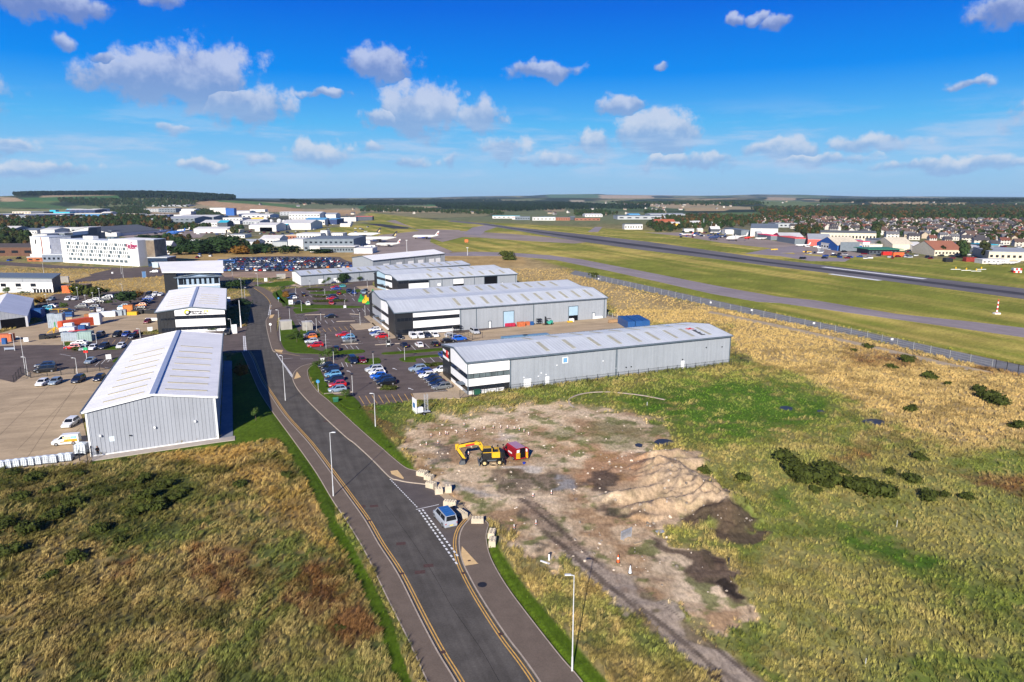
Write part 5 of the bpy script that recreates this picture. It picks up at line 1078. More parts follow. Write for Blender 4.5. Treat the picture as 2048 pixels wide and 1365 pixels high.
# long stay car park: rows of small cars, each a single mesh
def small_car(name='distant_car'):
    mb = MB(); mb.box((0, 0, .2), (4.3, 1.75, .72)); mb.add([(-1.9, -.8, .9), (1.2, -.8, .9), (1.2, .8, .9), (-1.9, .8, .9), (-1.5, -.66, 1.47), (.5, -.66, 1.47), (.5, .66, 1.47), (-1.5, .66, 1.47)], [(4, 5, 6, 7)], 0)
    mb.add([(-1.9, -.8, .9), (1.2, -.8, .9), (1.2, .8, .9), (-1.9, .8, .9), (-1.5, -.66, 1.47), (.5, -.66, 1.47), (.5, .66, 1.47), (-1.5, .66, 1.47)], [(0, 1, 5, 4), (1, 2, 6, 5), (2, 3, 7, 6), (3, 0, 4, 7)], 1)
    for x in (-1.35, 1.35): mb.box((x, 0, 0), (.62, 1.7, .5), 0, 2)
    return mb.mesh(name, [m_paint, m_cglass, m_tyre])
sc_me = small_car(); spots = []
def fill(p00, p10, p01, p11, rows_, per):
    for r in range(rows_):
        t = r / max(1, rows_ - 1); a = G(p00[0] + (p01[0] - p00[0]) * t, p00[1] + (p01[1] - p00[1]) * t); b = G(p10[0] + (p11[0] - p10[0]) * t, p10[1] + (p11[1] - p10[1]) * t)
        n = int((b - a).length / per); 
        for i in range(n):
            if random.random() < .09: continue
            q = a + (b - a) * ((i + .5) / n); spots.append((q.x + random.uniform(-.1, .1), q.y, R(90 + 8) + (math.pi if random.random() < .5 else 0), q.y))
for y0, y1, xa, xb in ((541.5,541.8,448,596), (538.8,538.8,398,600), (535.2,535.2,372,700), (533,533,366,706), (530.3,530.3,360,706), (528.6,528.6,372,700), (524.5,524.5,446,690), (522.6,522.6,452,680), (520,520,458,672), (518.4,518.4,470,664)):
    fill((xa, y0), (xb, y1), (xa, y0), (xb, y1), 1, 2.55)
for y0, xa, xb in ((513,325,432), (516,380,440), (508.5,330,430), (518,20,55), (522,0,40), (519,100,118)): fill((xa, y0), (xb, y0), (xa, y0), (xb, y0), 1, 7.5)
cw = ['navy'] * 5 + ['black'] * 5 + ['grey'] * 4 + ['white'] * 5 + ['silver'] * 4 + ['blue'] * 3 + ['dark red'] * 2 + ['red'] * 2 + ['silver blue'] * 2 + ['light blue'] + ['orange'] * 1
spots.sort(key=lambda q: q[3]); ind, rest = spots[:185], spots[185:]
for x0, x1, y0, y1, n in ((0, 250, 430, 447, 90), (240, 560, 422, 470, 330), (560, 745, 430, 480, 110), (1360, 1500, 462, 476, 60), (1600, 2040, 486, 518, 150), (0, 250, 448, 472, 60)):
    for i in range(n): g = G(random.uniform(x0, x1), random.uniform(y0, y1)); rest.append((g.x, g.y, random.uniform(0, 3), g.y))
for x, y, a, _ in ind:
    k = random.choice(cw); o = obj('distant_car', sc_me, None, (x, y, .02), a); o.color = (*COL[k], 1)
    qx, qy = PX(x, y); tag(o, f"small {k} car, {'front' if qy > 540 else 'second' if qy > 537 else 'third' if qy > 534 else 'fourth' if qy > 531.5 else 'back'} row, {['far left', 'left', 'centre left', 'centre', 'centre right', 'right', 'far right'][int(min(6, max(0, (qx - 360) / 50)))]} of the long stay car park", 'car', 'cars in the long stay car park')
mbr = MB(); base = [tuple(v.co) for v in sc_me.vertices]; fcs = [tuple(p.vertices) for p in sc_me.polygons]; fm = [p.material_index for p in sc_me.polygons]
far_cols = ['navy', 'black', 'white', 'silver', 'dark red', 'blue']; fmats = [M('far_car_' + c_.replace(' ', '_'), COL[c_], .3, 0, 1, fine=0) for c_ in far_cols] + [m_cglass, m_tyre]
for x, y, a, _ in rest:
    ca, sa = math.cos(a), math.sin(a); o = len(mbr.v); k = random.randrange(6); mbr.v += [(x + p[0] * ca - p[1] * sa, y + p[0] * sa + p[1] * ca, p[2] + .02) for p in base]
    for f, mi in zip(fcs, fm): mbr.f.append([i + o for i in f]); mbr.m.append(k if mi == 0 else 5 + mi)
tag(mbr.build('far_parked_cars', fmats), 'rows of tiny cars filling the back of the long stay car park', 'cars', kind='stuff')

# the silver people carrier in the foreground
g0, g1 = G(1032 - 134, 1055), G(869, 1033)
vr = thing('people_carrier', 'silver people carrier with blue reflection painted on its roof, parked in the road mouth', 'van'); car_parts('people carrier', vr, True)
for q in KIDS[vr.name]: q.color = (.34, .37, .42, 1)
va = G(345 / 3.9 + 780, 917 / 3.9 + 800); vb = G(415 / 3.9 + 780, 1000 / 3.9 + 800); vd = (va - vb).normalized(); vn = Vector((vd.y, -vd.x, 0)); vc = (va + vb) / 2 + vn * .93
vr.location = (vc.x, vc.y, .02); vr.rotation_euler = (0, 0, math.atan2(vd.y, vd.x)); m_vroof = M('painted_roof_reflection', (.03, .13, .36), .25, .05, 2, spec=.7)  # blue reflection on the silver roof is put into its base colour
MB().loft([[(x, -.70, z), (x, .70, z), (x, .70, z - .02), (x, -.70, z - .02)] for x, z in ((.82, 1.895), (0, 1.945), (-1.2, 1.945), (-2.3, 1.90))]).build('roof_skin', m_vroof, vr)
for i in range(5): MB().box((.5 - i * .6, 0, 1.935), (.06, 1.3, .03)).build('roof_rib', m_vroof, vr)
for s in (-1, 1): MB().beam((.7, s * .74, 1.93), (-2.2, s * .74, 1.93), .06, .05).build('roof_rail', m_steel, vr)

# white van with an orange and blue print, by the nearest shed
wv = thing('printed_van', 'small white van with orange and blue print on its side', 'van'); car_parts('van', wv)
for q in KIDS[wv.name]: q.color = (.78, .78, .78, 1)
p = G(134, 887.5); wv.location = (p.x, p.y, .02); wv.rotation_euler = (0, 0, R(196))
for nm, x0, x1, z0, z1, mt in (('orange_print', -2.0, .1, .62, 1.12, M('print_orange', (.80, .30, .02), .5, .35, 3)), ('print_fade', .1, .75, .55, .80, M('print_red', (.70, .22, .10), .5, .3, 3)), ('blue_print', -1.9, -.95, 1.15, 1.6, M('print_blue', (.20, .45, .60), .5, .3, 3)), ('dark_print', -1.5, -.3, .98, 1.22, M('print_dark', (.08, .08, .10), .5, .5, 4)), ('yellow_print', -.9, .3, 1.15, 1.55, M('print_cream', (.75, .62, .30), .5, .4, 4))):
    wy = .915 if z1 < 1.15 else .86 ; MB().add([(x0, wy, z0), (x1, wy, z0), (x1, wy - (.0 if z1 < 1.15 else .09), z1), (x0, wy - (.0 if z1 < 1.15 else .09), z1)], [(0, 1, 2, 3)]).build(nm, mt, wv)

# red high roof van with open rear doors
rv = thing('red_van', 'dark red high roof van with yellow chevron rear doors open beside the digger', 'van')
ra, rb_ = G(1004, 905), G(1031, 924); rd = (ra - rb_).normalized(); p = (ra + rb_) / 2 + Vector((rd.y, -rd.x, 0)) * 1.0
rv.location = (p.x, p.y, 0); rv.rotation_euler = (0, 0, math.atan2(rd.y, rd.x))
m_vred = M('van_red', (.27, .008, .016), .4, .06, 1); m_chev = M('chevron_yellow', (.85, .62, .02), .5, .03, 2); m_vr2 = M('van_roof_painted_sheen', (.40, .22, .30), .35, .05, 1)  # pink sheen on the red roof is painted as its base colour
secs = []
for x, a, zt in ((2.6, .78, .95), (2.45, .92, 1.15), (1.75, .98, 1.32), (1.0, .98, 2.2), (.7, .98, 2.38), (-2.55, .98, 2.38)):
    secs.append([(x, -a, .35), (x, -a, zt - .25), (x, -a * .86, zt), (x, a * .86, zt), (x, a, zt - .25), (x, a, .35)])
MB().loft(secs).build('body', m_vred, rv); MB().box((-.95, 0, 2.37), (3.2, 1.66, .04)).build('roof', m_vr2, rv)
MB().face([(1.80, -.85, 1.36), (1.80, .85, 1.36), (1.06, .80, 2.18), (1.06, -.80, 2.18)]).build('windscreen', m_cglass, rv)
for s in (-1, 1):
    MB().face([(1.45, s * .992, 1.25), (.55, s * .992, 1.25), (.55, s * .975, 1.95), (1.0, s * .975, 1.95)]).build('side_window', m_cglass, rv)
    for x in (1.65, -1.6): w_ = MB().tube((x, s * .78, .36), (x, s * 1.0, .36), .36, n=14).build('wheel', m_tyre, rv); MB().tube((x, s * .99, .36), (x, s * 1.01, .36), .2, n=10).build('rim', m_rim, w_)
    d = thing_p = None
MB().box((-2.56, 0, .55), (.04, 1.7, 1.75)).build('load_space', m_dark, rv)
def rdoor(y, rot, nm='rear_door'):
    o = obj(nm, MB().box((0, 0, .45), (.06, .92, 1.9)).mesh(nm, m_vred), rv, (-2.58, y, 0), rot)
    for k in range(5): MB().add([(-.045, -.42, .5 + k * .21), (-.045, .42, .62 + k * .21), (-.045, .42, .73 + k * .21), (-.045, -.42, .61 + k * .21)], [(0, 1, 2, 3)]).build('chevron', m_chev, o); MB().add([(.045, -.42, .5 + k * .21), (.045, .42, .62 + k * .21), (.045, .42, .73 + k * .21), (.045, -.42, .61 + k * .21)], [(0, 1, 2, 3)]).build('chevron', m_chev, o)
    MB().box((-.04, 0, 1.6), (.02, .55, .5)).build('door_panel', m_plw, o)
rdoor(.55, .08); od = rdoor(-1.05, -1.25)
MB().box((-.5, 1.0, 1.0), (1.3, .03, .28)).build('side_print', m_plw, rv); MB().box((-1.3, -.2, .5), (.6, .6, .5)).build('load', m_steel, rv)
g = G(1048, 929); bk_ = thing('blue_bucket', 'small blue bucket on the ground behind the red van', 'bucket', (g.x, g.y, 0)); MB().tube((0, 0, 0), (0, 0, .42), .20, .26, 12).build('pail', M('bucket_blue', (.01, .04, .35), .5), bk_)

# yellow wheeled excavator
ex = thing('excavator', 'yellow wheeled excavator with folded boom and dark bucket on bare earth', 'excavator'); g = G(972, 927); ex.location = (g.x, g.y, 0); ex.rotation_euler = (0, 0, R(8))
m_ey = M('digger_yellow', (.64, .38, .015), .5, .08, 2); m_ek = M('digger_black', (.014, .014, .015), .55, .15, 2); m_hub = M('cream_hub', (.55, .42, .20), .6, .1, 2); m_eg = M('digger_grey', (.09, .10, .11), .6, .1, 2)
MB().box((.9, 0, .55), (3.4, .9, .55)).box((.9, 0, .95), (2.2, 1.5, .25)).build('chassis', m_eg, ex)
for x in (-.35, 2.15):
    for s in (-1, 1):
        w_ = MB().tube((x, s * .72, .52), (x, s * 1.22, .52), .52, n=18).build('wheel', m_tyre, ex); MB().tube((x, s * 1.20, .52), (x, s * 1.25, .52), .30, .26, 12).build('hub', m_hub, w_)
MB().box((-1.25, 0, .12), (.16, 2.35, .62)).box((-1.0, 0, .4), (.5, .5, .2)).build('dozer_blade', m_eg, ex)
MB().beam((2.9, -1.1, .9), (3.1, -1.45, .1), .2, .2).beam((2.9, 1.1, .9), (3.1, 1.45, .1), .2, .2).beam((2.9, -1.2, .8), (2.9, 1.2, .8), .25, .22).build('outrigger', m_ek, ex)
for s in (-1, 1): MB().tube((3.1, s * 1.5, .05), (3.1, s * 1.5, .12), .3, n=10).build('outrigger_foot', m_ek, ex)
up = MB(); up.prism([(-.6, -1.15), (2.2, -1.22), (3.0, -.9), (3.25, 0), (3.0, .9), (2.2, 1.22), (-.6, 1.15)], 1.22, 1.5); up.build('turntable_deck', m_ek, ex)
MB().prism([(.95, -1.23), (2.25, -1.23), (2.25, 1.2), (-.5, 1.2), (-.5, .2), (.95, .0)], 1.42, 2.4).build('engine_cover', m_ey, ex)
MB().loft([[(2.0, -1.2, 1.45), (2.0, 1.2, 1.45), (2.0, 1.15, 2.35), (2.0, -1.15, 2.35)], [(2.6, -1.1, 1.40), (2.6, 1.1, 1.40), (2.6, 1.05, 2.28), (2.6, -1.05, 2.28)], [(3.2, -.7, 1.45), (3.2, .7, 1.45), (3.1, .65, 2.1), (3.1, -.65, 2.1)]]).build('counterweight', m_ek, ex)
MB().box((.8, 0, 1.2), (3.0, 2.48, .2)).build('deck_skirt', m_ek, ex); MB().box((.15, -.62, 3.17), (1.3, 1.02, .04)).box((.15, -1.13, 2.32), (1.5, .04, .1)).box((.92, -1.1, 1.5), (.1, .08, 1.6)).build('cab_trim', m_ey, ex)
for p0, p1 in (((-.2, .2, 2.1), (-1.1, .15, 3.9)), ((-1.1, .15, 3.9), (-2.6, .15, 3.85)), ((-4.6, .15, 3.5), (-4.9, .12, 2.6)), ((-4.9, .12, 2.6), (-4.2, .12, 1.3))): MB().tube(p0, p1, .045, n=5).build('hose', m_plas, ex)
MB().box((1.45, -.5, 2.35), (1.0, 1.1, .1)).box((1.2, .8, 2.3), (.12, .12, .6)).build('exhaust', m_ek, ex)
cb = MB().box((.15, -.62, 1.5), (1.5, 1.0, .9)).build('cab', m_ek, ex); MB().loft([[(-.62, -1.1, 2.35), (-.62, -.14, 2.35), (-.62, -.14, 2.4), (-.62, -1.1, 2.4)], [(-.35, -1.08, 3.1), (-.35, -.16, 3.1), (-.35, -.16, 3.16), (-.35, -1.08, 3.16)], [(.85, -1.08, 3.1), (.85, -.16, 3.1), (.85, -.16, 3.16), (.85, -1.08, 3.16)], [(.9, -1.1, 2.35), (.9, -.14, 2.35), (.9, -.14, 2.4), (.9, -1.1, 2.4)]]).build('cab_roof', m_ek, cb)
for y in (-1.11, -.13): MB().face([(-.58, y, 2.38), (.85, y, 2.38), (.82, y, 3.1), (-.33, y, 3.1)]).build('cab_window', m_cglass, cb)
MB().beam((-.55, -.62, 3.14), (.9, -.62, 3.14), .98, .06).build('cab_top', m_eg, cb)
for x, y, z in ((1.9, -.9, 3.3), (3.0, .4, 2.9)): MB().tube((x, y, 2.3), (x, y, z), .03).box((x, y, z), (.25, .05, .3)).build('mirror', m_ek, ex)
bm_ = MB(); bm_.beam((-.1, .35, 1.75), (-1.0, .35, 3.55), .42, .55, w1=.42, h1=.62).beam((-.85, .35, 3.5), (-1.75, .35, 3.72), .42, .62).beam((-1.6, .35, 3.70), (-4.75, .35, 3.18), .38, .55, h1=.45); bm_.build('boom', m_ey, ex)
MB().beam((-1.7, .35, 3.98), (-4.1, .35, 3.58), .16, .16).beam((-.3, .05, 1.7), (-1.4, .05, 3.1), .18, .18).build('hydraulic_ram', m_ek, ex)
MB().beam((-1.9, .13, 3.55), (-3.4, .13, 3.32), .03, .28).build('red_stripe', m_red, ex)
MB().beam((-4.85, .35, 3.6), (-4.75, .35, 2.6), .40, .6).beam((-4.75, .35, 2.8), (-3.55, .35, .95), .36, .5, h1=.34).build('stick', m_ey, ex); MB().beam((-4.95, .35, 2.7), (-4.05, .35, 1.0), .14, .14).build('stick_ram', m_ek, ex)
MB().beam((-3.6, .35, 1.0), (-3.95, .35, .6), .5, .4).build('bucket_link', m_ek, ex)
MB().loft([[(-3.55, y, .75), (-3.5, y, .15), (-3.95, y, -.02), (-4.5, y, .1), (-4.35, y, .32), (-4.1, y, .72)] for y in (-.15, .85)]).build('bucket', m_eg, ex)
g = G(1005, 928); sv = thing('survey_post', 'small yellow based post standing behind the excavator', 'post', (g.x, g.y, 0)); MB().tube((0, 0, 0), (0, 0, .3), .18, .12, 10).build('base', m_ey, sv); MB().tube((0, 0, .3), (0, 0, 1.2), .04).build('post', m_eg, sv)
g = G(987, 932); mh = thing('manhole_ring', 'round open manhole ring on the earth beside the excavator', 'manhole', (g.x, g.y, 0))
rg = MB()
for k in range(20):
    t0, t1 = 2 * math.pi * k / 20, 2 * math.pi * (k + 1) / 20; rg.add([(math.cos(t) * r, math.sin(t) * r, z) for t, r, z in ((t0, .75, .3), (t1, .75, .3), (t1, .55, .3), (t0, .55, .3), (t0, .75, -.2), (t1, .75, -.2), (t1, .55, -.2), (t0, .55, -.2))], [(0, 1, 2, 3), (0, 1, 5, 4), (3, 2, 6, 7)])
rg.build('ring', m_conc, mh); MB().tube((0, 0, .02), (0, 0, .08), .56, n=16).build('shaft', m_dark, mh)

# ---------------------------------------------------------------- small things
# concrete blocks
m_blk = M('cast_concrete', (.52, .45, .34), .92, .12, 2.0, bump=.3, fine=.12)
def cblock(px, py, L_, W_, Hh, deg, label, base=0):
    g = G(px, py); r = thing('concrete_block', label, 'concrete block', (g.x, g.y, base), R(deg), 'concrete blocks closing the road mouth')
    MB().box((0, 0, 0), (L_, W_, Hh), 0, 0, .985).build('block', m_blk, r); nx, ny = max(1, round(L_ / .42)), max(1, round(W_ / .42))
    for i in range(nx):
        for j in range(ny): obj('knob', KN, r, ((i - (nx - 1) / 2) * L_ / nx, (j - (ny - 1) / 2) * W_ / ny, Hh))
    return r
KN = MB().box((0, 0, -.01), (.2, .2, .12), 0, 0, .7).mesh('knob', m_blk)
for x, y, L_, W_, Hh, dg, lb in ((252,590,1.6,1.2,.8,-25,'weathered concrete block, farthest left of the row by the verge'), (305,622,1.3,1.1,.8,-25,'concrete block second from the left in the row by the verge'), (322,680,1.5,1.0,.85,-30,'concrete block third from the left, tight against the yellow lines'),
    (381,728,1.2,.9,.9,10,'squat concrete block left of the upright one'), (455,718,1.0,.9,1.1,8,'upright concrete block at the right end of the verge row'), (470,825,1.9,.8,.8,-12,'concrete block lying behind the silver people carrier'), (560,905,1.9,.8,.8,-52,'slanting concrete block shaded beside the people carrier'),
    (683,958,1.7,.85,.8,0,'broad pale concrete block across the foreground footway'), (795,1062,.9,1.5,.8,-8,'concrete block on the verge edge, upper of two'), (800,1132,.9,1.4,.9,-4,'knobbed concrete block on the verge edge, lower of two')):
    p = zz('5', x, y); cblock(*p, L_, W_, Hh, dg, lb)
g = G(*zz('5', 520, 838)); br_ = thing('folded_barrier', 'dark folded metal barrier lying between the blocks and people carrier', 'barrier', (g.x, g.y, 0)); MB().beam((-.6, 0, .1), (.9, .3, .5), .06, .06).beam((-.6, .4, .1), (.9, .7, .5), .06, .06).beam((-.6, 0, .5), (-.6, .4, .1), .06, .06).beam((.9, .3, .1), (.9, .7, .5), .06, .06).build('frame', m_plas, br_)
# marker posts
m_or = M('safety_orange', (.75, .13, .03), .6, .06, 2)
mp = thing('marker_post', 'white marker post in the arc behind the yellow excavator', 'marker post', (0, 0, 0), 0, 'white marker posts on the bare earth'); MB().box((0, 0, .05), (.14, .08, .85), 0, 0, .9).build('post', m_white, mp); MB().box((0, 0, 0), (.5, .3, .09)).build('base', m_plas, mp); MB().box((0, -.005, .25), (.15, .10, .18)).build('band', m_or, mp)
posts = [(320,290),(388,279),(433,269),(446,274),(520,262),(594,252),(661,244),(733,233),(805,226),(863,223),(915,224),(968,232),(1008,243),(1045,255),(1081,278),(578,204)]
for i, (x, y) in enumerate(posts):
    g = G(*zz('5', x, y)); o = mp if i == 0 else copy_tree(mp, group='white marker posts on the bare earth'); o.location = (g.x, g.y, .1); o.rotation_euler = (0, 0, random.uniform(-.6, .6)); o.scale = (.7, .7, .7)
for x, y, lb in ((283,358,'white marker post by the grey rubble patch'), (374,346,'short white marker post left of the digger bucket'), (612,432,'orange banded marker post behind the digger stick'), (1115,762,'leaning orange and white post by the dark track'), (1258,740,'white marker post against the grey rubble heap'), (1138,980,'white marker post right of the thin cable'), (968,1010,'white marker post left of the thin cable'), (283,358,None)):
    if not lb: continue
    g = G(*zz('5', x, y)); copy_tree(mp, (g.x, g.y, .1), random.uniform(-.6, .6), lb, scale=.75, group='white marker posts on the bare earth')
def post(px, py, h_, w, lb, mt=m_white, cat='post', name='white_post'):
    g = G(px, py); r = thing(name, lb, cat, (g.x, g.y, 0)); MB().box((0, 0, 0), (w, w, h_ * .93), 0, 0, .92).build('shaft', mt, r); MB().box((0, 0, h_ * .93), (w * 1.1, w * 1.1, h_ * .07)).build('cap', m_plas, r); return r
post(1098, 1122, 1.05, .18, 'thick white post on the grass left of the rough track'); post(1457, 1132, 1.1, .16, 'dark leaning stake at the edge of the burnt soil', m_plas, name='stake')
post(1730, 1335, 1.1, .035, 'thin white stake in the lower right grass', name='stake'); post(1793, 1054, 1.1, .035, 'thin white stake in the middle right grass', name='stake'); post(1294, 812, 1.0, .07, 'thin white stake inside the pale ring', name='stake')
# cones
def cone(px, py, h_, lb, mt):
    g = G(px, py); r = thing('traffic_cone', lb, 'traffic cone', (g.x, g.y, .12)); MB().tube((0, 0, .04), (0, 0, h_), .2, .04, 12).build('cone', mt, r); MB().box((0, 0, 0), (.5, .5, .05)).build('base', m_plas, r); MB().tube((0, 0, h_ * .45), (0, 0, h_ * .68), .137, .095, 12).build('band', m_white, r)
cone(1236, 1126, 1.0, 'orange traffic cone beside the rough track', m_or); cone(1260, 1148, 1.0, 'pale grey traffic cone nearer us than the orange one', m_white)
# crowd barriers leaning together
bg = G(1252, 1078)
for k, lb in enumerate(('front metal crowd barrier of the stacked pair on the earth', 'rear metal crowd barrier of the stacked pair on the earth')):
    r = thing('crowd_barrier', lb, 'barrier', (bg.x + k * .08, bg.y + k * .3, .12), R(38), 'stacked crowd barriers'); fr_ = MB()
    for a, b in (((-1, 0, .1), (1, 0, .1)), ((-1, 0, 1.1), (1, 0, 1.1)), ((-1, 0, .1), (-1, 0, 1.1)), ((1, 0, .1), (1, 0, 1.1))): fr_.tube(a, b, .03)
    fr_.build('frame', m_steel, r)
    for i in range(12): MB().tube((-1 + (i + 1) * 2 / 13, 0, .1), (-1 + (i + 1) * 2 / 13, 0, 1.1), .018, n=4).build('bar', m_steel, r)
    for s in (-.7, .7): MB().beam((s, -.3, .03), (s, .3, .03), .06, .05).build('foot', m_steel, r)
g = G(1320, 1065); pb = thing('loose_sheet', 'pale blue grey panel lying on the ground', 'panel', (g.x, g.y, .12), R(20)); MB().box((0, 0, 0), (1.1, .7, .06)).build('board', m_steel, pb)
g = G(1275, 1088); pb = thing('flat_plank', 'short pale plank lying near the barriers', 'plank', (g.x, g.y, .12), R(25)); MB().box((0, 0, 0), (1.2, .35, .1)).build('board', m_conc, pb)
g = G(1090, 1127); pb = thing('flat_plank', 'whitish board lying by the thick white post', 'plank', (g.x, g.y, .12), R(-35)); MB().box((0, 0, 0), (1.3, .25, .1)).build('board', m_white, pb)

# street lamps
def lamp_tall(px, py, h_, deg, lb, arm=.45, group='tall street lamps'):
    g = G(px, py); r = thing('street_lamp', lb, 'street lamp', (g.x, g.y, 0), R(deg), group)
    MB().tube((0, 0, 0), (0, 0, 1.6), .10, .09, 10).tube((0, 0, 1.6), (0, 0, h_), .07, .04, 10).build('column', m_pole, r); MB().beam((0, 0, h_ - .05), (arm, 0, h_ + .05), .07, .07).build('arm', m_pole, r); MB().box((arm + .1, 0, h_), (.65, .26, .1), 0, 0, .8).build('lantern', m_pole, r); return r
def lamp_low(px, py, h_, lb, color='black', group='car park lamps'):
    g = G(px, py); r = thing('car_park_lamp', lb, 'lamp', (g.x, g.y, 0), R(20), group)
    MB().tube((0, 0, 0), (0, 0, h_), .06, .05, 8).build('column', m_pole, r); MB().tube((0, 0, h_), (0, 0, h_ + .12), .45, .30, 12).build('head', m_black if color == 'black' else m_white, r); MB().tube((0, 0, h_ - .3), (0, 0, h_), .05, .2, 8).build('neck', m_plas, r); return r
for px, py, ty, dg, lb in ((1144.2,1343,1150,180,'tall grey street lamp nearest us at the lower right'), (667,993,865,0,'tall white street lamp on the west pavement beside the digger'), (571,801,712,150,'tall street lamp at the corner of the nearest car park'), (751,854,787,180,'leaning street lamp on the brown rough grass'),
      (561,682,620,180,'tall street lamp left of the two utility boxes'), (485,603,558,180,'tall street lamp in front of the second dark shadow'), (491,608,575,0,'shorter street lamp just right of the shadowed hedge'), (467,576,527,180,'lone street lamp on the far lane by the earth plot'), (516,572,547,180,'street lamp on the green triangle at the far bend'), (463.5,667,638,180,'street lamp beside the tall white pillar sign'), (442,706,690,0,'dark headed lamp by the short west lane')):
    lamp_tall(px, py, hgt(px, py, ty), dg, lb)
g = G(482.5, 655); r = thing('flag_pole', 'thick white flagless pole standing in the shed shadow', 'pole', (g.x, g.y, 0)); MB().tube((0, 0, 0), (0, 0, 4.2), .25, .16, 10).build('lower_tube', m_white, r); MB().tube((0, 0, 4.2), (0, 0, hgt(482.5, 655, 600)), .14, .10, 10).build('upper_tube', m_pole, r)
for px, py, ty, lb in ((52,750,674,'tallest lamp by the mesh fence on the left'), (56,752,714,'shorter lamp with the white notice by the mesh fence'), (128.5,691,657,'tall lamp before the stacked grey tanks'), (30,701,667,'left hand lamp beside the grey sign board'), (195,697,668,'lamp among the cars backed up to the yard'), (155,748,716,'round headed lamp in the small fenced lot'), (281,676,660,'lamp by the notice near the dark office'), (343.5,663,640,'lamp before the dark glazed office front'),
                     (88,548,522,'distant lamp above the grey white office'), (243,548,528,'first of two close lamps by the lane junction'), (247,556,530,'second of two close lamps by the lane junction'), (266,535,528,'thin lamp on the hotel green'), (329,530,515,'tall lamp beside the hotel lobby'), (336,528,510,'second tall lamp beside the hotel lobby'), (246,590,568,'faint lamp in the rough grass behind the lot')):
    lamp_tall(px, py, max(3, hgt(px, py, ty)), 180, lb, .6)
for px, py, ty, lb in ((705.7,789,748,'black headed lamp nearest us in the car park'), (747,733,704,'black headed lamp on the round lawn tip'), (652.5,699,666,'black headed lamp beside the red and grey cars'), (668,732,701,'black headed lamp rising behind the navy people carrier'), (809.5,721,692,'lamp with the white notice on the small lawn tip'), (633.5,662,634,'black headed lamp by the second utility box'),
      (702.5,687,658,'black headed lamp among the middle row cars'), (778,683,661,'black headed lamp by the curved white line'), (830,662,641,'left lamp of the pair before the white office panels'), (834,664,646,'right lamp of the pair before the white office panels'), (720.5,650,623,'black headed lamp at the end of the striped bays'), (905.5,682,652,'slim lamp beside the angled cars'), (613.5,664,638,'lamp behind the first utility box'), (642,641,625,'lamp over the yellow disabled bays'),
      (650,592,576,'black headed lamp over the far hedge strips'), (709.5,592,573,'lamp right of the far blue saloon'), (620.5,580,562,'far lamp at the top of the empty bays'), (690,615,598,'lamp above the white notice in the middle lot'), (730.5,631,609,'lamp on the paving before the twin ridged office'), (603.5,623,600,'lamp at the left end of the far bays'), (580,638,615,'lamp on the strip before the utility box'), (592,592,573,'thin lamp beyond the far verge'), (735,575,560,'lamp beside the pale blue office end')):
    lamp_low(px, py, max(2.5, hgt(px, py, ty)), lb)
for px, py, ty, lb in ((93,605,589,'white headed lamp near the autumn tree'), (50,607,597,'white headed lamp by the storage tent'), (96,612,604,'low white headed lamp above the white saloon'), (157,600,575,'white headed lamp on the lawn edge'), (200,598,577,'tall white headed lamp behind the double row'), (171,602,594,'low white headed lamp in the double row'), (186,597,586,'white headed lamp over the grass bank'), (200,608,601,'white lamp head between parked cars')):
    lamp_low(px, py, max(2.5, hgt(px, py, ty)), lb, 'white')

# signs and small furniture
def board(px, py, ty, w, lb, deg=24, mt=m_white, posts_=2, z0=.3, extra=None, cat='sign'):
    g = G(px, py); h_ = hgt(px, py, ty); r = thing('sign_board', lb, cat, (g.x, g.y, 0), R(deg)); MB().box((0, 0, z0), (w, .12, h_ - z0)).build('panel', mt, r)
    for s in ((-1, 1) if posts_ == 2 else (0,)): MB().tube((s * (w / 2 + .03), .0, 0), (s * (w / 2 + .03), 0, h_ + .1), .05, n=6).build('post', m_pole, r)
    if extra: MB().box((0, -.07, z0 + (h_ - z0) * .3), (w * .7, .02, (h_ - z0) * .25)).build('lettering', extra, r)
    return r
board(582, 610, 600, 1.6, 'white board on the verge in front of the black estate', extra=m_steel); board(645.5, 729, 716, 1.0, 'white sign board behind the dark cars at the lot corner'); board(469.5, 667, 649, 1.5, 'tall white pillar sign beside the nearest office shed', z0=0)
board(458, 603, 594, 1.2, 'small white pillar sign by the shadowed lane', z0=0); board(777, 693, 681, 1.2, 'black direction totem by the curved kerb', mt=m_black, extra=m_whi, z0=0); board(20, 701, 695, 2.6, 'grey blue sign board on white legs by the west junction', mt=M('sign_grey_blue', (.25, .30, .38), .5, .05), deg=15); board(218, 720, 709, 1.2, 'white notice board on the lawn by the small lot', deg=20)
board(301, 664, 654, 1.4, 'white notice fixed by the yard gate', deg=30); board(53, 685, 675, 1.2, 'white notice on the gate pier beside the skip', deg=20); board(532, 564, 556, 1.4, 'white board on the far green triangle'); board(690, 617, 611, .9, 'small white notice on the lamp in the middle lot')
board(289, 556, 543, 1.8, 'blue direction sign standing by the lane junction', mt=M('sign_blue', (.08, .18, .36), .5, .05)); board(225, 548, 544, .8, 'small blue white notice in the rough grass', mt=m_white)
for px, py, ty, lb in ((637,784,762,'round blue cycle sign on a post by the pavement'), (557.5,604,596,'small blue cycle sign on the far verge'), (542,665,648,'round white headed sign on the pavement bend')):
    g = G(px, py); h_ = hgt(px, py, ty); r = thing('round_sign', lb, 'sign', (g.x, g.y, 0)); MB().tube((0, 0, 0), (0, 0, h_), .05, n=6).build('post', m_pole, r); MB().tube((0, -.04, h_ - .1), (0, .04, h_ - .1), .42, n=16).build('disc', M('sign_cycle_blue', (.03, .22, .45), .5, .02) if 'blue' in lb else m_white, r)
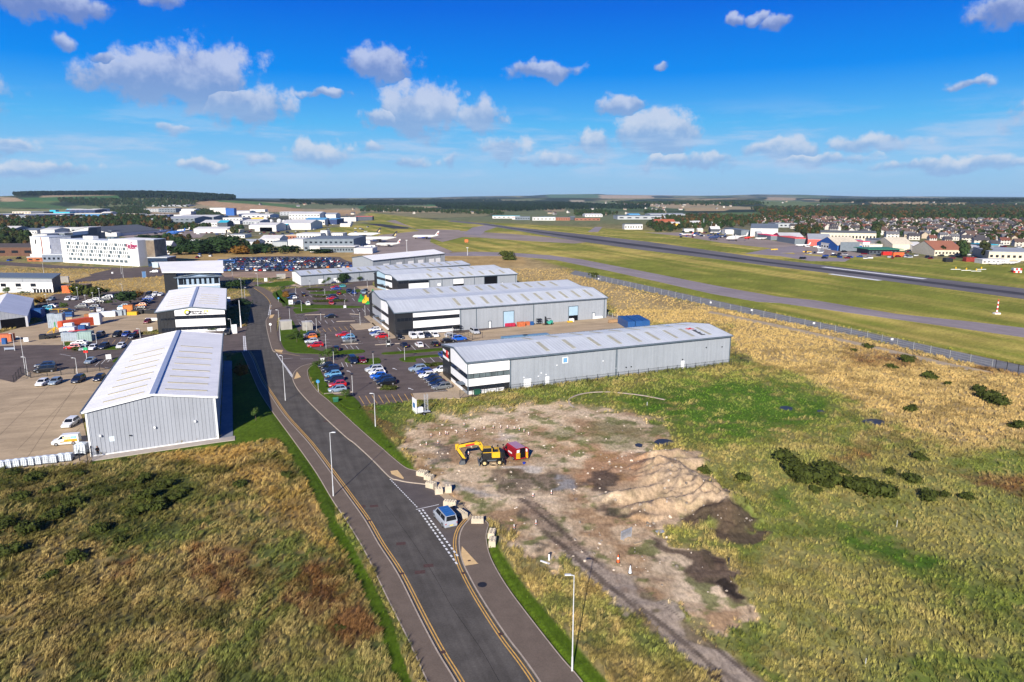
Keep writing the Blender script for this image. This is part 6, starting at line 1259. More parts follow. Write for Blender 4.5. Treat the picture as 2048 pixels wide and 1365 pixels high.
g = G(174, 718); r = thing('direction_sign', 'green and red panel sign on a blue grey post', 'sign', (g.x, g.y, 0)); MB().tube((0, 0, 0), (0, 0, 4.0), .1, n=8).build('post', m_pole, r); MB().box((0, -.1, 2.6), (1.2, .1, .7)).build('green_panel', M('sign_green', (.03, .35, .15), .5, .05), r); MB().box((0, -.1, 1.8), (1.2, .1, .6)).build('red_panel', m_red, r)
for px, py, w, h_, lb in ((573.5,660,3.6,2.9,'blank grey utility box nearest the main road'), (616,661,3.2,2.7,'blank grey utility box with slab roof deeper in the lot'), (129,566,4,3.0,'pale utility hut behind the grey white office'), (563,558,4.5,2.4,'brown grey utility hut beside the earth plot')):
    g = G(px, py); r = thing('utility_box', lb, 'utility cabinet', (g.x, g.y, .1), R(24), 'utility boxes'); MB().box((0, 1.3, 0), (w, 2.6, h_)).build('cabinet', M('box_render', (.36, .34, .31), .8, .05), r); MB().box((0, 1.3, h_), (w + .25, 2.85, .15)).build('lid', M('box_lid', (.45, .44, .43), .8, .05), r); MB().box((0, -.02, .1), (w * .45, .06, h_ * .8)).build('door', M('box_door', (.33, .31, .28), .7, .05), r)
g = G(671.5, 804); gb_ = thing('grit_bin', 'dark green lidded grit bin on the lawn', 'grit bin', (g.x, g.y, .1), R(20)); mg_ = M('bin_green', (.02, .12, .07), .5, .1); MB().box((0, 0, 0), (1.0, .8, .75), 0, 0, 1.15).build('bin', mg_, gb_); MB().loft([[(-.6, -.5, .75), (-.6, .5, .75), (-.6, .5, .85), (-.6, -.3, 1.1)], [(.6, -.5, .75), (.6, .5, .75), (.6, .5, .85), (.6, -.3, 1.1)]]).build('lid', mg_, gb_)
g = G(954, 789); gb_ = thing('wheelie_bin', 'green bin against the white office wall', 'bin', (g.x, g.y, .1), R(24)); MB().box((0, 0, 0), (1.3, .8, 1.0), 0, 0, 1.1).build('bin', mg_, gb_); MB().box((0, 0, 1.0), (1.45, .9, .14)).build('lid', mg_, gb_)
# estate agent board and the cage frame by it
g = G(829.5, 829); r = thing('estate_board', 'tall white and blue sales board standing edgeways on the grass', 'sign', (g.x, g.y, .1), R(118)); hb_ = 3.4
MB().box((0, 0, .4), (2.4, .1, hb_ - .4)).build('panel', m_white, r); MB().box((.1, .07, 1.4), (1.2, .03, 1.0)).build('blue_mark', M('board_blue', (.03, .14, .35), .5, .03), r); MB().box((0, .07, .42), (2.3, .03, .3)).build('green_strip', M('board_green', (.55, .62, .40), .5, .03), r)
g = G(845, 829); r = thing('steel_frame', 'galvanised lattice mast trailer with white box beside the sales board', 'trailer', (g.x, g.y, .1), R(24)); MB().beam((-1.6, 0, .5), (1.6, 0, .5), .9, .15).build('chassis', m_steel, r)
for x in (.55, 1.15):
    for y in (-.3, .3): MB().tube((x, y, .5), (x, y, 4.2), .05, n=5).build('upright', m_steel, r)
for k in range(8): MB().tube((.55, -.3 if k % 2 else .3, .8 + k * .4), (1.15, .3 if k % 2 else -.3, 1.2 + k * .4), .03, n=4).build('brace', m_steel, r)
MB().box((-.5, .1, .6), (1.2, .8, .9)).build('power_box', m_white, r); MB().tube((-.2, -.7, .3), (.2, -.7, .3), .3, n=12).build('wheel', m_tyre, r); MB().beam((0, -.5, .35), (0, -1.5, .3), .1, .1).build('tow_bar', m_steel, r)
# lidded liquid tanks in cages along the yard edge
m_ibc = M('tank_white', (.62, .68, .73), .5, .12, 3); 
def ibc(px, py, lb, s=1.0, rot=10, group='caged tanks along the yard edge', z=.0):
    g = G(px, py); r = thing('caged_tank', lb, 'tank', (g.x, g.y, z), R(rot), group); r.scale = (s, s, s)
    MB().box((0, 0, .16), (1.02, .95, .92), 0, 0, .98).build('tank', m_ibc, r); MB().box((0, 0, 0), (1.1, 1.05, .14)).build('pallet', m_plas, r); MB().loft([[(-.5, -.46, 1.08), (.5, -.46, 1.08), (.5, .46, 1.08), (-.5, .46, 1.08)], [(-.1, -.1, 1.22), (.1, -.1, 1.22), (.1, .1, 1.22), (-.1, .1, 1.22)]]).build('cover', m_ibc, r)
    c_ = MB()
    for i in range(5):
        x = -.53 + i * .265; c_.beam((x, -.53, .12), (x, -.53, 1.1), .03, .03); y = -.5 + i * .25; c_.beam((.54, y, .12), (.54, y, 1.1), .03, .03)
    for z_ in (.4, .75, 1.1): c_.beam((-.54, -.53, z_), (.54, -.53, z_), .03, .03).beam((.54, -.53, z_), (.54, .53, z_), .03, .03)
    c_.build('cage', m_steel, r); return r
t0 = None; ks = [(590,1197),(528,1203),(462,1215),(398,1220),(335,1228),(272,1236),(212,1243),(150,1250),(80,1258),(20,1266),(-42,1274),(-105,1283)]
names = ['right hand end of the row of caged tanks', 'second caged tank from the right end', 'caged tank with a dark label, third from the right', 'fourth caged tank from the right end', 'caged tank with a pale label, fifth from the right', 'sixth caged tank from the right end', 'seventh caged tank from the right end', 'eighth caged tank from the right end', 'ninth caged tank from the right end', 'caged tank cut by the left picture edge', 'tank', 'tank']
for i, (x, y) in enumerate(ks[:10]):
    p = zz('4', x, y); lb = 'white caged tank at the ' + names[0] if i == 0 else 'white ' + names[i]
    if t0 is None: t0 = ibc(*p, lb, 1.18)
    else: copy_tree(t0, tuple(G(*p)), R(10 + random.uniform(-4, 4)), lb, group='caged tanks along the yard edge')
big = ibc(*zz('4', 705, 1138), 'tall stack of wrapped white tanks against the shed corner', 1.75, 8, None)
# fences
def fence(name, label, pts, h_, mat, post_every=3.0, bars=True, step=.16, cat='fence', z=0.0, pr=.05, rails=2):
    w = [G(*p) for p in pts]; r = thing(name, label, cat, (w[0].x, w[0].y, z)); o = w[0]; pan = MB(); nposts = 0
    pm = MB().box((0, 0, 0), (pr * 2, pr * 2, h_ + .08)).mesh('post', mat)
    for a, b in zip(w, w[1:]):
        L_ = (b - a).length; n = max(1, round(L_ / post_every)); d = (b - a) / n
        for i in range(n):
            p = a + d * i - o; obj('post', pm, r, (p.x, p.y, 0)); q = p + d; mb = MB(); dd = d.normalized()
            for z_ in [h_ * (.12 + .8 * k / max(1, rails - 1)) for k in range(rails)]: mb.beam((p.x, p.y, z_), (q.x, q.y, z_), .03, .05)
            if bars:
                m = int(d.length / step)
                for k in range(m): u = p + d * ((k + .5) / m); s_ = dd * .011; mb.add([(u.x - s_.x, u.y - s_.y, .05), (u.x + s_.x, u.y + s_.y, .05), (u.x + s_.x, u.y + s_.y, h_), (u.x - s_.x, u.y - s_.y, h_)], [(0, 1, 2, 3)])
            mb.build('mesh_panel', mat, r)
    p = w[-1] - o; obj('post', pm, r, (p.x, p.y, 0)); return r
fence('shed_fence', 'black barred fence along the foot of the nearest long grey shed', [(920,797),(1497,727)], 1.9, m_fence)
fence('shed_fence', 'black fence returning behind the far end of the long shed', [(1497,727),(1458,712)], 1.9, m_fence)
fence('yard_fence', 'black fence running back from the office front to the concrete yard', [(905,664),(945,680),(965,676)], 1.9, m_fence, step=.25)
fence('yard_fence', 'black mesh fence beside the two dark cars on the left', [(28,765),(43,748),(62,756),(95,752),(150,748),(200,742),(232,736)], 1.8, m_fence, step=.2)
fence('yard_fence', 'short black gate and fence by the people at the shed corner', [(160,922),(176,926),(184,914),(196,911)], 2.0, m_fence, step=.14)
fence('perimeter_fence', 'long wire airfield fence beside the grey perimeter track', [(1180,557),(1260,574),(1365,599),(1460,621),(1551,640),(1640,658),(1734,677),(1860,708),(1983,737)], 2.4, M('fence_wire', (.28, .29, .28), .6, .1), post_every=6, step=1.2, pr=.06, rails=4)
fence('perimeter_gate', 'dark mesh gates of the airfield at the right edge', [(1990,740),(2035,748),(2060,752)], 2.6, m_fence, step=.2)
fence('field_fence', 'low fence round the concrete yard beside the golden field', [(1216,633),(1243,641)], 1.6, m_steel, step=.3)
for i, p in enumerate([(1197,563),(1421,612),(1503,628),(1627,655),(1783,688)]):
    g = G(*p); s = thing('fence_notice', 'small white warning notice on the long airfield fence', 'notice', (g.x, g.y, 1.2), R(-30), 'notices on the airfield fence'); MB().box((0, 0, 0), (.7, .05, .6)).build('plate', m_white, s)
# ladder rack against the shed, containers, skips
def crate(px, py, L_, W_, Hh, deg, mt, lb, cat='container', name='container', z=0.0):
    g = G(px, py); r = thing(name, lb, cat, (g.x, g.y, z), R(deg)); b = MB().box((0, 0, 0), (L_, W_, Hh)); 
    b.build('shell', mt, r); n = max(2, int(L_ / .6))
    rb = MB()
    for i in range(n): rb.box((-L_ / 2 + (i + .5) * L_ / n, -W_ / 2 - .02, .15), (L_ / n * .45, .06, Hh - .3))
    rb.build('side_ribs', mt, r); MB().box((0, 0, Hh), (L_ * .97, W_ * .94, .05)).build('top', mt, r); return r
m_cb = M('container_blue', (.015, .08, .25), .5, .12, 1); m_skr = M('skip_red', (.40, .02, .06), .6, .15, 1.5); m_sko = M('skip_orange', (.48, .13, .05), .7, .2, 1.5); m_cg = M('container_grey', (.28, .33, .38), .6, .15, 1)
for i, (px, py) in enumerate([(1252,652),(1267,651),(1281,650)]): crate(px, py, 2.5, 12, 2.6, 8, m_cb, ['left', 'middle', 'right'][i] + ' blue shipping container behind the long grey shed')
crate(1030, 676, 9, 2.2, .7, 24, M('container_pale_blue', (.12, .24, .38), .6, .1), 'left pale blue open container glimpsed over the shed roof'); crate(1071, 673, 9, 2.2, .7, 24, MATS['container_pale_blue'], 'right pale blue open container glimpsed over the shed roof')
for i, px in enumerate([1012, 1019, 1026]): crate(px, 652.5, 1.3, 1.1, 1.1, 24, m_skr, ['left', 'middle', 'right'][i] + ' red bin of three beside the roller shutter', 'bin', 'waste_skip')
crate(1042, 652.5, 2.6, 1.6, 1.5, 24, m_sko, 'rusty orange skip between red bins and blue bin', 'skip', 'waste_skip'); crate(1055, 650, 1.3, 1.2, 1.2, 24, m_sko, 'small orange bin beside the blue bin', 'bin', 'waste_skip'); crate(1063, 650, 1.3, 1.2, 1.2, 24, m_cb, 'small blue bin beside the forklift', 'bin', 'waste_skip')
g = G(1096, 649.5); fk = thing('forklift', 'green forklift truck with dark mast in the shed yard', 'forklift', (g.x, g.y, 0), R(204)); mfk = M('forklift_green', (.04, .35, .27), .5, .05)
MB().box((-.6, 0, .35), (2.0, 1.2, .9)).box((-1.3, 0, .5), (.7, 1.2, 1.0)).build('body', mfk, fk); MB().box((1.0, 0, 0), (.2, 1.0, 3.0)).build('mast', m_black, fk); MB().box((1.6, -.3, .1), (1.1, .14, .08)).box((1.6, .3, .1), (1.1, .14, .08)).build('fork', m_black, fk)
for x in (-1.1, .5):
    for s in (-.55, .55): MB().tube((x, s - .1, .35), (x, s + .1, .35), .35, n=12).build('wheel', m_tyre, fk)
for x in (-1.1, .4):
    for s in (-.5, .5): MB().beam((x, s, 1.2), (x * .8, s, 2.2), .07, .07).build('roof_post', m_black, fk)
MB().box((-.3, 0, 2.2), (1.4, 1.1, .07)).build('overhead_guard', m_black, fk)
car(*zz('8', 1470, 1135), N1+180, 'silver', 'people carrier', 'silver panel van in the shed yard by the dark gate', ga)
for px, py, w, h_, mt, lb in ((1143,643.5,1.6,1.2,m_white,'white pallet of goods beside the yellow object'), (1140,645,2.0,.6,m_ey,'low yellow ramp on the concrete yard'), (1196,637,3.4,.9,m_white,'long white crate at the far corner of the shed'), (1078,648,1.8,1.9,m_fence,'dark mesh cage beside the forklift mast'), (915,662,3.0,1.8,m_fence,'dark mesh cage at the office corner'), (1178,739,1.9,1.7,m_steel,'grey metal rack against the long grey shed'), (1228,645,4.5,1.2,M('timber_scrap', (.35, .22, .12), .9, .3, 3),'heap of brown timber scrap left of blue containers')):
    g = G(px, py); r = thing('stored_goods', lb, 'goods', (g.x, g.y, 0), R(24))
    if 'cage' in lb or 'rack' in lb:
        for x in (-w / 2, 0, w / 2):
            for y in (-.5, .5): MB().tube((x, y, 0), (x, y, h_), .05, n=4).build('upright', mt, r)
        for z in (.2, h_ * .6, h_): MB().box((0, 0, z - .03), (w, 1.0, .06)).build('shelf', mt, r)
    else:
        MB().box((0, 0, .12), (w, 1.1, h_ - .12), 0, 0, .9).build('load', mt, r); MB().box((0, 0, 0), (w * 1.02, 1.15, .12)).build('pallet', m_plas, r)
# green and yellow machines by the second office
m_gr = M('machine_green', (.02, .30, .06), .5, .1, 1); 
for px, py, w, h_, mt, lb in ((722.5,603,3.0,4.2,m_gr,'bright green machine right of the yellow one'), (746,590,3.0,3.6,m_gr,'green tower shaped machine nearest the pale blue office end'), (732,605.5,3.4,4.4,m_ey,'yellow machine between the green ones'), (736,608,2.6,1.8,m_gr,'low green machine in front of the yellow one'), (974,579,2.6,3.2,m_gr,'green machine inside the open warehouse doorway'), (935,579,3.5,1.4,M('dark_green', (.02, .12, .06), .6, .1),'dark green crate row by the shed wall'), (950,578,3.0,1.2,m_sko,'rusty crates beside the dark green ones'), (990,578,4.0,2.4,m_sko,'rusty machinery heap in the open doorway'), (896,581,3.0,1.2,m_white,'pale crates left of the first doorway')):
    g = G(px, py); h_ *= .75; w *= .8; r = thing('yard_machine', lb, 'machine', (g.x, g.y, 0), R(random.uniform(0, 60))); MB().box((0, 0, 0), (w, w * .7, h_ * .35)).box((w * .1, 0, h_ * .35), (w * .6, w * .5, h_ * .35), .3).build('body', mt, r); MB().box((0, 0, h_ * .7), (w * .3, w * .3, h_ * .3), .5, 0, .6).build('head', mt, r)
    for s in (-1, 1): MB().beam((s * w * .5, -w * .4, 0), (s * w * .3, 0, h_ * .5), .2, .2).build('leg', mt, r)
# storage yard clutter, each thing by itself
o5 = lambda x, y: (90 + x / 9.309, 590 + y / 9.309)
crate(*o5(590, 600), 2.4, 11, 2.8, -26, M('gantry_red', (.62, .09, .03), .6, .12, 1), 'long open topped red container with lattice end', 'container', 'red_container')
for x, y, L_, W_, h_, dg, mt, lb in ((185,600,3.0,2.4,4.8,10,m_cg,'left tall grey tank block behind the yellow frame'), (290,600,3.0,2.4,4.8,10,m_cg,'right tall grey tank block behind the yellow frame'), (955,545,3.2,2.4,4.0,15,M('pale_unit', (.55, .60, .64), .6, .1),'pale square machine unit beside the red container'), (860,545,3.5,2.4,1.8,15,m_white,'low white open bin between red container and pale unit'),
      (760,620,2.4,2.0,1.7,15,MATS['pale_unit'],'small pale box near the blue drum'), (700,650,2.0,1.8,1.6,15,m_cb,'small blue drum box before the red container'), (520,840,5.5,2.4,2.6,12,m_cg,'grey shipping container left of the green topped one'), (660,840,4.5,2.4,2.6,12,m_cg,'middle grey container at the lot edge'), (775,850,4.0,2.6,3.0,12,M('green_top_grey', (.26, .36, .34), .6, .1),'grey green container with black stencil marks'),
      (620,735,5.0,2.2,1.4,12,m_red,'red tarpaulin covered load behind the containers'), (450,730,4.5,2.6,2.4,12,MATS['pale_unit'],'pale wrapped machine behind the black tracked trailer'), (460,640,2.6,2.0,2.2,12,MATS['tank_white'],'white framed unit above the wrapped machine'), (1325,380,2.2,2.0,2.0,15,m_cg,'first of three pale cube tanks by the yard edge'), (1395,378,2.2,2.0,2.0,15,m_cg,'second of three pale cube tanks by the yard edge'), (1465,370,2.2,2.0,2.0,15,m_cg,'third of three pale cube tanks by the yard edge'),
      (1190,395,5.0,2.2,1.8,15,m_white,'white covered load left of the cube tanks'), (1410,305,2.0,1.2,1.6,15,m_white,'white cabinet beyond the cube tanks'), (880,430,4.5,2.4,1.6,15,M('rust_frame', (.35, .16, .07), .8, .3),'rusty slatted crate behind the red container'), (440,410,3.4,2.4,1.8,15,m_cb,'blue and white load among the scrap'), (400,480,4.0,2.6,1.2,30,M('tan_load', (.48, .36, .22), .8, .2),'tan open crate of scrap'), (1560,330,3.4,2.4,3.0,20,M('rust_orange', (.50, .17, .04), .7, .3),'rusty orange machinery by the small tree'),
      (1640,370,3.4,2.0,1.2,10,m_ey,'yellow low machinery in the scrap line'), (1730,350,4.0,2.2,1.5,10,m_ek,'black machinery in the scrap line'), (1850,330,4.5,2.2,1.3,10,M('pale_scrap', (.5, .42, .3), .8, .4),'cream and orange scrap at the far end'), (1975,340,4.0,2.2,1.4,10,m_ek,'dark scrap heap farthest right'), (2000,470,4.5,1.2,.8,5,m_white,'long white tube lying by the dark red car')):
    crate(*o5(x, y), L_, W_, h_, dg, mt, lb, 'load', 'stored_unit')
g = G(*o5(205, 695)); r = thing('yellow_frame', 'yellow tripod frame standing before the grey tank blocks', 'frame', (g.x, g.y, 0))
for a in range(5): MB().beam((math.cos(a * 1.26) * 2.4, math.sin(a * 1.26) * 2.4, .1), (0, 0, 1.8), .22, .22).build('leg', m_ey, r)
MB().tube((0, 0, 1.6), (0, 0, 3.4), .16, n=8).build('mast', m_gr, r)
g = G(*o5(170, 800)); r = thing('tracked_trailer', 'black sloping conveyor trailer lying low in the yard', 'trailer', (g.x, g.y, 0), R(24)); MB().beam((-3.2, 0, .6), (3.6, 0, 1.6), 2.2, .7).build('bed', m_ek, r); MB().box((-3, 0, 0), (1.6, 2.4, 1.4)).build('hopper', m_ek, r)
for x in (-1.5, 0): 
    for s in (-1.1, 1.1): MB().tube((x, s - .15, .45), (x, s + .15, .45), .45, n=12).build('wheel', m_tyre, r)
g = G(*o5(1025, 520)); r = thing('lattice_tower', 'pale lattice tower section leaning in the storage yard', 'tower section', (g.x, g.y, 0), R(15))
for x in (-.7, .7):
    for y in (-.7, .7): MB().beam((x, y, 0), (x + .8, y, 5.2), .14, .14).build('leg', MATS['pale_unit'], r)
for k in range(6):
    for y in (-.7, .7): MB().beam((-.7 + k * .13, y, .2 + k * .85), (.7 + k * .13, y, .9 + k * .85), .1, .1).build('brace', MATS['pale_unit'], r)
g = G(*o5(275, 470)); r = thing('jib_crane', 'thin yellow jib crane above the scrap', 'crane', (g.x, g.y, 0), R(5)); MB().tube((0, 0, 0), (0, 0, 4.2), .12, n=6).build('mast', m_ey, r); MB().beam((-3, 0, 4.1), (3.4, 0, 4.2), .16, .16).build('jib', m_ey, r)
crate(8, 682, 5.5, 2.4, 2.2, 10, m_sko, 'rusty orange skip with pale label at the left edge', 'skip', 'waste_skip'); crate(10, 688, 1.2, 1.0, 1.8, 10, m_cb, 'blue wheeled bin in front of the orange skip', 'bin', 'waste_skip')
crate(72, 634, 5, 5, 3, 20, m_cb, 'dark blue tarpaulin stack beside the tent', 'load', 'stored_unit')
for i, (x, y, mt) in enumerate(((855,415,m_or), (912,415,m_or), (970,415,m_ey))): crate(*zz('5a', x, y), 3, 2, 3.2, 15, mt, ['left orange', 'right orange', 'yellow framed'][i] + ' bay under the dark shelter', 'bin', 'storage_bin')
block('lean_to_shelter', 'dark open shelter with orange bins beside the grey office', 125, 165, 585, 573, 8, m_ek, M('brown_flat_roof', (.24, .18, .14), .9, .1), cat='shelter')
# airfield furniture
def sq(px, py, w, h_, mt, lb, cat='marker', name='runway_sign', group=None): 
    g = G(px, py); r = thing(name, lb, cat, (g.x, g.y, 0), R(-10), group); MB().box((0, 0, .3), (w, .4, h_)).build('panel', mt, r); MB().box((-w * .35, 0, 0), (.15, .3, .35)).build('leg', m_steel, r); MB().box((w * .35, 0, 0), (.15, .3, .35)).build('leg', m_steel, r)
for i, p in enumerate([(1546,500.5),(1551,500),(1610,505),(1618,505.5)]): sq(*p, 3.6, .8, m_ey, 'low yellow taxiway sign between runway and red hangars', group='yellow taxiway signs', name='taxiway_sign')
sq(933, 485, 3.4, 2.6, m_or, 'orange checker board on the grass below the airliner')
g = G(1993, 628); r = thing('marker_mast', 'red and white banded mast on the grass by the taxiway', 'mast', (g.x, g.y, 0)); hm_ = hgt(1993, 628, 599)
for k in range(7): MB().tube((0, 0, hm_ * k / 7), (0, 0, hm_ * (k + 1) / 7), .30 - .015 * k, .29 - .015 * k, 8).build('band', m_white if k % 2 else m_red, r)
MB().box((0, 0, 0), (2.2, 1.4, .5)).build('plinth', m_white, r)
g = G(2032, 545); r = thing('radar_cabin', 'red and white checked equipment cabin at the right edge', 'cabin', (g.x, g.y, 0), R(-10))
for i in range(4):
    for k in range(2): MB().box((-1.6 + i * 1.1, 0, k * 1.3), (1.08, 3, 1.28)).build('panel', m_white if (i + k) % 2 else m_red, r)
g = G(1895, 523); 
for px, py, w, h_, mt, lb in ((1895,523,5,2.4,m_ek,'black tank trailer parked on the far grass'), (1938,523,7,3,M('rig_red', (.25, .03, .02), .7, .2),'dark red fire training rig at the airfield edge'),): crate(px, py, w, 4, h_, 0, mt, lb, 'trailer', 'trailer')
for px, py in ((1911,539),(1932,541),(1952,542.5),(1962,539)):
    g = G(px, py); r = thing('antenna_array', {1911: 'leftmost', 1932: 'second', 1952: 'third', 1962: 'rearmost'}[px] + ' yellow headed white approach aerial on the far grass', 'aerial', (g.x, g.y, 0), 0, 'approach aerials'); MB().box((0, 0, 0), (6, .4, .25)).build('base', m_white, r); MB().box((0, 0, .5), (.7, .4, 1.1)).build('head', m_ey, r)
# two people at the shed corner
def person(px, py, lb, facing, pose, h_=1.78):
    g = G(px, py); r = thing('person', lb, 'person', (g.x, g.y, .06), R(facing)); s = h_ / 1.78
    V = {'pelvis': (0, 0, .95), 'chest': (0, .02, 1.32), 'neck': (0, .01, 1.50), 'head': (0, -.01, 1.62), 'crown': (0, 0, 1.74)}
    for sd, n in ((-1, 'l'), (1, 'r')):
        V.update({n + 'hip': (sd * .10, 0, .90), n + 'knee': (sd * .12, -.02 + pose * .05 * sd, .50), n + 'ank': (sd * .13, .03 + pose * .08 * sd, .09), n + 'toe': (sd * .14, -.14 + pose * .08 * sd, .05),
                  n + 'sh': (sd * .19, .01, 1.42), n + 'elb': (sd * .27, .03, 1.14), n + 'wri': (sd * .20, -.16, 1.02 + .1 * pose), n + 'han': (sd * .15, -.23, 1.05 + .12 * pose)})
    rad = dict(pelvis=.15, chest=.17, neck=.06, head=.10, crown=.085, hip=.10, knee=.062, ank=.045, toe=.04, sh=.075, elb=.05, wri=.035, han=.04)
    names_ = list(V); E_ = [('pelvis', 'chest'), ('chest', 'neck'), ('neck', 'head'), ('head', 'crown')] + [(n + a if a != 'pelvis' and a != 'chest' else a, n + b) for n in 'lr' for a, b in (('pelvis', 'hip'), ('hip', 'knee'), ('knee', 'ank'), ('ank', 'toe'), ('chest', 'sh'), ('sh', 'elb'), ('elb', 'wri'), ('wri', 'han'))]
    me = bpy.data.meshes.new('body'); me.from_pydata([Vector(V[n]) * s for n in names_], [(names_.index(a), names_.index(b)) for a, b in E_], []); o = obj('body', me, r)
    md = o.modifiers.new('skin', 'SKIN')
    for i, n in enumerate(names_):
        k = rad.get(n, rad.get(n[1:], .05)); me.skin_vertices[0].data[i].radius = (k * s, k * s)
    me.skin_vertices[0].data[0].use_root = True; o.modifiers.new('smooth', 'SUBSURF').levels = 1; o.modifiers[-1].render_levels = 1; me.materials.append(M('dark_clothes', (.012, .012, .016), .85, .1, 4))
    MB().loft([[(math.cos(t) * q * s, (math.sin(t) * q - .03) * s, z * s) for t in [k * math.pi / 4 for k in range(8)]] for q, z in ((.055, 1.53), (.085, 1.58), (.092, 1.65), (.07, 1.72))]).build('face', M('skin_tone', (.45, .25, .17), .6, .05), r)
    MB().loft([[(math.cos(t) * q * s, (math.sin(t) * q + .012) * s, z * s) for t in [k * math.pi / 4 for k in range(8)]] for q, z in ((.098, 1.66), (.112, 1.71), (.09, 1.78), (.03, 1.80))]).build('hair', M('dark_hair', (.02, .014, .01), .8, .1), r)
    MB().loft([[(math.cos(t) * q * s, math.sin(t) * q * .75 * s, z * s) for t in [k * math.pi / 5 for k in range(10)]] for q, z in ((.215, .86), (.20, 1.05), (.225, 1.35), (.12, 1.49))]).build('jacket', M('black_jacket', (.010, .010, .013), .8, .1, 4), r)
    for sd in (-1, 1): MB().box((sd * .14 * s, -.23 * s, (1.02 + .12 * pose) * s), (.07, .09, .06)).build('hand', MATS['skin_tone'], r)
    return r
person(218, 906.5, 'person in black standing upright by the ribbed wall, hands together', -20, .3); person(196.5, 912, 'person in black standing at the dark gate by the shed corner', 30, 0)

# ---------------------------------------------------------------- airport and the works beyond
def cm(name, col): return M('render_' + name, col, .7, .06, .05)
PAL = {'w': cm('white', (.60, .59, .57)), 'c': cm('cream', (.62, .55, .42)), 'g': cm('grey', (.35, .37, .39)), 'd': cm('dark', (.06, .07, .09)), 'b': cm('blue', (.02, .10, .35)), 'l': cm('light_blue', (.10, .32, .55)), 't': cm('turquoise', (.02, .38, .52)),
       'n': cm('navy', (.02, .04, .12)), 'p': cm('pink_red', (.75, .08, .15)), 'r': cm('red', (.70, .10, .08)), 'k': cm('brick', (.30, .12, .07)), 'y': cm('yellow', (.65, .40, .05)), 's': cm('slate', (.10, .11, .12)), 'o': cm('terracotta', (.45, .12, .05)), 'gb': cm('grey_blue', (.15, .18, .21)), 'gr': cm('green', (.04, .20, .12))}
nm_ = {'w': 'white', 'c': 'cream', 'g': 'grey', 'd': 'dark', 'b': 'blue', 'l': 'light blue', 't': 'turquoise', 'n': 'navy', 'p': 'pink red', 'r': 'red', 'k': 'brick', 'y': 'yellow', 's': 'slate', 'o': 'terracotta', 'gb': 'grey blue', 'gr': 'green'}
# named ones first
def B_(label, x0, x1, yb, yt, dep, wall, roof, cat='building', **k): return block(k.pop('name', 'industrial_building'), label, x0, x1, yb, yt, dep, PAL[wall], PAL[roof], cat=cat, **k)
T = B_('grey airport terminal hall with flat roof behind the car park', 608, 708, 502, 479, 50, 'gb', 'gb', 'terminal', name='terminal', win=10)
B_('low white terminal front with a flat canopy', 620, 640, 504, 493, 8, 'w', 'w', 'terminal', name='terminal_canopy_block')
B_('long low glazed terminal arrivals wing with white roof edge', 640, 707, 505, 494, 16, 'gb', 'w', 'terminal', name='terminal_wing', win=12, over=1.5)
B_('white terminal block with dark sloping glass roof', 577, 607, 498, 480, 30, 'w', 'w', 'terminal', name='terminal_block'); B_('dark sloping glass roof of the terminal block', 580, 602, 490, 479, 6, 'd', 's', 'roof light', name='glazed_roof')
B_('white square control tower block of the terminal', 642, 655, 478, 462, 12, 'w', 'w', 'tower', name='tower_block'); B_('long white terminal upper storey', 594, 642, 480, 468, 30, 'w', 'w', 'terminal', name='terminal_upper', win=8)
B_('low brick and white terminal annex', 573, 596, 479, 471, 20, 'k', 'c', 'terminal', name='terminal_annex', win=4); B_('white departure gate building right of the tower block', 657, 686, 477, 467.5, 20, 'w', 'w', 'terminal', name='gate_building', win=6)
B_('white sloping walkway roof reaching the apron', 708, 745, 507, 498, 20, 'w', 'w', 'walkway', name='walkway_roof')
for i, (x, y) in enumerate(((716,497),(722,490),(730,493),(737,500),(728,502),(742,497),(713,485),(722,481),(735,487),(745,503))):
    crate(x, y, random.uniform(5, 9), 3, random.uniform(2.5, 4), random.uniform(-30, 30), m_white, f"white ground service vehicle in the terminal stand cluster, {ORD[i] if i < 9 else 'last'} counted from the far terminal corner", 'ground vehicle', 'service_vehicle')
B_('white hangar with open side left of the airliners', 560, 622, 459.5, 447, 60, 'w', 'w', 'hangar', name='hangar', rise=4); B_('dark blue hangar with white windowed office front', 610, 650, 450, 440, 40, 'w', 'l', 'hangar', name='hangar', win=8, rise=3); B_('dark blue side of the windowed hangar', 650, 674, 449, 438.5, 50, 'n', 'l', 'hangar', name='hangar')
B_('low white terminal shed left of the hangars', 510, 553, 463, 451, 40, 'w', 'w', 'shed', rise=3); B_('blue roofed shed among the white ones', 545, 575, 460, 450, 30, 'g', 't', 'shed', rise=2); B_('wide white shed with curved eaves', 578, 640, 439, 428, 60, 'w', 'w', 'shed', rise=4, win=10); B_('white shed under the tan field', 640, 672, 438, 429, 40, 'w', 'g', 'shed', rise=3)
for i in range(5): B_(f'long white parked trailer roof, {ORD[i]} of five stacked rows', 680 + i * .5, 700 + i * 1.3, 453.5 - i * 3.6, 451 - i * 3.6, 14, 'w', 'w', 'portable cabin', name='cabin_row')
B_('white block with dark doors behind the trailer rows', 682, 712, 443, 435, 20, 'w', 'g', 'building'); B_('dark and red clutter shed at the end of the trailers', 712, 745, 441, 433, 15, 'd', 'r', 'shed')
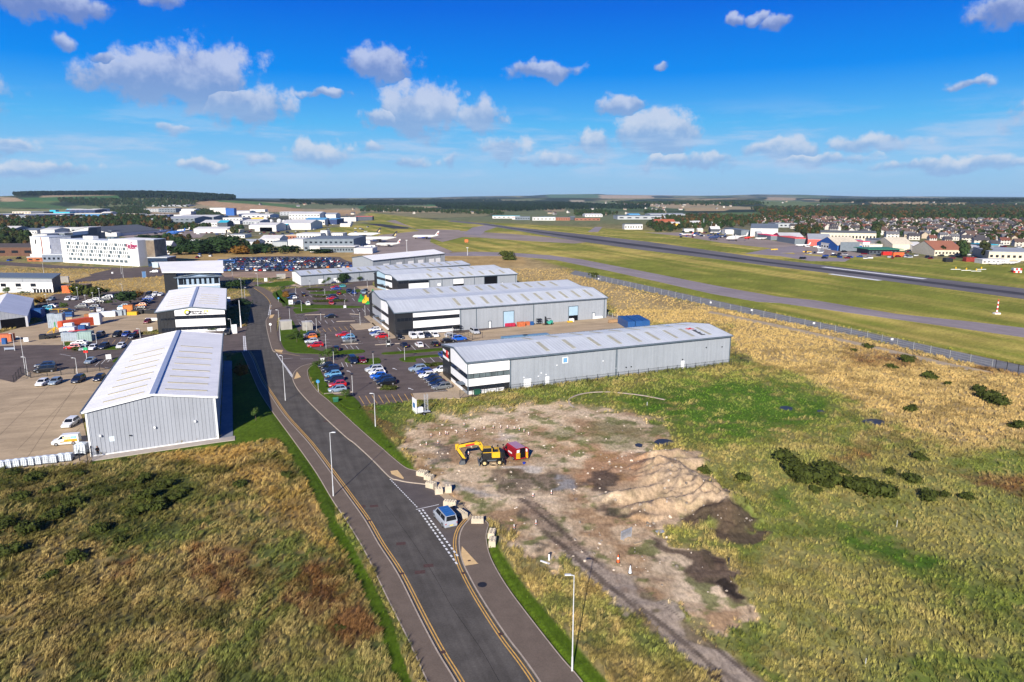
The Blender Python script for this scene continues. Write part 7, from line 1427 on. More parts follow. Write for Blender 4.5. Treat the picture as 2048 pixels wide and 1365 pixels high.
# radomes
for i, (x, y, rr) in enumerate(((521,446,8),(532,444,9),(543,446,7),(559,447,9),(568,446,6),(577,446,6),(533,437,7),(512,450,5))):
    g = G(x, y); pxm = (y - YH) / H; rad = rr / 2 / pxm * 1.1; bm = bmesh.new(); bmesh.ops.create_uvsphere(bm, u_segments=14, v_segments=9, radius=rad); me = bpy.data.meshes.new('dome'); bm.to_mesh(me); bm.free(); me.materials.append(PAL['w'])
    r = thing('storage_dome', ['leftmost white spherical tank of the cluster', 'large second white spherical tank', 'small third white spherical tank', 'large white spherical tank in the middle', 'fifth white spherical tank', 'rightmost white spherical tank', 'upper white spherical tank behind the others', 'small white spherical tank at far left'][i], 'tank', (g.x, g.y, 0)); obj('dome', me, r, (0, 0, rad * .95)); MB().tube((0, 0, 0), (0, 0, rad * .4), rad * .6, n=10).build('plinth', PAL['g'], r)
# helicopter hangar behind the hotel
B_('long white helicopter hangar with red roof stripe behind the hotel', 225, 320, 473, 464, 60, 'w', 's', 'hangar', name='hangar', rise=7, yb1=465.5); B_('pale grey sloped annex of the helicopter hangar', 197, 224, 472, 462, 50, 'gb', 'gb', 'hangar', name='hangar_annex')
B_('flat roofed pale building left of the helicopter hangar', 143, 216, 466, 456, 40, 'g', 'w', 'building', win=8); B_('white tank shaped building corner with round end', 224, 234, 473, 466, 8, 'w', 'w', 'tank', name='round_store')
B_('white depot with blue lettering on its wall by the apron', 388, 455, 466, 458, 30, 'w', 'w', 'depot', name='depot', rise=2); B_('cream low store right of the blue lettered depot', 452, 480, 466, 460, 15, 'c', 'c', 'store'); 
for s, x in (('HELI', 398), ('SERVICES', 425)): pass
# far works estate: x0,x1,base,top,depth,wall,roof,rise
EST = [(25,62,428,423.5,40,'c','w',0),(62,88,428,424,40,'d','g',0),(0,25,433,428,40,'n','w',0),(12,50,436,431,50,'g','w',0),(48,130,433,428,60,'n','w',0),(36,60,437,431,30,'gb','g',0),(30,60,443,437,40,'c','w',2),(78,115,439,434,40,'gb','gb',0),(113,131,437,431,30,'w','w',0),(100,112,427,420.5,15,'t','t',0),
       (110,140,428,424,25,'t','g',0),(132,190,427,420,60,'n','w',2),(134,165,422,418,25,'t','w',0),(186,205,426,418,40,'w','w',0),(204,222,430,425,30,'w','w',2),(148,206,438,432,50,'b','l',3),(150,205,433,427,40,'g','c',0),(137,180,443,437,40,'w','w',2),(218,242,435,430,20,'w','w',0),(240,277,434,428,40,'c','c',0),
       (246,298,418.5,411,60,'w','w',0),(305,375,420,411,70,'g','w',2),(288,320,424,418,30,'g','w',0),(318,352,425,417,40,'gb','g',0),(388,400,418.5,412.5,20,'b','l',0),(390,412,418.5,412.5,20,'l','l',0),(360,382,430,423,30,'w','w',0),(363,392,426,419,30,'w','w',2),(288,330,437,430,40,'n','w',0),(296,308,438,432,10,'b','b',0),
       (326,340,437,431,10,'n','n',0),(346,372,434,430,30,'w','w',0),(275,325,446,440,50,'g','w',2),(330,390,447,437,70,'gb','g',3),(352,428,442,434,70,'gb','w',3),(370,390,454,449,30,'gb','w',0),(402,435,453,446,40,'w','w',4),(436,455,453,445,25,'d','t',3),(428,452,428,416,25,'w','w',0),(452,469,431,417,16,'b','b',0),
       (420,440,424,416,30,'w','c',0),(470,500,430,423,40,'w','w',2),(478,515,433,428,40,'n','w',2),(446,485,441,436,40,'w','w',0),(484,540,436,430,60,'w','w',2),(503,530,440,436,30,'y','y',0),(455,480,448,442,40,'w','w',0),(486,520,449,443,50,'g','w',3),(498,520,458,451,30,'w','w',2),(520,545,463,455,30,'w','g',0),
       (455,490,476 ,470,20,'w','g',0),(560,600,431,424,40,'g','w',0),(500,530,424,419,25,'w','w',0),(84,120,461,454,25,'n','gb',0),(0,30,466,458,30,'gb','w',3),(42,75,468,461,40,'w','gb',2),(82,110,468,460,30,'w','w',2),(0,18,456,450,20,'w','c',0),(65,95,476,469,25,'w','g',0),(118,143,462,456,20,'w','w',0),
       (95,130,474,467,30,'gb','g',0),(560,575,476,471,12,'w','g',0),(520,560,488,478,25,'w','w',3),(545,575,493,484,20,'g','gb',0),(480,515,492,484,20,'w','g',2),(455,470,484,476,8,'c','w',0),(360,378,498,489,10,'w','w',3),(300,342,504,493,12,'w','w',4),(375,395,495,487,12,'g','w',3)]
for i, (x0, x1, yb, yt, dep, w, r, rise) in enumerate(EST):
    side = 'left of the hotel' if x0 < 130 and yb > 440 else 'in far works' if yb < 445 else 'among trees' if x0 < 450 else 'by the terminal'
    lw = ('tall ' if yb - yt > 7 else '') + ('long ' if x1 - x0 > 50 else 'small ' if x1 - x0 < 22 else '')
    lab = f"{lw}{nm_[w]} {'pitched' if rise else 'flat'} {nm_[r]} roof unit {side}"
    ln = ['front', 'middle', 'back'][0 if yb > 440 else 1 if yb > 430 else 2]
    lab += f", {ln} row, {['edge', 'far left', 'left', 'left quarter', 'past hotel', 'above hangar', 'above helicopters', 'near tower', 'by domes', 'past domes', 'centre', 'centre'][min(11, x0 // 55)]}"
    B_(lab, x0, x1, yb, yt, dep, w, r, rise=rise, win=(x1 - x0 > 30) * 6)
# hangars on the right
B_('large white and grey hangar with grey sliding doors, leftmost of the big ones', 1500, 1555, 473, 457, 70, 'w', 'gb', 'hangar', name='hangar', rise=4, yb1=474); B_('grey door end of the large white hangar', 1482, 1500, 471.5, 461, 68, 'gb', 'gb', 'hangar', name='hangar')
B_('small grey gabled shed against the white hangar', 1514, 1524, 474, 468, 10, 'g', 'g', 'shed', rise=3); B_('small white cabin right of the gabled shed', 1524, 1538, 476, 469, 10, 'w', 'w', 'cabin')
B_('pink red hangar with white roof', 1560, 1606, 482.5, 473.5, 40, 'p', 'w', 'hangar', name='hangar', rise=3, yb1=483); B_('grey doors and red gable of the pink hangar', 1541, 1560, 480.5, 472, 40, 'gb', 'p', 'hangar', name='hangar')
B_('bright red hangar with grey roof', 1615, 1660, 491, 479, 45, 'r', 'g', 'hangar', name='hangar', rise=4, yb1=492); B_('grey blue doors under the red gable of the bright red hangar', 1589, 1615, 488.5, 477.5, 45, 'gb', 'r', 'hangar', name='hangar')
B_('white glazed side of the blue fronted hangar', 1641, 1674, 497, 488, 40, 'w', 'c', 'hangar', name='hangar', rise=0, yb1=501.5, win=6); bl = B_('blue gabled hangar front with pale doors', 1674, 1723, 502, 491, 40, 'b', 'c', 'hangar', name='hangar', rise=6)
g = G(1680, 503); MB().beam(Vector((0, -.4, 4)), Vector((0, -.4, 4)) + (G(1718, 502) - G(1680, 502)), .3, 7.5).build('sliding_door', PAL['gb'], None).location = (g.x, g.y + 1, 0); tag(C.objects['sliding_door'], 'pale grey blue sliding doors of the blue gabled hangar', 'hangar doors')
B_('pink and white office beside the blue hangar', 1724, 1738, 502, 484, 30, 'w', 'p', 'office', name='office', win=4); B_('long white terraced flats behind the red hangars', 1640, 1751, 481, 466, 12, 'c', 's', 'flats', name='flats', yb1=483, win=16, rise=2)
B_('white and blue depot by the housing', 1762, 1800, 492, 481, 30, 'w', 'gb', 'depot', name='depot', win=4); B_('cream hipped roof clubhouse', 1784, 1826, 501, 489, 30, 'c', 'c', 'building', rise=5, name='clubhouse'); B_('white shed right of the hipped clubhouse', 1826, 1850, 502, 493, 25, 'w', 'w', 'shed', rise=3)
B_('dark flat roofed fire station with open bays', 1738, 1798, 509, 499, 20, 'd', 'gr', 'fire station', name='fire_station', win=8, over=2); crate(1795, 513, 8, 3, 3, 0, m_or, 'orange hoarding right of the fire station', 'hoarding', 'hoarding'); crate(1773, 510, 7, 3, 2.5, 0, m_red, 'red fire engine before the open bays', 'fire engine', 'fire_engine')
B_('brown hipped roof hall with arched white windows', 1868, 1924, 512, 500, 30, 'c', 'k', 'hall', rise=6, win=8, name='hall'); B_('long low brick building behind the brown hall', 1850, 1925, 498, 490, 12, 'k', 's', 'building', win=8); B_('white topped depot among the trees', 1938, 1985, 505, 495, 30, 'd', 'w', 'depot', name='depot')
B_('beige factory with dark vertical pillars at the right edge', 1976, 2080, 520, 505, 50, 'c', 'g', 'factory', name='factory', yb1=523, win=9, wmat=None); B_('grey blue rooftop block of the beige factory', 1970, 1996, 497, 490, 20, 'gb', 't', 'building'); B_('white and yellow portable cabins by the right edge', 1964, 2018, 527.5, 520, 8, 'w', 'w', 'cabins', name='portable_cabins', win=6)
B_('white air traffic office with green glass on the near airfield edge', 1249, 1285, 459, 449, 20, 'w', 'gb', 'office', name='airfield_office', win=7)
for (x0, x1, yb, yt, dp, w, r, ri, lb) in ((1065,1111,441,435,25,'w','w',0,'long white windowed building at the airfield edge'),(1030,1060,440,434,30,'gb','gb',0,'blue roofed shed left of the long white one'),(1112,1140,441,435,30,'k','s',0,'brick shed at the airfield edge'),(1140,1150,440,433,15,'d','gb',0,'dark glazed block at the airfield edge'),(1150,1200,441,437,20,'k','k',0,'low brown building along the runway'),
    (1170,1205,434,429.5,60,'w','w',2,'white roofed store beyond the airfield'),(1258,1280,433,429,40,'l','l',2,'pale blue roofed store beyond the airfield'),(1235,1330,439,432,60,'g','gb',0,'long grey roofed factory beyond the airfield'),(1300,1370,436,429,60,'g','g',2,'wide grey factory with white front beyond the airfield'),(1310,1350,452,443,25,'k','o',3,'orange roofed house behind the airfield office'),
    (1343,1360,455,447,15,'y','w',2,'yellow walled house by the airfield trees'),(1378,1402,452,446,20,'w','w',3,'white roofed hall by the green aerial'),(1424,1442,452,445,15,'w','w',0,'white twin towered building behind the trees'),(1395,1406,465,460,8,'c','w',2,'cream hut at the small plane stands'),(1368,1388,464,458,8,'w','g',0,'white barred huts at the small plane stands'),
    (1450,1466,469,460,14,'w','w',0,'white block left of the grey doored hangar'),(1466,1481,469,461,14,'w','w',0,'second white block left of the grey doored hangar'),(1421,1440,465,458,10,'d','w',3,'dark gabled hut by the small planes'),(1080,1112,439,434.5,20,'w','l',0,'white and blue unit behind the long white one'),(985,1040,437,432,20,'w','t',0,'turquoise roofed units at the runway end'),(1024,1045,439,435,12,'w','r',0,'red and white units at the runway end'),
    (1550,1600,455,447,30,'g','gb',0,'low grey sheds behind the pink hangar'),(1690,1730,490,484,20,'w','g',2,'white shed behind the blue hangar')): B_(lb, x0, x1, yb, yt, dp, w, r, rise=ri, win=(x1 - x0 > 25) * 6)
g = G(1407, 452); r = thing('aerial_mast', 'tall thin green mast by the airfield trees', 'mast', (g.x, g.y, 0)); MB().tube((0, 0, 0), (0, 0, hgt(1407, 452, 437)), .6, .4, 6).build('mast', PAL['g'], r); MB().box((0, 0, 4), (2.5, 2.5, 1)).build('collar', PAL['g'], r)
for px, py, ty in ((814,508,481),(935,511,496),(450,431,418)):
    g = G(px, py); r = thing('apron_mast', 'thin floodlight mast ' + ('on the apron edge' if px == 814 else 'by the curved taxiway' if px == 935 else 'in the works estate'), 'mast', (g.x, g.y, 0)); h_ = hgt(px, py, ty); MB().tube((0, 0, 0), (0, 0, h_), .25, .12, 6).build('mast', m_pole, r); MB().box((0, 0, h_), (1.6, .5, .4)).build('head', m_pole, r)

# airliners
def airliner(px, py, L_, deg, tailcol, belly, lb, prop=False, tailmark=m_whi):
    g = G(px, py); r = thing('airliner', lb, 'airliner', (g.x, g.y, 0), R(deg)); rr = L_ * .055; zc = rr * 1.9; secs = []
    for f, k, dz in ((0, .05, -.25), (.02, .35, -.15), (.06, .75, -.05), (.12, 1, 0), (.72, 1, 0), (.86, .65, .28), (.96, .3, .5), (1, .12, .6)):
        secs.append([(L_ * (.5 - f), math.cos(t) * rr * k, zc + dz * rr + math.sin(t) * rr * k) for t in [i * math.pi / 5 for i in range(10)]])
    MB().loft(secs).build('fuselage', PAL['w'], r)
    MB().beam((L_ * .3, 0, zc - rr * .75), (-L_ * .2, 0, zc - rr * .75), rr * 1.3, rr * .6).build('belly', belly, r)
    for s in (-1, 1):
        MB().add([(L_ * .12, s * rr * .6, zc - rr * .5), (-L_ * .08, s * rr * .6, zc - rr * .5), (-L_ * .14, s * L_ * .47, zc + rr * .2), (-L_ * .08, s * L_ * .47, zc + rr * .2)] + [(L_ * .12, s * rr * .6, zc - rr * .35), (-L_ * .08, s * rr * .6, zc - rr * .35), (-L_ * .14, s * L_ * .47, zc + rr * .3), (-L_ * .08, s * L_ * .47, zc + rr * .3)],
                 [(0, 1, 2, 3), (4, 5, 6, 7), (0, 3, 7, 4), (1, 2, 6, 5), (2, 3, 7, 6)]).build('wing', PAL['g'], r)
        MB().tube((L_ * .13, s * L_ * .16, zc - rr * .75), (-L_ * .0, s * L_ * .16, zc - rr * .75), rr * .5, rr * .35, 10).build('engine', belly, r)
        MB().add([(-L_ * .43, s * .2, zc + rr * .4), (-L_ * .49, s * .2, zc + rr * .4), (-L_ * .51, s * L_ * .15, zc + rr * .6), (-L_ * .48, s * L_ * .15, zc + rr * .6), (-L_ * .43, s * .2, zc + rr * .52), (-L_ * .49, s * .2, zc + rr * .52), (-L_ * .51, s * L_ * .15, zc + rr * .7), (-L_ * .48, s * L_ * .15, zc + rr * .7)], [(0, 1, 2, 3), (4, 5, 6, 7), (0, 3, 7, 4), (1, 2, 6, 5), (2, 3, 7, 6)]).build('tailplane', PAL['w'], r)
    fin = MB(); q = [(-L_ * .36, zc + rr * .8), (-L_ * .48, zc + rr * .7), (-L_ * .54, zc + L_ * .2), (-L_ * .49, zc + L_ * .2)]; fin.add([(a, -.25, z) for a, z in q] + [(a, .25, z) for a, z in q], [(0, 1, 2, 3), (4, 5, 6, 7), (0, 1, 5, 4), (1, 2, 6, 5), (2, 3, 7, 6), (3, 0, 4, 7)]); fin.build('tail_fin', tailcol, r)
    a_, z_ = -L_ * .455, zc + L_ * .10; MB().beam((a_, -.3, z_ - L_ * .03), (a_ - L_ * .04, -.3, z_ + L_ * .03), .1, L_ * .035).beam((a_, .3, z_ - L_ * .03), (a_ - L_ * .04, .3, z_ + L_ * .03), .1, L_ * .035).build('tail_mark', tailmark, r)
    for x, y in ((L_ * .38, 0), (-L_ * .04, rr), (-L_ * .04, -rr)): MB().tube((x, y - .3, rr * .35), (x, y + .3, rr * .35), rr * .35, n=8).beam((x, y, rr * .4), (x, y, zc - rr * .6), .3, .3).build('landing_gear', m_tyre, r)
    for k in range(10): pass
    MB().beam((L_ * .36, -rr * 1.0, zc + rr * .1), (-L_ * .3, -rr * 1.0, zc + rr * .1), .06, rr * .16).build('cabin_windows', m_cglass, r); return r
airliner(851, 478, 28, 183, PAL['w'], cm('belly_blue', (.01, .03, .25)), 'white airliner with blue belly and red striped tail, alone on the taxiway', tailmark=m_red)
airliner(757, 484.5, 36, 184, m_black, PAL['n'], 'white airliner with black tail bearing a gold slash, nearer of two', tailmark=cm('tail_gold', (.55, .42, .20))); airliner(728, 475.5, 36, 184, m_black, PAL['n'], 'white airliner with black tail, partly hidden behind the nearer one', tailmark=MATS['render_tail_gold'])
airliner(776, 493, 22, 185, PAL['w'], PAL['w'], 'small white airliner with red engine and tail', tailmark=m_red)
def heli(px, py, L_, deg, body, lb):
    g = G(px, py); r = thing('helicopter', lb, 'helicopter', (g.x, g.y, 0), R(deg)); b = MB()
    b.loft([[(L_ * x, math.cos(t) * L_ * w, L_ * .17 + z * L_ + math.sin(t) * L_ * h_) for t in [i * math.pi / 4 for i in range(8)]] for x, w, h_, z in ((.42, .02, .02, -.05), (.34, .07, .07, -.02), (.1, .09, .10, 0), (-.1, .08, .09, .01), (-.2, .03, .035, .05), (-.5, .015, .02, .09))]); b.build('fuselage', body, r)
    MB().beam((-L_ * .5, 0, L_ * .24), (-L_ * .56, 0, L_ * .40), L_ * .02, L_ * .06).build('tail_fin', body, r); MB().tube((.05 * L_, 0, L_ * .26), (.05 * L_, 0, L_ * .34), L_ * .03, n=8).build('rotor_mast', m_ek, r)
    for k in range(5): t = k * 1.257 + .3; MB().beam((.05 * L_, 0, L_ * .34), (.05 * L_ + math.cos(t) * L_ * .42, math.sin(t) * L_ * .42, L_ * .32), L_ * .022, .08).build('rotor_blade', m_ek, r)
    for x, y in ((.28, 0), (-.05, .08), (-.05, -.08)): MB().tube((x * L_, y * L_ - .2, .5), (x * L_, y * L_ + .2, .5), .5, n=8).beam((x * L_, y * L_, .5), (x * L_, y * L_ * .6, L_ * .1), .15, .15).build('wheel', m_tyre, r)
heli(1470, 482.5, 22, 178, PAL['w'], 'white helicopter on the apron left of the red hangars'); heli(1431, 480, 18, 178, PAL['n'], 'dark blue helicopter left of the white one'); heli(1496, 478.5, 10, 178, m_red, 'small red helicopter by the white hangar'); heli(350, 471.5, 22, 185, PAL['b'], 'blue and white helicopter on the apron behind the hotel')
heli(330, 467, 18, 175, PAL['n'], 'dark helicopter farther back on the hotel side apron'); heli(365, 466, 18, 175, PAL['w'], 'white helicopter farther back on the hotel side apron')
def light_plane(px, py, deg, col, lb): airliner(px, py, 13, deg, col, col, lb, tailmark=m_whi)
light_plane(1605, 493, 170, PAL['w'], 'long white light aircraft before the bright red hangar'); light_plane(1637, 496, 200, PAL['w'], 'white light aircraft beside the blue hangar'); light_plane(1375, 471, 178, m_red, 'small red and white plane on the narrow stands'); light_plane(1430, 467, 178, PAL['w'], 'small white plane on the narrow stands')
light_plane(1522, 479, 170, PAL['w'], 'white light aircraft by the yellow vehicle'); light_plane(1994, 530, 180, PAL['w'], 'white light aircraft by the portable cabins'); light_plane(2020, 529, 180, PAL['w'], 'second white light aircraft by the portable cabins'); light_plane(735, 500, 20, PAL['w'], 'small white plane tucked beside the terminal walkway')
crate(1536, 479, 4, 3, 2.2, 0, m_ey, 'yellow airfield vehicle before the pink hangar', 'vehicle', 'airfield_vehicle'); crate(1896, 524, 5, 2.4, 2.0, 0, m_ek, 'black van on the far grass', 'van', 'distant_van')
b_ = G(478, 531)
for px, py, L_, mt, lb in ((455,528,12,m_cb,'blue single decker bus behind the long stay cars'),(346,541,9,m_red,'red lorry trailer behind the pavilion roof')):
    g = G(px, py); r = thing('bus' if L_ > 10 else 'lorry', lb, 'bus' if L_ > 10 else 'lorry', (g.x, g.y, 0), R(-4)); MB().box((0, 0, .4), (L_, 2.5, 2.6)).build('body', mt, r); MB().box((0, -1.26, 1.6), (L_ * .9, .04, .8)).build('windows', m_cglass, r)
    for x in (-L_ * .32, L_ * .32): MB().tube((x, -1.28, .5), (x, 1.28, .5), .5, n=10).build('wheel', m_tyre, r)

# ---------------------------------------------------------------- the housing estate
def house_mesh(k):
    L_, W_, hh, rr = ((8, 6, 4.3, 2.4), (10.5, 6.5, 4.4, 2.6), (7, 7, 2.6, 2.8), (13, 7, 4.4, 2.6))[k]
    w = MB().prism([(-L_/2, -W_/2), (L_/2, -W_/2), (L_/2, W_/2), (-L_/2, W_/2)], 0, hh); w.add([(-L_/2, -W_/2, hh), (-L_/2, W_/2, hh), (-L_/2, 0, hh + rr), (L_/2, -W_/2, hh), (L_/2, W_/2, hh), (L_/2, 0, hh + rr)], [(0, 1, 2), (3, 4, 5)])
    rf = MB(); 
    for s in (-1, 1): lo = [(-L_/2 - .3, s * (W_/2 + .4), hh - .25), (L_/2 + .3, s * (W_/2 + .4), hh - .25), (L_/2 + .3, 0, hh + rr + .05), (-L_/2 - .3, 0, hh + rr + .05)]; rf.add(lo + [(a, b, c + .2) for a, b, c in lo], [(0, 1, 2, 3), (4, 5, 6, 7), (0, 1, 5, 4), (1, 2, 6, 5), (3, 0, 4, 7)])
    ch = MB().box((L_ * .3, 0, hh + rr - .8), (.9, .7, 1.8)); wn = MB()
    for z in ([1.0, 3.4] if hh > 4 else [1.0]):
        for x in (-L_ * .3, 0, L_ * .3):
            for s in (-1, 1): wn.box((x, s * (W_ / 2 + .02), z), (1.3, .08, 1.1))
    return w, rf, ch, wn
walls = [cm('harl_white', (.50, .46, .40)), cm('harl_cream', (.40, .33, .24)), cm('granite', (.26, .25, .24)), cm('harl_white2', (.56, .53, .48))]
roofs = [cm('slate_dark', (.06, .055, .06)), cm('tile_brown', (.11, .07, .055)), cm('tile_red', (.16, .06, .04)), cm('tile_grey', (.13, .13, .14))]
wn_n = ['white harled', 'cream harled', 'grey granite', 'pale harled']; rn_n = ['dark slate', 'brown tiled', 'red brown tiled', 'grey tiled']
hm = [house_mesh(k) for k in range(4)]; hcache = {}
def hmesh(part, k, mt):
    key = (part, k, mt.name)
    if key not in hcache: hcache[key] = hm[k][part].mesh(('wall', 'roof', 'chimney', 'window')[part], mt)
    return hcache[key]
TOWN = [(1536,436),(1640,438),(1750,440),(1880,441),(2100,440),(2100,496),(2000,494),(1925,488),(1850,482),(1780,478),(1760,470),(1650,463),(1560,455),(1500,447)]
cand = []; rh_ = random.Random(11)
y = 560.0; rowi = 0
while y < 1650:
    x = 150 + rowi * 3
    while x < 1500:
        ca = .35 * math.sin(y / 160) - .18; xx = x + rh_.uniform(-3, 3); yy = y + (x - 500) * ca * .35 + rh_.uniform(-4, 4); q = PX(xx, yy)
        if 1480 < q[0] < 2095 and inpoly(np.array([q[0]]), np.array([q[1]]), TOWN, .5)[0] > .5: cand.append((xx, yy, q, ca))
        x += rh_.uniform(14, 24)
    y += (26 if rowi % 2 else 20) * (1 + y / 1600); rowi += 1
cand.sort(key=lambda c_: c_[1]); near_h = cand[:290]; far_h = cand[290:900]
for xx, yy, q, ca in near_h:
    k = rh_.choice((0, 1, 1, 2, 3)); wi = rh_.choice((0, 0, 1, 2, 3, 3)); ri = rh_.choice((0, 0, 1, 1, 2, 3))
    r = thing('house', f'{wn_n[wi]} house with {rn_n[ri]} roof, ' + ('nearest rows of the estate behind the works' if q[1] > 466 else 'middle of the estate on the right' if q[1] > 452 else 'back rows of the estate below the woods'), 'house', (xx, yy, 0), math.atan(ca * .35) + rh_.choice((0, 0, 1.57)) + rh_.uniform(-.1, .1), 'houses of the estate beyond the airfield')
    for p_, mt in ((0, walls[wi]), (1, roofs[ri]), (2, walls[wi])) + (((3, m_cglass),) if q[1] > 452 else ()): obj(('wall', 'roof', 'chimney', 'window')[p_], hmesh(p_, k, mt), r)
mf = MB()
for xx, yy, q, ca in far_h:
    k = rh_.choice((0, 1, 1, 3)); wi = rh_.randrange(4); ri = rh_.randrange(4); a = math.atan(ca * .35) + rh_.choice((0, 1.57)); c_, s_ = math.cos(a), math.sin(a)
    for p_, mi in ((0, wi), (1, 4 + ri)):
        o = len(mf.v); mf.v += [(xx + v[0] * c_ - v[1] * s_, yy + v[0] * s_ + v[1] * c_, v[2]) for v in hm[k][p_].v]
        for f in hm[k][p_].f: mf.f.append([i + o for i in f]); mf.m.append(mi)
for i in range(170):   # villages scattered over the country beyond
    px_ = rh_.choice((rh_.uniform(1080, 1500), rh_.uniform(1536, 2040), rh_.uniform(500, 1000), rh_.uniform(1290, 1330))); D = rh_.uniform(1700, 5200); X_ = (px_ - CX) / F * D * CT; z = float(terrain(np.array([X_]), np.array([D]))[0]); k = rh_.choice((0, 1, 3)); a = rh_.uniform(0, 3); c_, s_ = math.cos(a), math.sin(a)
    for p_, mi in ((0, rh_.randrange(4)), (1, 4 + rh_.randrange(4))):
        o = len(mf.v); mf.v += [(X_ + v[0] * c_ - v[1] * s_, D + v[0] * s_ + v[1] * c_, z + v[2]) for v in hm[k][p_].v]
        for f in hm[k][p_].f: mf.f.append([i + o for i in f]); mf.m.append(mi)
tag(mf.build('distant_houses', walls + roofs), 'farthest houses and farms merging into the country beyond', 'houses', kind='stuff')

# ---------------------------------------------------------------- ground sheet (after everything hard has been outlined)
ground = build_ground()

# ---------------------------------------------------------------- plants
def leafm(name, col, var=.4, inst=False):
    if name in MATS: return MATS[name]
    m = bpy.data.materials.new(name); m.use_nodes = True; t = NT(m.node_tree); b = t.n['Principled BSDF']; b.inputs['Roughness'].default_value = .8; b.inputs['Specular IOR Level'].default_value = .15
    pos = t.n.new('ShaderNodeNewGeometry').outputs['Position']
    if inst: a = t.n.new('ShaderNodeAttribute'); a.attribute_type = 'INSTANCER'; a.attribute_name = 'tint'; base = a.outputs['Color']
    else: rgb = t.n.new('ShaderNodeRGB'); rgb.outputs[0].default_value = (*col, 1); base = rgb.outputs[0]
    k = t.remap(t.noise(pos, .9 if not inst else 2.5, 3, .6), .3, .7, 1 - var, 1 + var); v = t.vec('SCALE', base); t.link(k, v.node.inputs[3]); t.link(v, b.inputs['Base Color'])
    MATS[name] = m; return m
def crown_mesh(name, w, h, n, leaf, mt, seed, flat=.0, core=True):
    """leaf clumps spread through a lumpy volume, over a dark inner mass"""
    r = random.Random(seed); mb = MB(); lobes = [(r.uniform(-.45, .45) * w, r.uniform(-.45, .45) * w, r.uniform(.25, .8) * h, r.uniform(.28, .5) * w) for _ in range(7)] + [(0, 0, h * .45, w * .5)]
    for i in range(n):
        cx_, cy_, cz_, rr = r.choice(lobes); a = r.uniform(0, 6.28); e = math.asin(r.uniform(-.5, 1)); q = rr * r.uniform(.75, 1.05 if r.random() < .8 else 1.4); kz = min(1.0, h / w)
        p = Vector((cx_ + math.cos(a) * math.cos(e) * q, cy_ + math.sin(a) * math.cos(e) * q, max(.02, cz_ + math.sin(e) * q * kz)))
        nn = Vector((math.cos(a) * math.cos(e), math.sin(a) * math.cos(e), math.sin(e) + .2)).normalized(); nn = (nn + Vector((r.uniform(-.6, .6), r.uniform(-.6, .6), r.uniform(-.6, .6)))).normalized()
        u = nn.orthogonal().normalized() * leaf * r.uniform(.6, 1.3); v = nn.cross(u).normalized() * leaf * r.uniform(.4, .9)
        mb.face([p - u - v, p + u - v * .6, p + u * .7 + v, p - u * .5 + v * .8])
    if core:
        for cx_, cy_, cz_, rr in lobes[2:]:
            rows_ = []
            for j in range(5):
                e = -1.2 + j * .6; rows_.append([(cx_ + math.cos(t) * math.cos(e) * rr * .72, cy_ + math.sin(t) * math.cos(e) * rr * .72, max(0, cz_ + math.sin(e) * rr * .72 * min(1, h / w))) for t in [k * math.pi / 3 for k in range(6)]])
            mb.loft(rows_)
    return mb.mesh(name, mt)
m_gorse = leafm('gorse_leaf', (.046, .058, .010)); m_leaf = leafm('tree_leaf', (.050, .085, .018)); m_leafd = leafm('dark_tree_leaf', (.020, .042, .012)); m_aut = leafm('autumn_leaf', (.17, .085, .014)); m_bark = M('bark', (.10, .075, .05), .9, .2, 3)
g_me = [crown_mesh('crown', 2.2, 1.3, 420, .17, m_gorse, 20 + i) for i in range(4)]
def bush(px, py, w, lb, h=None, me=None, name='gorse_bush', cat='bush', group='gorse bushes in the rough grass'):
    g = G(px, py); r = thing(name, lb, cat, (g.x, g.y, 0), random.uniform(0, 6), group); o = obj('crown', me or random.choice(g_me), r); s = w / 3.9 if 'gorse' in name else w / 3.2; o.scale = (s, s * random.uniform(.8, 1.1), (h or w * .42) / 1.6)
    MB().tube((0, 0, -.1), (0, 0, .4), .08, .05, 5).build('stem', m_bark, r)
BUSH_R = [(1735,697,4,'lone upright bush by the sandy path'),(1707,703,2.5,'flat bush left of the lone upright bush'),(1817,725,5.2,'round bush below the perimeter track'),(1782,738,3.6,'bush left of and below the round one'),(1861,758,5,'ragged dark bush in the golden grass'),(1894,770,2.4,'small bush right of the ragged one'),(1955,785,4.5,'upper left part of the big dark thicket'),(1975,800,6,'middle of the big dark thicket'),(2002,812,5.5,'lower right part of the big dark thicket'),
    (1822,824,4,'low green bush under the thicket'),(2030,856,4,'dark bush at the right edge'),(1573,924,5.5,'brown green bush left of the middle clump'),(1590,948,6,'top left bush of the middle clump'),(1622,962,6,'centre bush of the middle clump'),(1655,955,6,'top right bush of the middle clump'),(1605,965,4,'lower left bush of the middle clump'),(1652,975,3.6,'lower right bush of the middle clump'),(1632,986,2.6,'small round green bush under the clump'),
    (1700,978,6,'left end of the long dark hedge clump'),(1725,985,6,'left middle of the long dark hedge clump'),(1752,990,6,'right middle of the long dark hedge clump'),(1778,994,4,'right end of the long dark hedge clump'),(1840,920,3.6,'isolated dark bush above the clumps'),(1690,948,2.6,'small bush over the hedge clump'),(1781,950,2.8,'dark flat bush right of the clumps'),(1820,965,3.6,'bush among the brown bracken'),(1855,1000,4,'dark bush at the lower right of the bracken'),(1890,994,2.2,'small dark bush right of the others'),
    (1410,946,3,'dark bush at the foot of the spoil heap'),(1487,962,3.2,'bush between heap and clumps'),(1935,1000,3,'low bush in the right hand bracken'),(1220,553,0.1,'')]
for x, y, w, lb in BUSH_R:
    if lb: bush(x, y, w, lb, group='gorse bushes on the right')
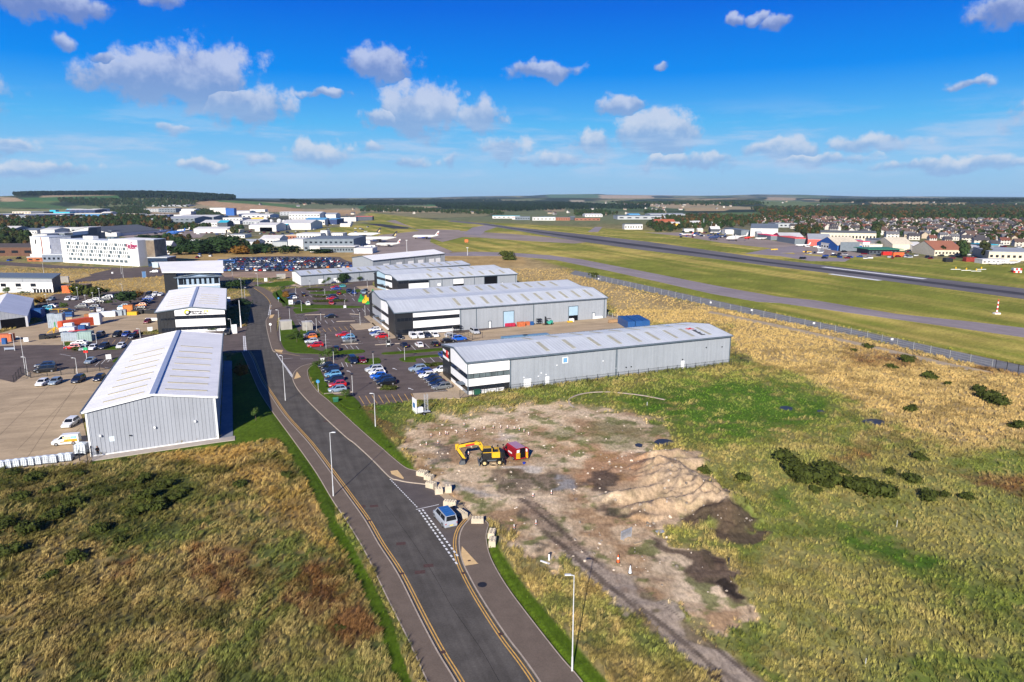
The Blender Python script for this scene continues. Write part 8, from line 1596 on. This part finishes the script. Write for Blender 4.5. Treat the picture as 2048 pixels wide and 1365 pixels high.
BUSH_L = [(285,965,3.6,'dark gorse by the golden slope'),(330,975,3.4,'second dark gorse by the golden slope'),(290,1000,4.2,'large gorse in the left centre of the slope'),(320,1020,4.5,'largest gorse in the left centre'),(350,1000,3,'gorse right of the largest one'),(270,1030,3.6,'gorse below the largest one'),(370,985,2.6,'small gorse right of the group'),(70,962,3.4,'gorse under the caged tanks'),(110,985,3.4,'gorse right of the tank side gorse'),(30,950,2.8,'gorse under the left end of the tanks'),(160,950,2.4,'low gorse behind the mesh gate'),
    (110,1040,4.2,'broad gorse on the left slope'),(60,1065,4.5,'broad gorse near the left edge'),(10,1060,4,'gorse cut by the left edge, upper'),(20,1110,4,'gorse cut by the left edge, middle'),(40,1000,3,'gorse between the two broad ones'),(200,1065,3,'gorse at the centre of the left slope'),(240,1085,2.6,'small gorse below centre of the left slope'),(150,1125,3.4,'lowest gorse on the left slope'),(100,1160,2.6,'thin gorse low on the left slope'),(250,925,2,'small dark tuft bush by the lawn edge'),(480,975,2.8,'thin bush with bare twigs on the golden patch'),(575,955,2.6,'dark bush at the verge side'),
    (550,910,1.6,'small bush against the lawn'),(150,1010,3.6,'gorse left of the central group'),(215,990,2.6,'gorse between the left groups'),(680,1260,1.6,'green thistly bush in the red bracken'),(140,920,1.4,'little bush behind the tanks')]
for x, y, w, lb in BUSH_L: bush(x, y, w, lb)
bush(1018, 520, 12, 'leafy tree shaped scrub by the airfield corner', 7, name='scrub', group=None); bush(1187, 555, 6, 'dark scrub at the corner of the airfield fence', 3, name='scrub', group=None)
bush(158, 590, 9, 'large dark shrub mass behind the shelter', 5.5, name='shrub', group=None); bush(185, 594, 9, 'second large dark shrub mass behind the shelter', 5, name='shrub', group=None); bush(170, 699, 7, 'clipped low hedge on the rounded lawn', 1.2, name='hedge', group=None)
for i, (x0, x1, y) in enumerate(((632,664,595),(632,668,604),(668,690,603),(618,640,580.5))):
    for k in range(5): bush(x0 + (x1 - x0) * k / 4, y, 3, ['front', 'second', 'third', 'far'][i] + ' low brown hedge of the far car park islands', 1.1, name='hedge', group='low hedges of the car park')
for k in range(5): bush(768 + k * 4.5, 779, 2.2, 'low dark hedge at the end of the middle row', 1.0, name='hedge', group='hedge at the middle row'); bush(850 + k * 8, 733 - k * .4, 2.6, 'brown shrubs between the right hand row and the tower', 1.0, name='hedge', group='brown shrubs by the tower')
t_me = [crown_mesh('crown', 3.0, 4.2, 420, .26, m_leaf, 40 + i, core=False) for i in range(3)]; td_me = [crown_mesh('crown', 5, 6, 500, .42, m_leafd, 50 + i) for i in range(2)]; ta_me = crown_mesh('crown', 4, 4.6, 380, .36, m_aut, 60)
def tree(px, py, ty, w, lb, me=None, trunk=.3, group=None, name='young_tree'):
    g = G(px, py); H_ = max(1.5, hgt(px, py, ty)); r = thing(name, lb, 'tree', (g.x, g.y, 0), random.uniform(0, 6), group); me = me or random.choice(t_me); o = obj('crown', me, r, (0, 0, H_ * trunk)); o.scale = (w / 4.2, w / 4.2, H_ * (1 - trunk) / 5.2)
    tk = MB().tube((0, 0, -.2), (0, 0, H_ * .75), max(.06, H_ * .02), max(.03, H_ * .008), 6)
    for k in range(4): a = k * 1.7; tk.tube((0, 0, H_ * (trunk + .08 * k)), (math.cos(a) * w * .3, math.sin(a) * w * .3, H_ * (trunk + .2 + .1 * k)), H_ * .009, H_ * .004, 4)
    tk.build('trunk', m_bark, r)
for px, py, ty, w, lb, me in ((658,722,692,4.4,'leafy young tree at the corner of the nearest car park',None),(637,738,716,3.2,'thin autumnal tree beside the dark parked cars',None),(582,680,665,3.6,'bushy young tree on the striped lawn',None),(594,685,655,3.4,'taller young tree on the striped lawn',None),(692,797,775,2.2,'pale leaved sapling in front of the silver blue hatchback',None),(512,842,810,1.6,'staked sapling at the edge of the shadow',None),(482,760,725,2.8,'yellow leaved tree in the dark shed shadow',ta_me),
        (262,612,583,5.5,'bright green conical tree in the west lot',td_me[0]),(278,600,580,4.5,'orange autumn tree behind the green conical one',ta_me),(82,612,593,5,'yellow autumn tree by the tent',ta_me),(128,624,601,3,'bare brown tree in the west lot',None),(217,611,598,3,'small yellow green tree on the bay end',None),(215,590,575,4,'grey green tree on the grass edge',None),(17,593,570,3.5,'slim tree in front of the white office',None),(52,590,580,4.5,'low tree in front of the white office windows',None),
        (648,572,558,2.6,'sapling before the long low warehouse, leftmost',None),(658,569,551,2.4,'second sapling before the long low warehouse',None),(688,565,547,4,'dark green conical tree before the long low warehouse',td_me[0]),(682,566,556,3.2,'round tree left of the conical one',td_me[1]),(719,563,551,2.6,'thin tree at the right end of the long low warehouse',None),(566,585,570,2.6,'young birch on the far verge',None),(572,600,580,2.6,'rusty leaved tree on the far verge',ta_me),(570,617,605,2.4,'thin tree at the verge corner',None),(552,560,553,4,'squat leafless tree on the green triangle',None),(477,578,562,6,'dark tree standing in the far shadow',td_me[1]),(479,616,600,5,'dark hedge tree in the second shadow',td_me[0]),(426,662,655,3,'small shrub before the white panels',None)):
    tree(px, py, ty, w, lb, me)
TF = [(300,505,485,10),(318,503,488,9),(335,500,484,8),(355,510,492,8),(372,510,490,7),(402,508,488,14),(420,505,480,18),(440,505,476,18),(460,507,478,16),(480,508,488,14),(505,507,490,12),(360,500,478,10),(345,494,478,10),(312,482,470,16),(530,505,490,14),(580,502,492,14),(648,506,498,12),(395,500,485,14)]
for i, (px, py, ty, w) in enumerate(TF):
    nm2 = ['amber', 'dark green', 'mid green'][i % 3]; tree(px, py, ty, w, f"{nm2} {'taller' if w > 11 else 'lower' if w < 9 else 'middling'} tree {'beside the hotel extension' if px < 385 else 'in the belt before the terminal' if px < 520 else 'at the terminal forecourt'}, {['left','middle','right'][(px // 12) % 3]} of clump", [ta_me, td_me[0], td_me[1]][i % 3] if i % 3 else random.choice([ta_me, td_me[0]]), .12, 'trees around the hotel and terminal', 'tree')

# ---- things too many to count: instanced on points with a colour each
def scatter_object(name, label, cat, pts, scl, rot, tint, protos, kind='stuff'):
    n = len(pts); me = bpy.data.meshes.new(name); me.vertices.add(n); me.vertices.foreach_set('co', np.asarray(pts, np.float32).ravel())
    a = me.attributes.new('scl', 'FLOAT_VECTOR', 'POINT'); a.data.foreach_set('vector', np.asarray(scl, np.float32).ravel()); a = me.attributes.new('rot', 'FLOAT_VECTOR', 'POINT'); a.data.foreach_set('vector', np.asarray(rot, np.float32).ravel())
    a = me.attributes.new('tint', 'FLOAT_COLOR', 'POINT'); a.data.foreach_set('color', np.concatenate([tint, np.ones((n, 1))], 1).astype(np.float32).ravel())
    a = me.attributes.new('pick', 'INT', 'POINT'); a.data.foreach_set('value', rng.integers(0, len(protos), n).astype(np.int32))
    o = obj(name, me); tag(o, label, cat, kind=kind)
    ng = bpy.data.node_groups.new(name, 'GeometryNodeTree'); ng.interface.new_socket('Geometry', in_out='INPUT', socket_type='NodeSocketGeometry'); ng.interface.new_socket('Geometry', in_out='OUTPUT', socket_type='NodeSocketGeometry')
    N = ng.nodes; L_ = ng.links; gi = N.new('NodeGroupInput'); go = N.new('NodeGroupOutput'); ip = N.new('GeometryNodeInstanceOnPoints'); g2i = N.new('GeometryNodeGeometryToInstance')
    mp_ = N.new('GeometryNodeMeshToPoints'); L_.new(gi.outputs[0], mp_.inputs[0])
    for p_ in reversed(protos):
        oi = N.new('GeometryNodeObjectInfo'); oi.inputs['Object'].default_value = p_; L_.new(oi.outputs['Geometry'], g2i.inputs[0])
    L_.new(mp_.outputs[0], ip.inputs['Points']); L_.new(g2i.outputs[0], ip.inputs['Instance']); ip.inputs['Pick Instance'].default_value = True
    for nm, sk, dt in (('scl', 'Scale', 'FLOAT_VECTOR'), ('rot', 'Rotation', 'FLOAT_VECTOR'), ('pick', 'Instance Index', 'INT')):
        na = N.new('GeometryNodeInputNamedAttribute'); na.data_type = dt; na.inputs[0].default_value = nm; L_.new(na.outputs[0], ip.inputs[sk])
    L_.new(ip.outputs[0], go.inputs[0]); md = o.modifiers.new('scatter', 'NODES'); md.node_group = ng; return o
def proto(me): return bpy.data.objects.new(me.name, me)
m_tuft = leafm('grass_blade', (1, 1, 1), .35, True); m_wood = leafm('woodland_leaf', (1, 1, 1), .5, True)
def tuft(seed, n=14, h=.78, lean=.55, spread=.26):
    r = random.Random(seed); mb = MB()
    for i in range(n):
        a = r.uniform(0, 6.28); d = r.uniform(0, spread); x, y = math.cos(a) * d, math.sin(a) * d; hh = h * r.uniform(.6, 1.1); w = r.uniform(.02, .042); ln = lean * r.uniform(.5, 1.4); sx = math.cos(a) * .12; sy = math.sin(a) * .12; pa = r.uniform(0, 3.14); px_, py_ = math.cos(pa) * w, math.sin(pa) * w
        mid = (x + sx + ln * .35 * hh, y + sy, hh * .62); tip = (x + sx * 2 + ln * 1.15 * hh, y + sy * 2, hh * .95)
        mb.add([(x - px_, y - py_, -.05), (x + px_, y + py_, -.05), (mid[0] + px_, mid[1] + py_, mid[2]), (mid[0] - px_, mid[1] - py_, mid[2]), tip], [(0, 1, 2, 3), (3, 2, 4)])
    return mb.mesh('tuft', m_tuft)
tufts = [proto(tuft(70 + i)) for i in range(4)]
def grass_points():
    P_ = []
    for (d0, d1, dens) in ((30, 75, 6.0), (75, 120, 3.6), (120, 180, 2.4), (180, 270, 1.2), (270, 430, .22)):
        A_ = (d1 * d1 - d0 * d0) * 1.02; n = int(A_ * dens); d = np.sqrt(rng.uniform(d0 * d0, d1 * d1, n)); x = rng.uniform(-1.02, 1.02, n) * (d + 4); P_.append(np.stack([x, d], 1))
    P_ = np.concatenate(P_); x, y = P_[:, 0], P_[:, 1]; keep = ~hardmask(x, y, .25); x, y = x[keep], y[keep]
    z = np.maximum(relief(x, y), -.05); col, g, tall = ground_colour(x, y, np.zeros_like(x)); keep = (rng.random(len(x)) < g * (.25 + .75 * tall)) & (g > .15) & ((tall > .12) | (rng.random(len(x)) < .25)); x, y, z, col, tall = x[keep], y[keep], z[keep], col[keep], tall[keep]
    n = len(x); print('tufts', n); cl = fbm(x / 1.6, y / 1.6, 201, 3)
    k = (1.0 + np.clip((y - 90) / 250, 0, .45)); s = .78 * (.55 + .75 * cl) * (.30 + .70 * tall) * (.85 + .3 * rng.random(n)); sw = s * k
    scl = np.stack([sw, sw, s * (1 + .15 * (k - 1))], 1); wind = .45 * (fbm(x / 14, y / 14, 203) - .5) * 4 + .35; rot = np.stack([np.zeros(n), np.zeros(n), wind + rng.normal(0, .5, n)], 1)
    dry = np.clip((fbm(x / 2.4, y / 2.4, 207, 3) - .46) * 5, 0, 1)[:, None] * np.clip(tall, 0, 1)[:, None]; isg = (col[:, 1] > col[:, 0] * 1.1)[:, None]
    tint = col * (1.15 + .55 * rng.random((n, 1)) * np.where(y < 170, 1, .5)[:, None]); tint = tint + (np.array([.50, .39, .19]) - tint) * dry * np.where(isg, .28, .5) * np.where(y < 170, 1, .4)[:, None]; dk = (fbm(x / 3.1, y / 3.1, 211, 3) < .42)[:, None]; tint = np.where(dk & (y < 200)[:, None], tint * .62, tint) * np.array([1.04, 1.0, .80])
    return np.stack([x, y, z], 1), scl, rot, np.clip(tint, 0, 1)
gp_ = grass_points(); scatter_object('rough_grass', 'tufts of wind bent dry and green grass over the rough fields', 'grass', *gp_, tufts)
# rubble on the bare earth
def rubble_points():
    n = 5000; x = rng.uniform(-30, 70, n); y = rng.uniform(70, 160, n); px, py = PX(x, y); m = np.maximum.reduce([inpoly(px, py, DIRT, 3), inpoly(px, py, SOIL1, 3), inpoly(px, py, SOIL2, 3)]); k = (m > .5) & (rng.random(n) < np.clip((fbm(x / 4, y / 4, 221) - .40) * 5, .08, 1)) & ~hardmask(x, y, .2)
    x, y = x[k], y[k]; n = len(x); s = .04 + .14 * rng.random(n) ** 4 * 2; c_ = np.array([.45, .38, .31]) * (.4 + .9 * rng.random((n, 1))); return np.stack([x, y, relief(x, y)], 1), np.stack([s, s, s * .7], 1), rng.uniform(0, 6, (n, 3)), np.clip(c_, 0, 1)
bm = bmesh.new(); bmesh.ops.create_icosphere(bm, subdivisions=1, radius=1)
for v in bm.verts: v.co *= random.uniform(.7, 1.2)
me = bpy.data.meshes.new('stone'); bm.to_mesh(me); bm.free(); me.materials.append(leafm('rubble', (1, 1, 1), .2, True)); scatter_object('rubble', 'loose stones and rubble strewn on the bare earth', 'rubble', *rubble_points(), [proto(me)])
# woods and belts of trees
wood_me = []
for sd in range(4):
    r = random.Random(90 + sd); mb = MB()
    lob = [(r.uniform(-1.6, 1.6), r.uniform(-1.6, 1.6), r.uniform(3, 7), r.uniform(1.4, 2.4)) for _ in range(6)] + [(0, 0, 7.5, 1.8)]
    for cx_, cy_, cz_, rr in lob:
        for i in range(26):
            a = r.uniform(0, 6.28); e = math.asin(r.uniform(-.4, 1)); p = Vector((cx_ + math.cos(a) * math.cos(e) * rr, cy_ + math.sin(a) * math.cos(e) * rr, cz_ + math.sin(e) * rr * 1.1)); nn = (p - Vector((cx_, cy_, cz_))).normalized() + Vector((r.uniform(-.5, .5), r.uniform(-.5, .5), r.uniform(-.3, .5))); u = nn.orthogonal().normalized() * r.uniform(.4, .8); v = nn.cross(u).normalized() * r.uniform(.35, .7); mb.face([p - u - v, p + u - v, p + u + v, p - u + v])
        mb.loft([[(cx_ + math.cos(t) * math.cos(e) * rr * .75, cy_ + math.sin(t) * math.cos(e) * rr * .75, cz_ + math.sin(e) * rr * .8) for t in [k * math.pi / 3 for k in range(6)]] for e in (-1.2, -.5, .3, 1.1)])
    mb.tube((0, 0, -1), (0, 0, 5), .35, .2, 5); wood_me.append(mb.mesh('woodland_tree', m_wood))
woodp = [proto(m_) for m_ in wood_me]
BELTS = [  # outline (pixels), trees per hectare, height scale, conifer?
    ([(22,383),(110,381),(235,381),(330,383),(420,387),(470,394),(470,400),(400,403),(330,398),(240,397),(236,391),(110,391),(30,393)], 60, 1.6, 'con'), ([(115,398),(240,400),(330,400),(400,404),(380,415),(300,414),(240,410),(200,415),(120,405)], 45, 1.1, 'mix'),
    ([(200,418),(290,414),(300,430),(240,430)], 90, 1.0, 'mix'), ([(0,438),(60,442),(200,440),(250,436),(330,440),(345,450),(330,458),(220,458),(60,462),(0,470)], 75, 1.15, 'aut'), ([(0,470),(60,480),(65,498),(0,500)], 90, 1.1, 'aut'), ([(318,452),(440,455),(400,462),(325,464)], 90, .9, 'aut'), ([(385,420),(430,422),(450,440),(400,436)], 90, .9, 'mix'), ([(455,463),(485,460),(487,468),(460,468)], 120, .9, 'mix'),
    ([(330,470),(385,475),(380,500),(330,495)], 70, .8, 'aut'), ([(395,490),(520,492),(520,507),(395,508)], 120, .75, 'aut'), ([(500,500),(590,498),(600,509),(500,510)], 80, .6, 'mix'),
    ([(1500,418),(1640,416),(1780,413),(2400,412),(2400,440),(1900,442),(1750,441),(1640,438),(1536,437)], 26, 1.35, 'aut'), ([(1690,436),(2400,436),(2400,444),(1700,443)], 60, 1.2, 'mix'), ([(860,405),(1024,404),(1140,408),(1200,412),(1300,414),(1290,418),(1130,420),(1020,424),(880,418)], 26, 1.3, 'con'), ([(740,412),(870,420),(860,426),(720,424)], 30, 1.0, 'mix'),
    ([(1148,424),(1200,424),(1240,430),(1150,432)], 60, 1.0, 'mix'), ([(1288,424),(1325,424),(1330,430),(1290,430)], 60, 1.0, 'mix'), ([(1330,434),(1420,432),(1536,438),(1536,452),(1440,458),(1330,462),(1290,455)], 48, .95, 'aut'), ([(1300,450),(1340,448),(1345,464),(1310,464)], 90, .9, 'mix'), ([(1500,433),(1620,440),(1640,452),(1560,452)], 40, 1.0, 'aut'), ([(1590,460),(1640,458),(1650,470),(1600,474)], 110, .95, 'aut'),
    ([(1745,455),(1762,455),(1762,478),(1745,482)], 100, 1.2, 'mix'), ([(1950,472),(2400,474),(2400,490),(1960,486)], 80, .9, 'aut'), ([(1868,506),(1892,506),(1892,516),(1868,516)], 90, .8, 'mix'), ([(1918,500),(1936,500),(1936,518),(1918,518)], 90, 1.0, 'mix'), ([(1956,502),(1978,502),(1978,520),(1956,520)], 90, 1.0, 'mix'), ([(1735,495),(1760,492),(1762,500),(1737,503)], 90, .7, 'mix'), ([(1700,445),(2400,446),(2400,478),(1760,474)], 50, .75, 'aut'), ([(1536,436),(1760,440),(1760,466),(1540,452)], 50, .75, 'aut'),
    ([(560,402),(860,401),(1000,400),(1010,404),(870,410),(700,412),(600,410)], 14, 1.2, 'con'), ([(1220,404),(1500,404),(1536,408),(1480,413),(1240,409)], 12, 1.2, 'mix'), ([(1640,400),(1800,399),(2400,398),(2400,404),(1640,406)], 10, 1.2, 'con'), ([(820,420),(1000,424),(1010,430),(900,428)], 30, .9, 'mix')]
def wood_points():
    Pp, Sc, Ti = [], [], []
    n = 620000; D = np.exp(rng.uniform(math.log(430), math.log(6500), n)); a_ = rng.uniform(-150, 2300, n); x = (a_ - CX) / F * D * CT; z = terrain(x, D); px, py = PX(x, D, z); w_ = D * D   # candidate weights per area
    dens = n / math.log(6500 / 430) / (2450 / F * CT)   # candidates per (dD/D)(da)
    for poly, per_ha, hs, kind in BELTS:
        m = inpoly(px, py, poly, .5) > .5; p_keep = per_ha / 1e4 * D * D / dens * 1.0; k = m & (rng.random(n) < p_keep); xs, ys, zs = x[k], D[k], z[k]; c_ = len(xs)
        if not c_: continue
        pal = {'con': [[.010,.022,.010],[.014,.028,.012],[.009,.020,.012]], 'mix': [[.020,.042,.012],[.030,.052,.015],[.045,.050,.016]], 'aut': [[.022,.045,.012],[.035,.055,.015],[.028,.040,.012],[.085,.050,.016],[.045,.045,.015]]}[kind]
        t = np.array(pal)[rng.integers(0, len(pal), c_)] * rng.uniform(.7, 1.4, (c_, 1)); s = hs * rng.uniform(.65, 1.15, c_); far = np.clip(ys / 2500, 1, 2.2)
        Pp.append(np.stack([xs, ys, zs - .5], 1)); Sc.append(np.stack([s * far * (1.0 if kind != 'con' else .9), s * far, s * (1.15 if kind == 'con' else 1)], 1)); Ti.append(t)
    Pp, Sc, Ti = map(np.concatenate, (Pp, Sc, Ti)); hk = ~hardmask(Pp[:, 0], Pp[:, 1], 1.0); Pp, Sc, Ti = Pp[hk], Sc[hk], Ti[hk]; print('woodland', len(Pp)); return Pp, Sc, np.stack([np.zeros(len(Pp)), np.zeros(len(Pp)), rng.uniform(0, 6, len(Pp))], 1), Ti
scatter_object('woodland', 'dark and autumn coloured woods and tree belts across the distance', 'trees', *wood_points(), woodp)

# ---------------------------------------------------------------- the air
m = bpy.data.materials.new('haze'); m.use_nodes = True; t = NT(m.node_tree); t.n.clear(); out = t.n.new('ShaderNodeOutputMaterial'); pv_ = t.n.new('ShaderNodeVolumePrincipled')
pv_.inputs['Color'].default_value = (.52, .74, 1.0, 1); pv_.inputs['Density'].default_value = .000032; pv_.inputs['Anisotropy'].default_value = 0.0; t.link(pv_.outputs[0], out.inputs['Volume'])
m.volume_intersection_method = 'FAST' if hasattr(m, 'volume_intersection_method') and False else getattr(m, 'volume_intersection_method', 'FAST')
try: m.cycles.homogeneous_volume = True
except Exception: pass
if HAZE:
    me = MB().box((0, 7000, -3), (70000, 22000, 125)).mesh('haze', m); hz = obj('haze', me); tag(hz, 'thin pale air over the whole place', 'haze', kind='stuff')
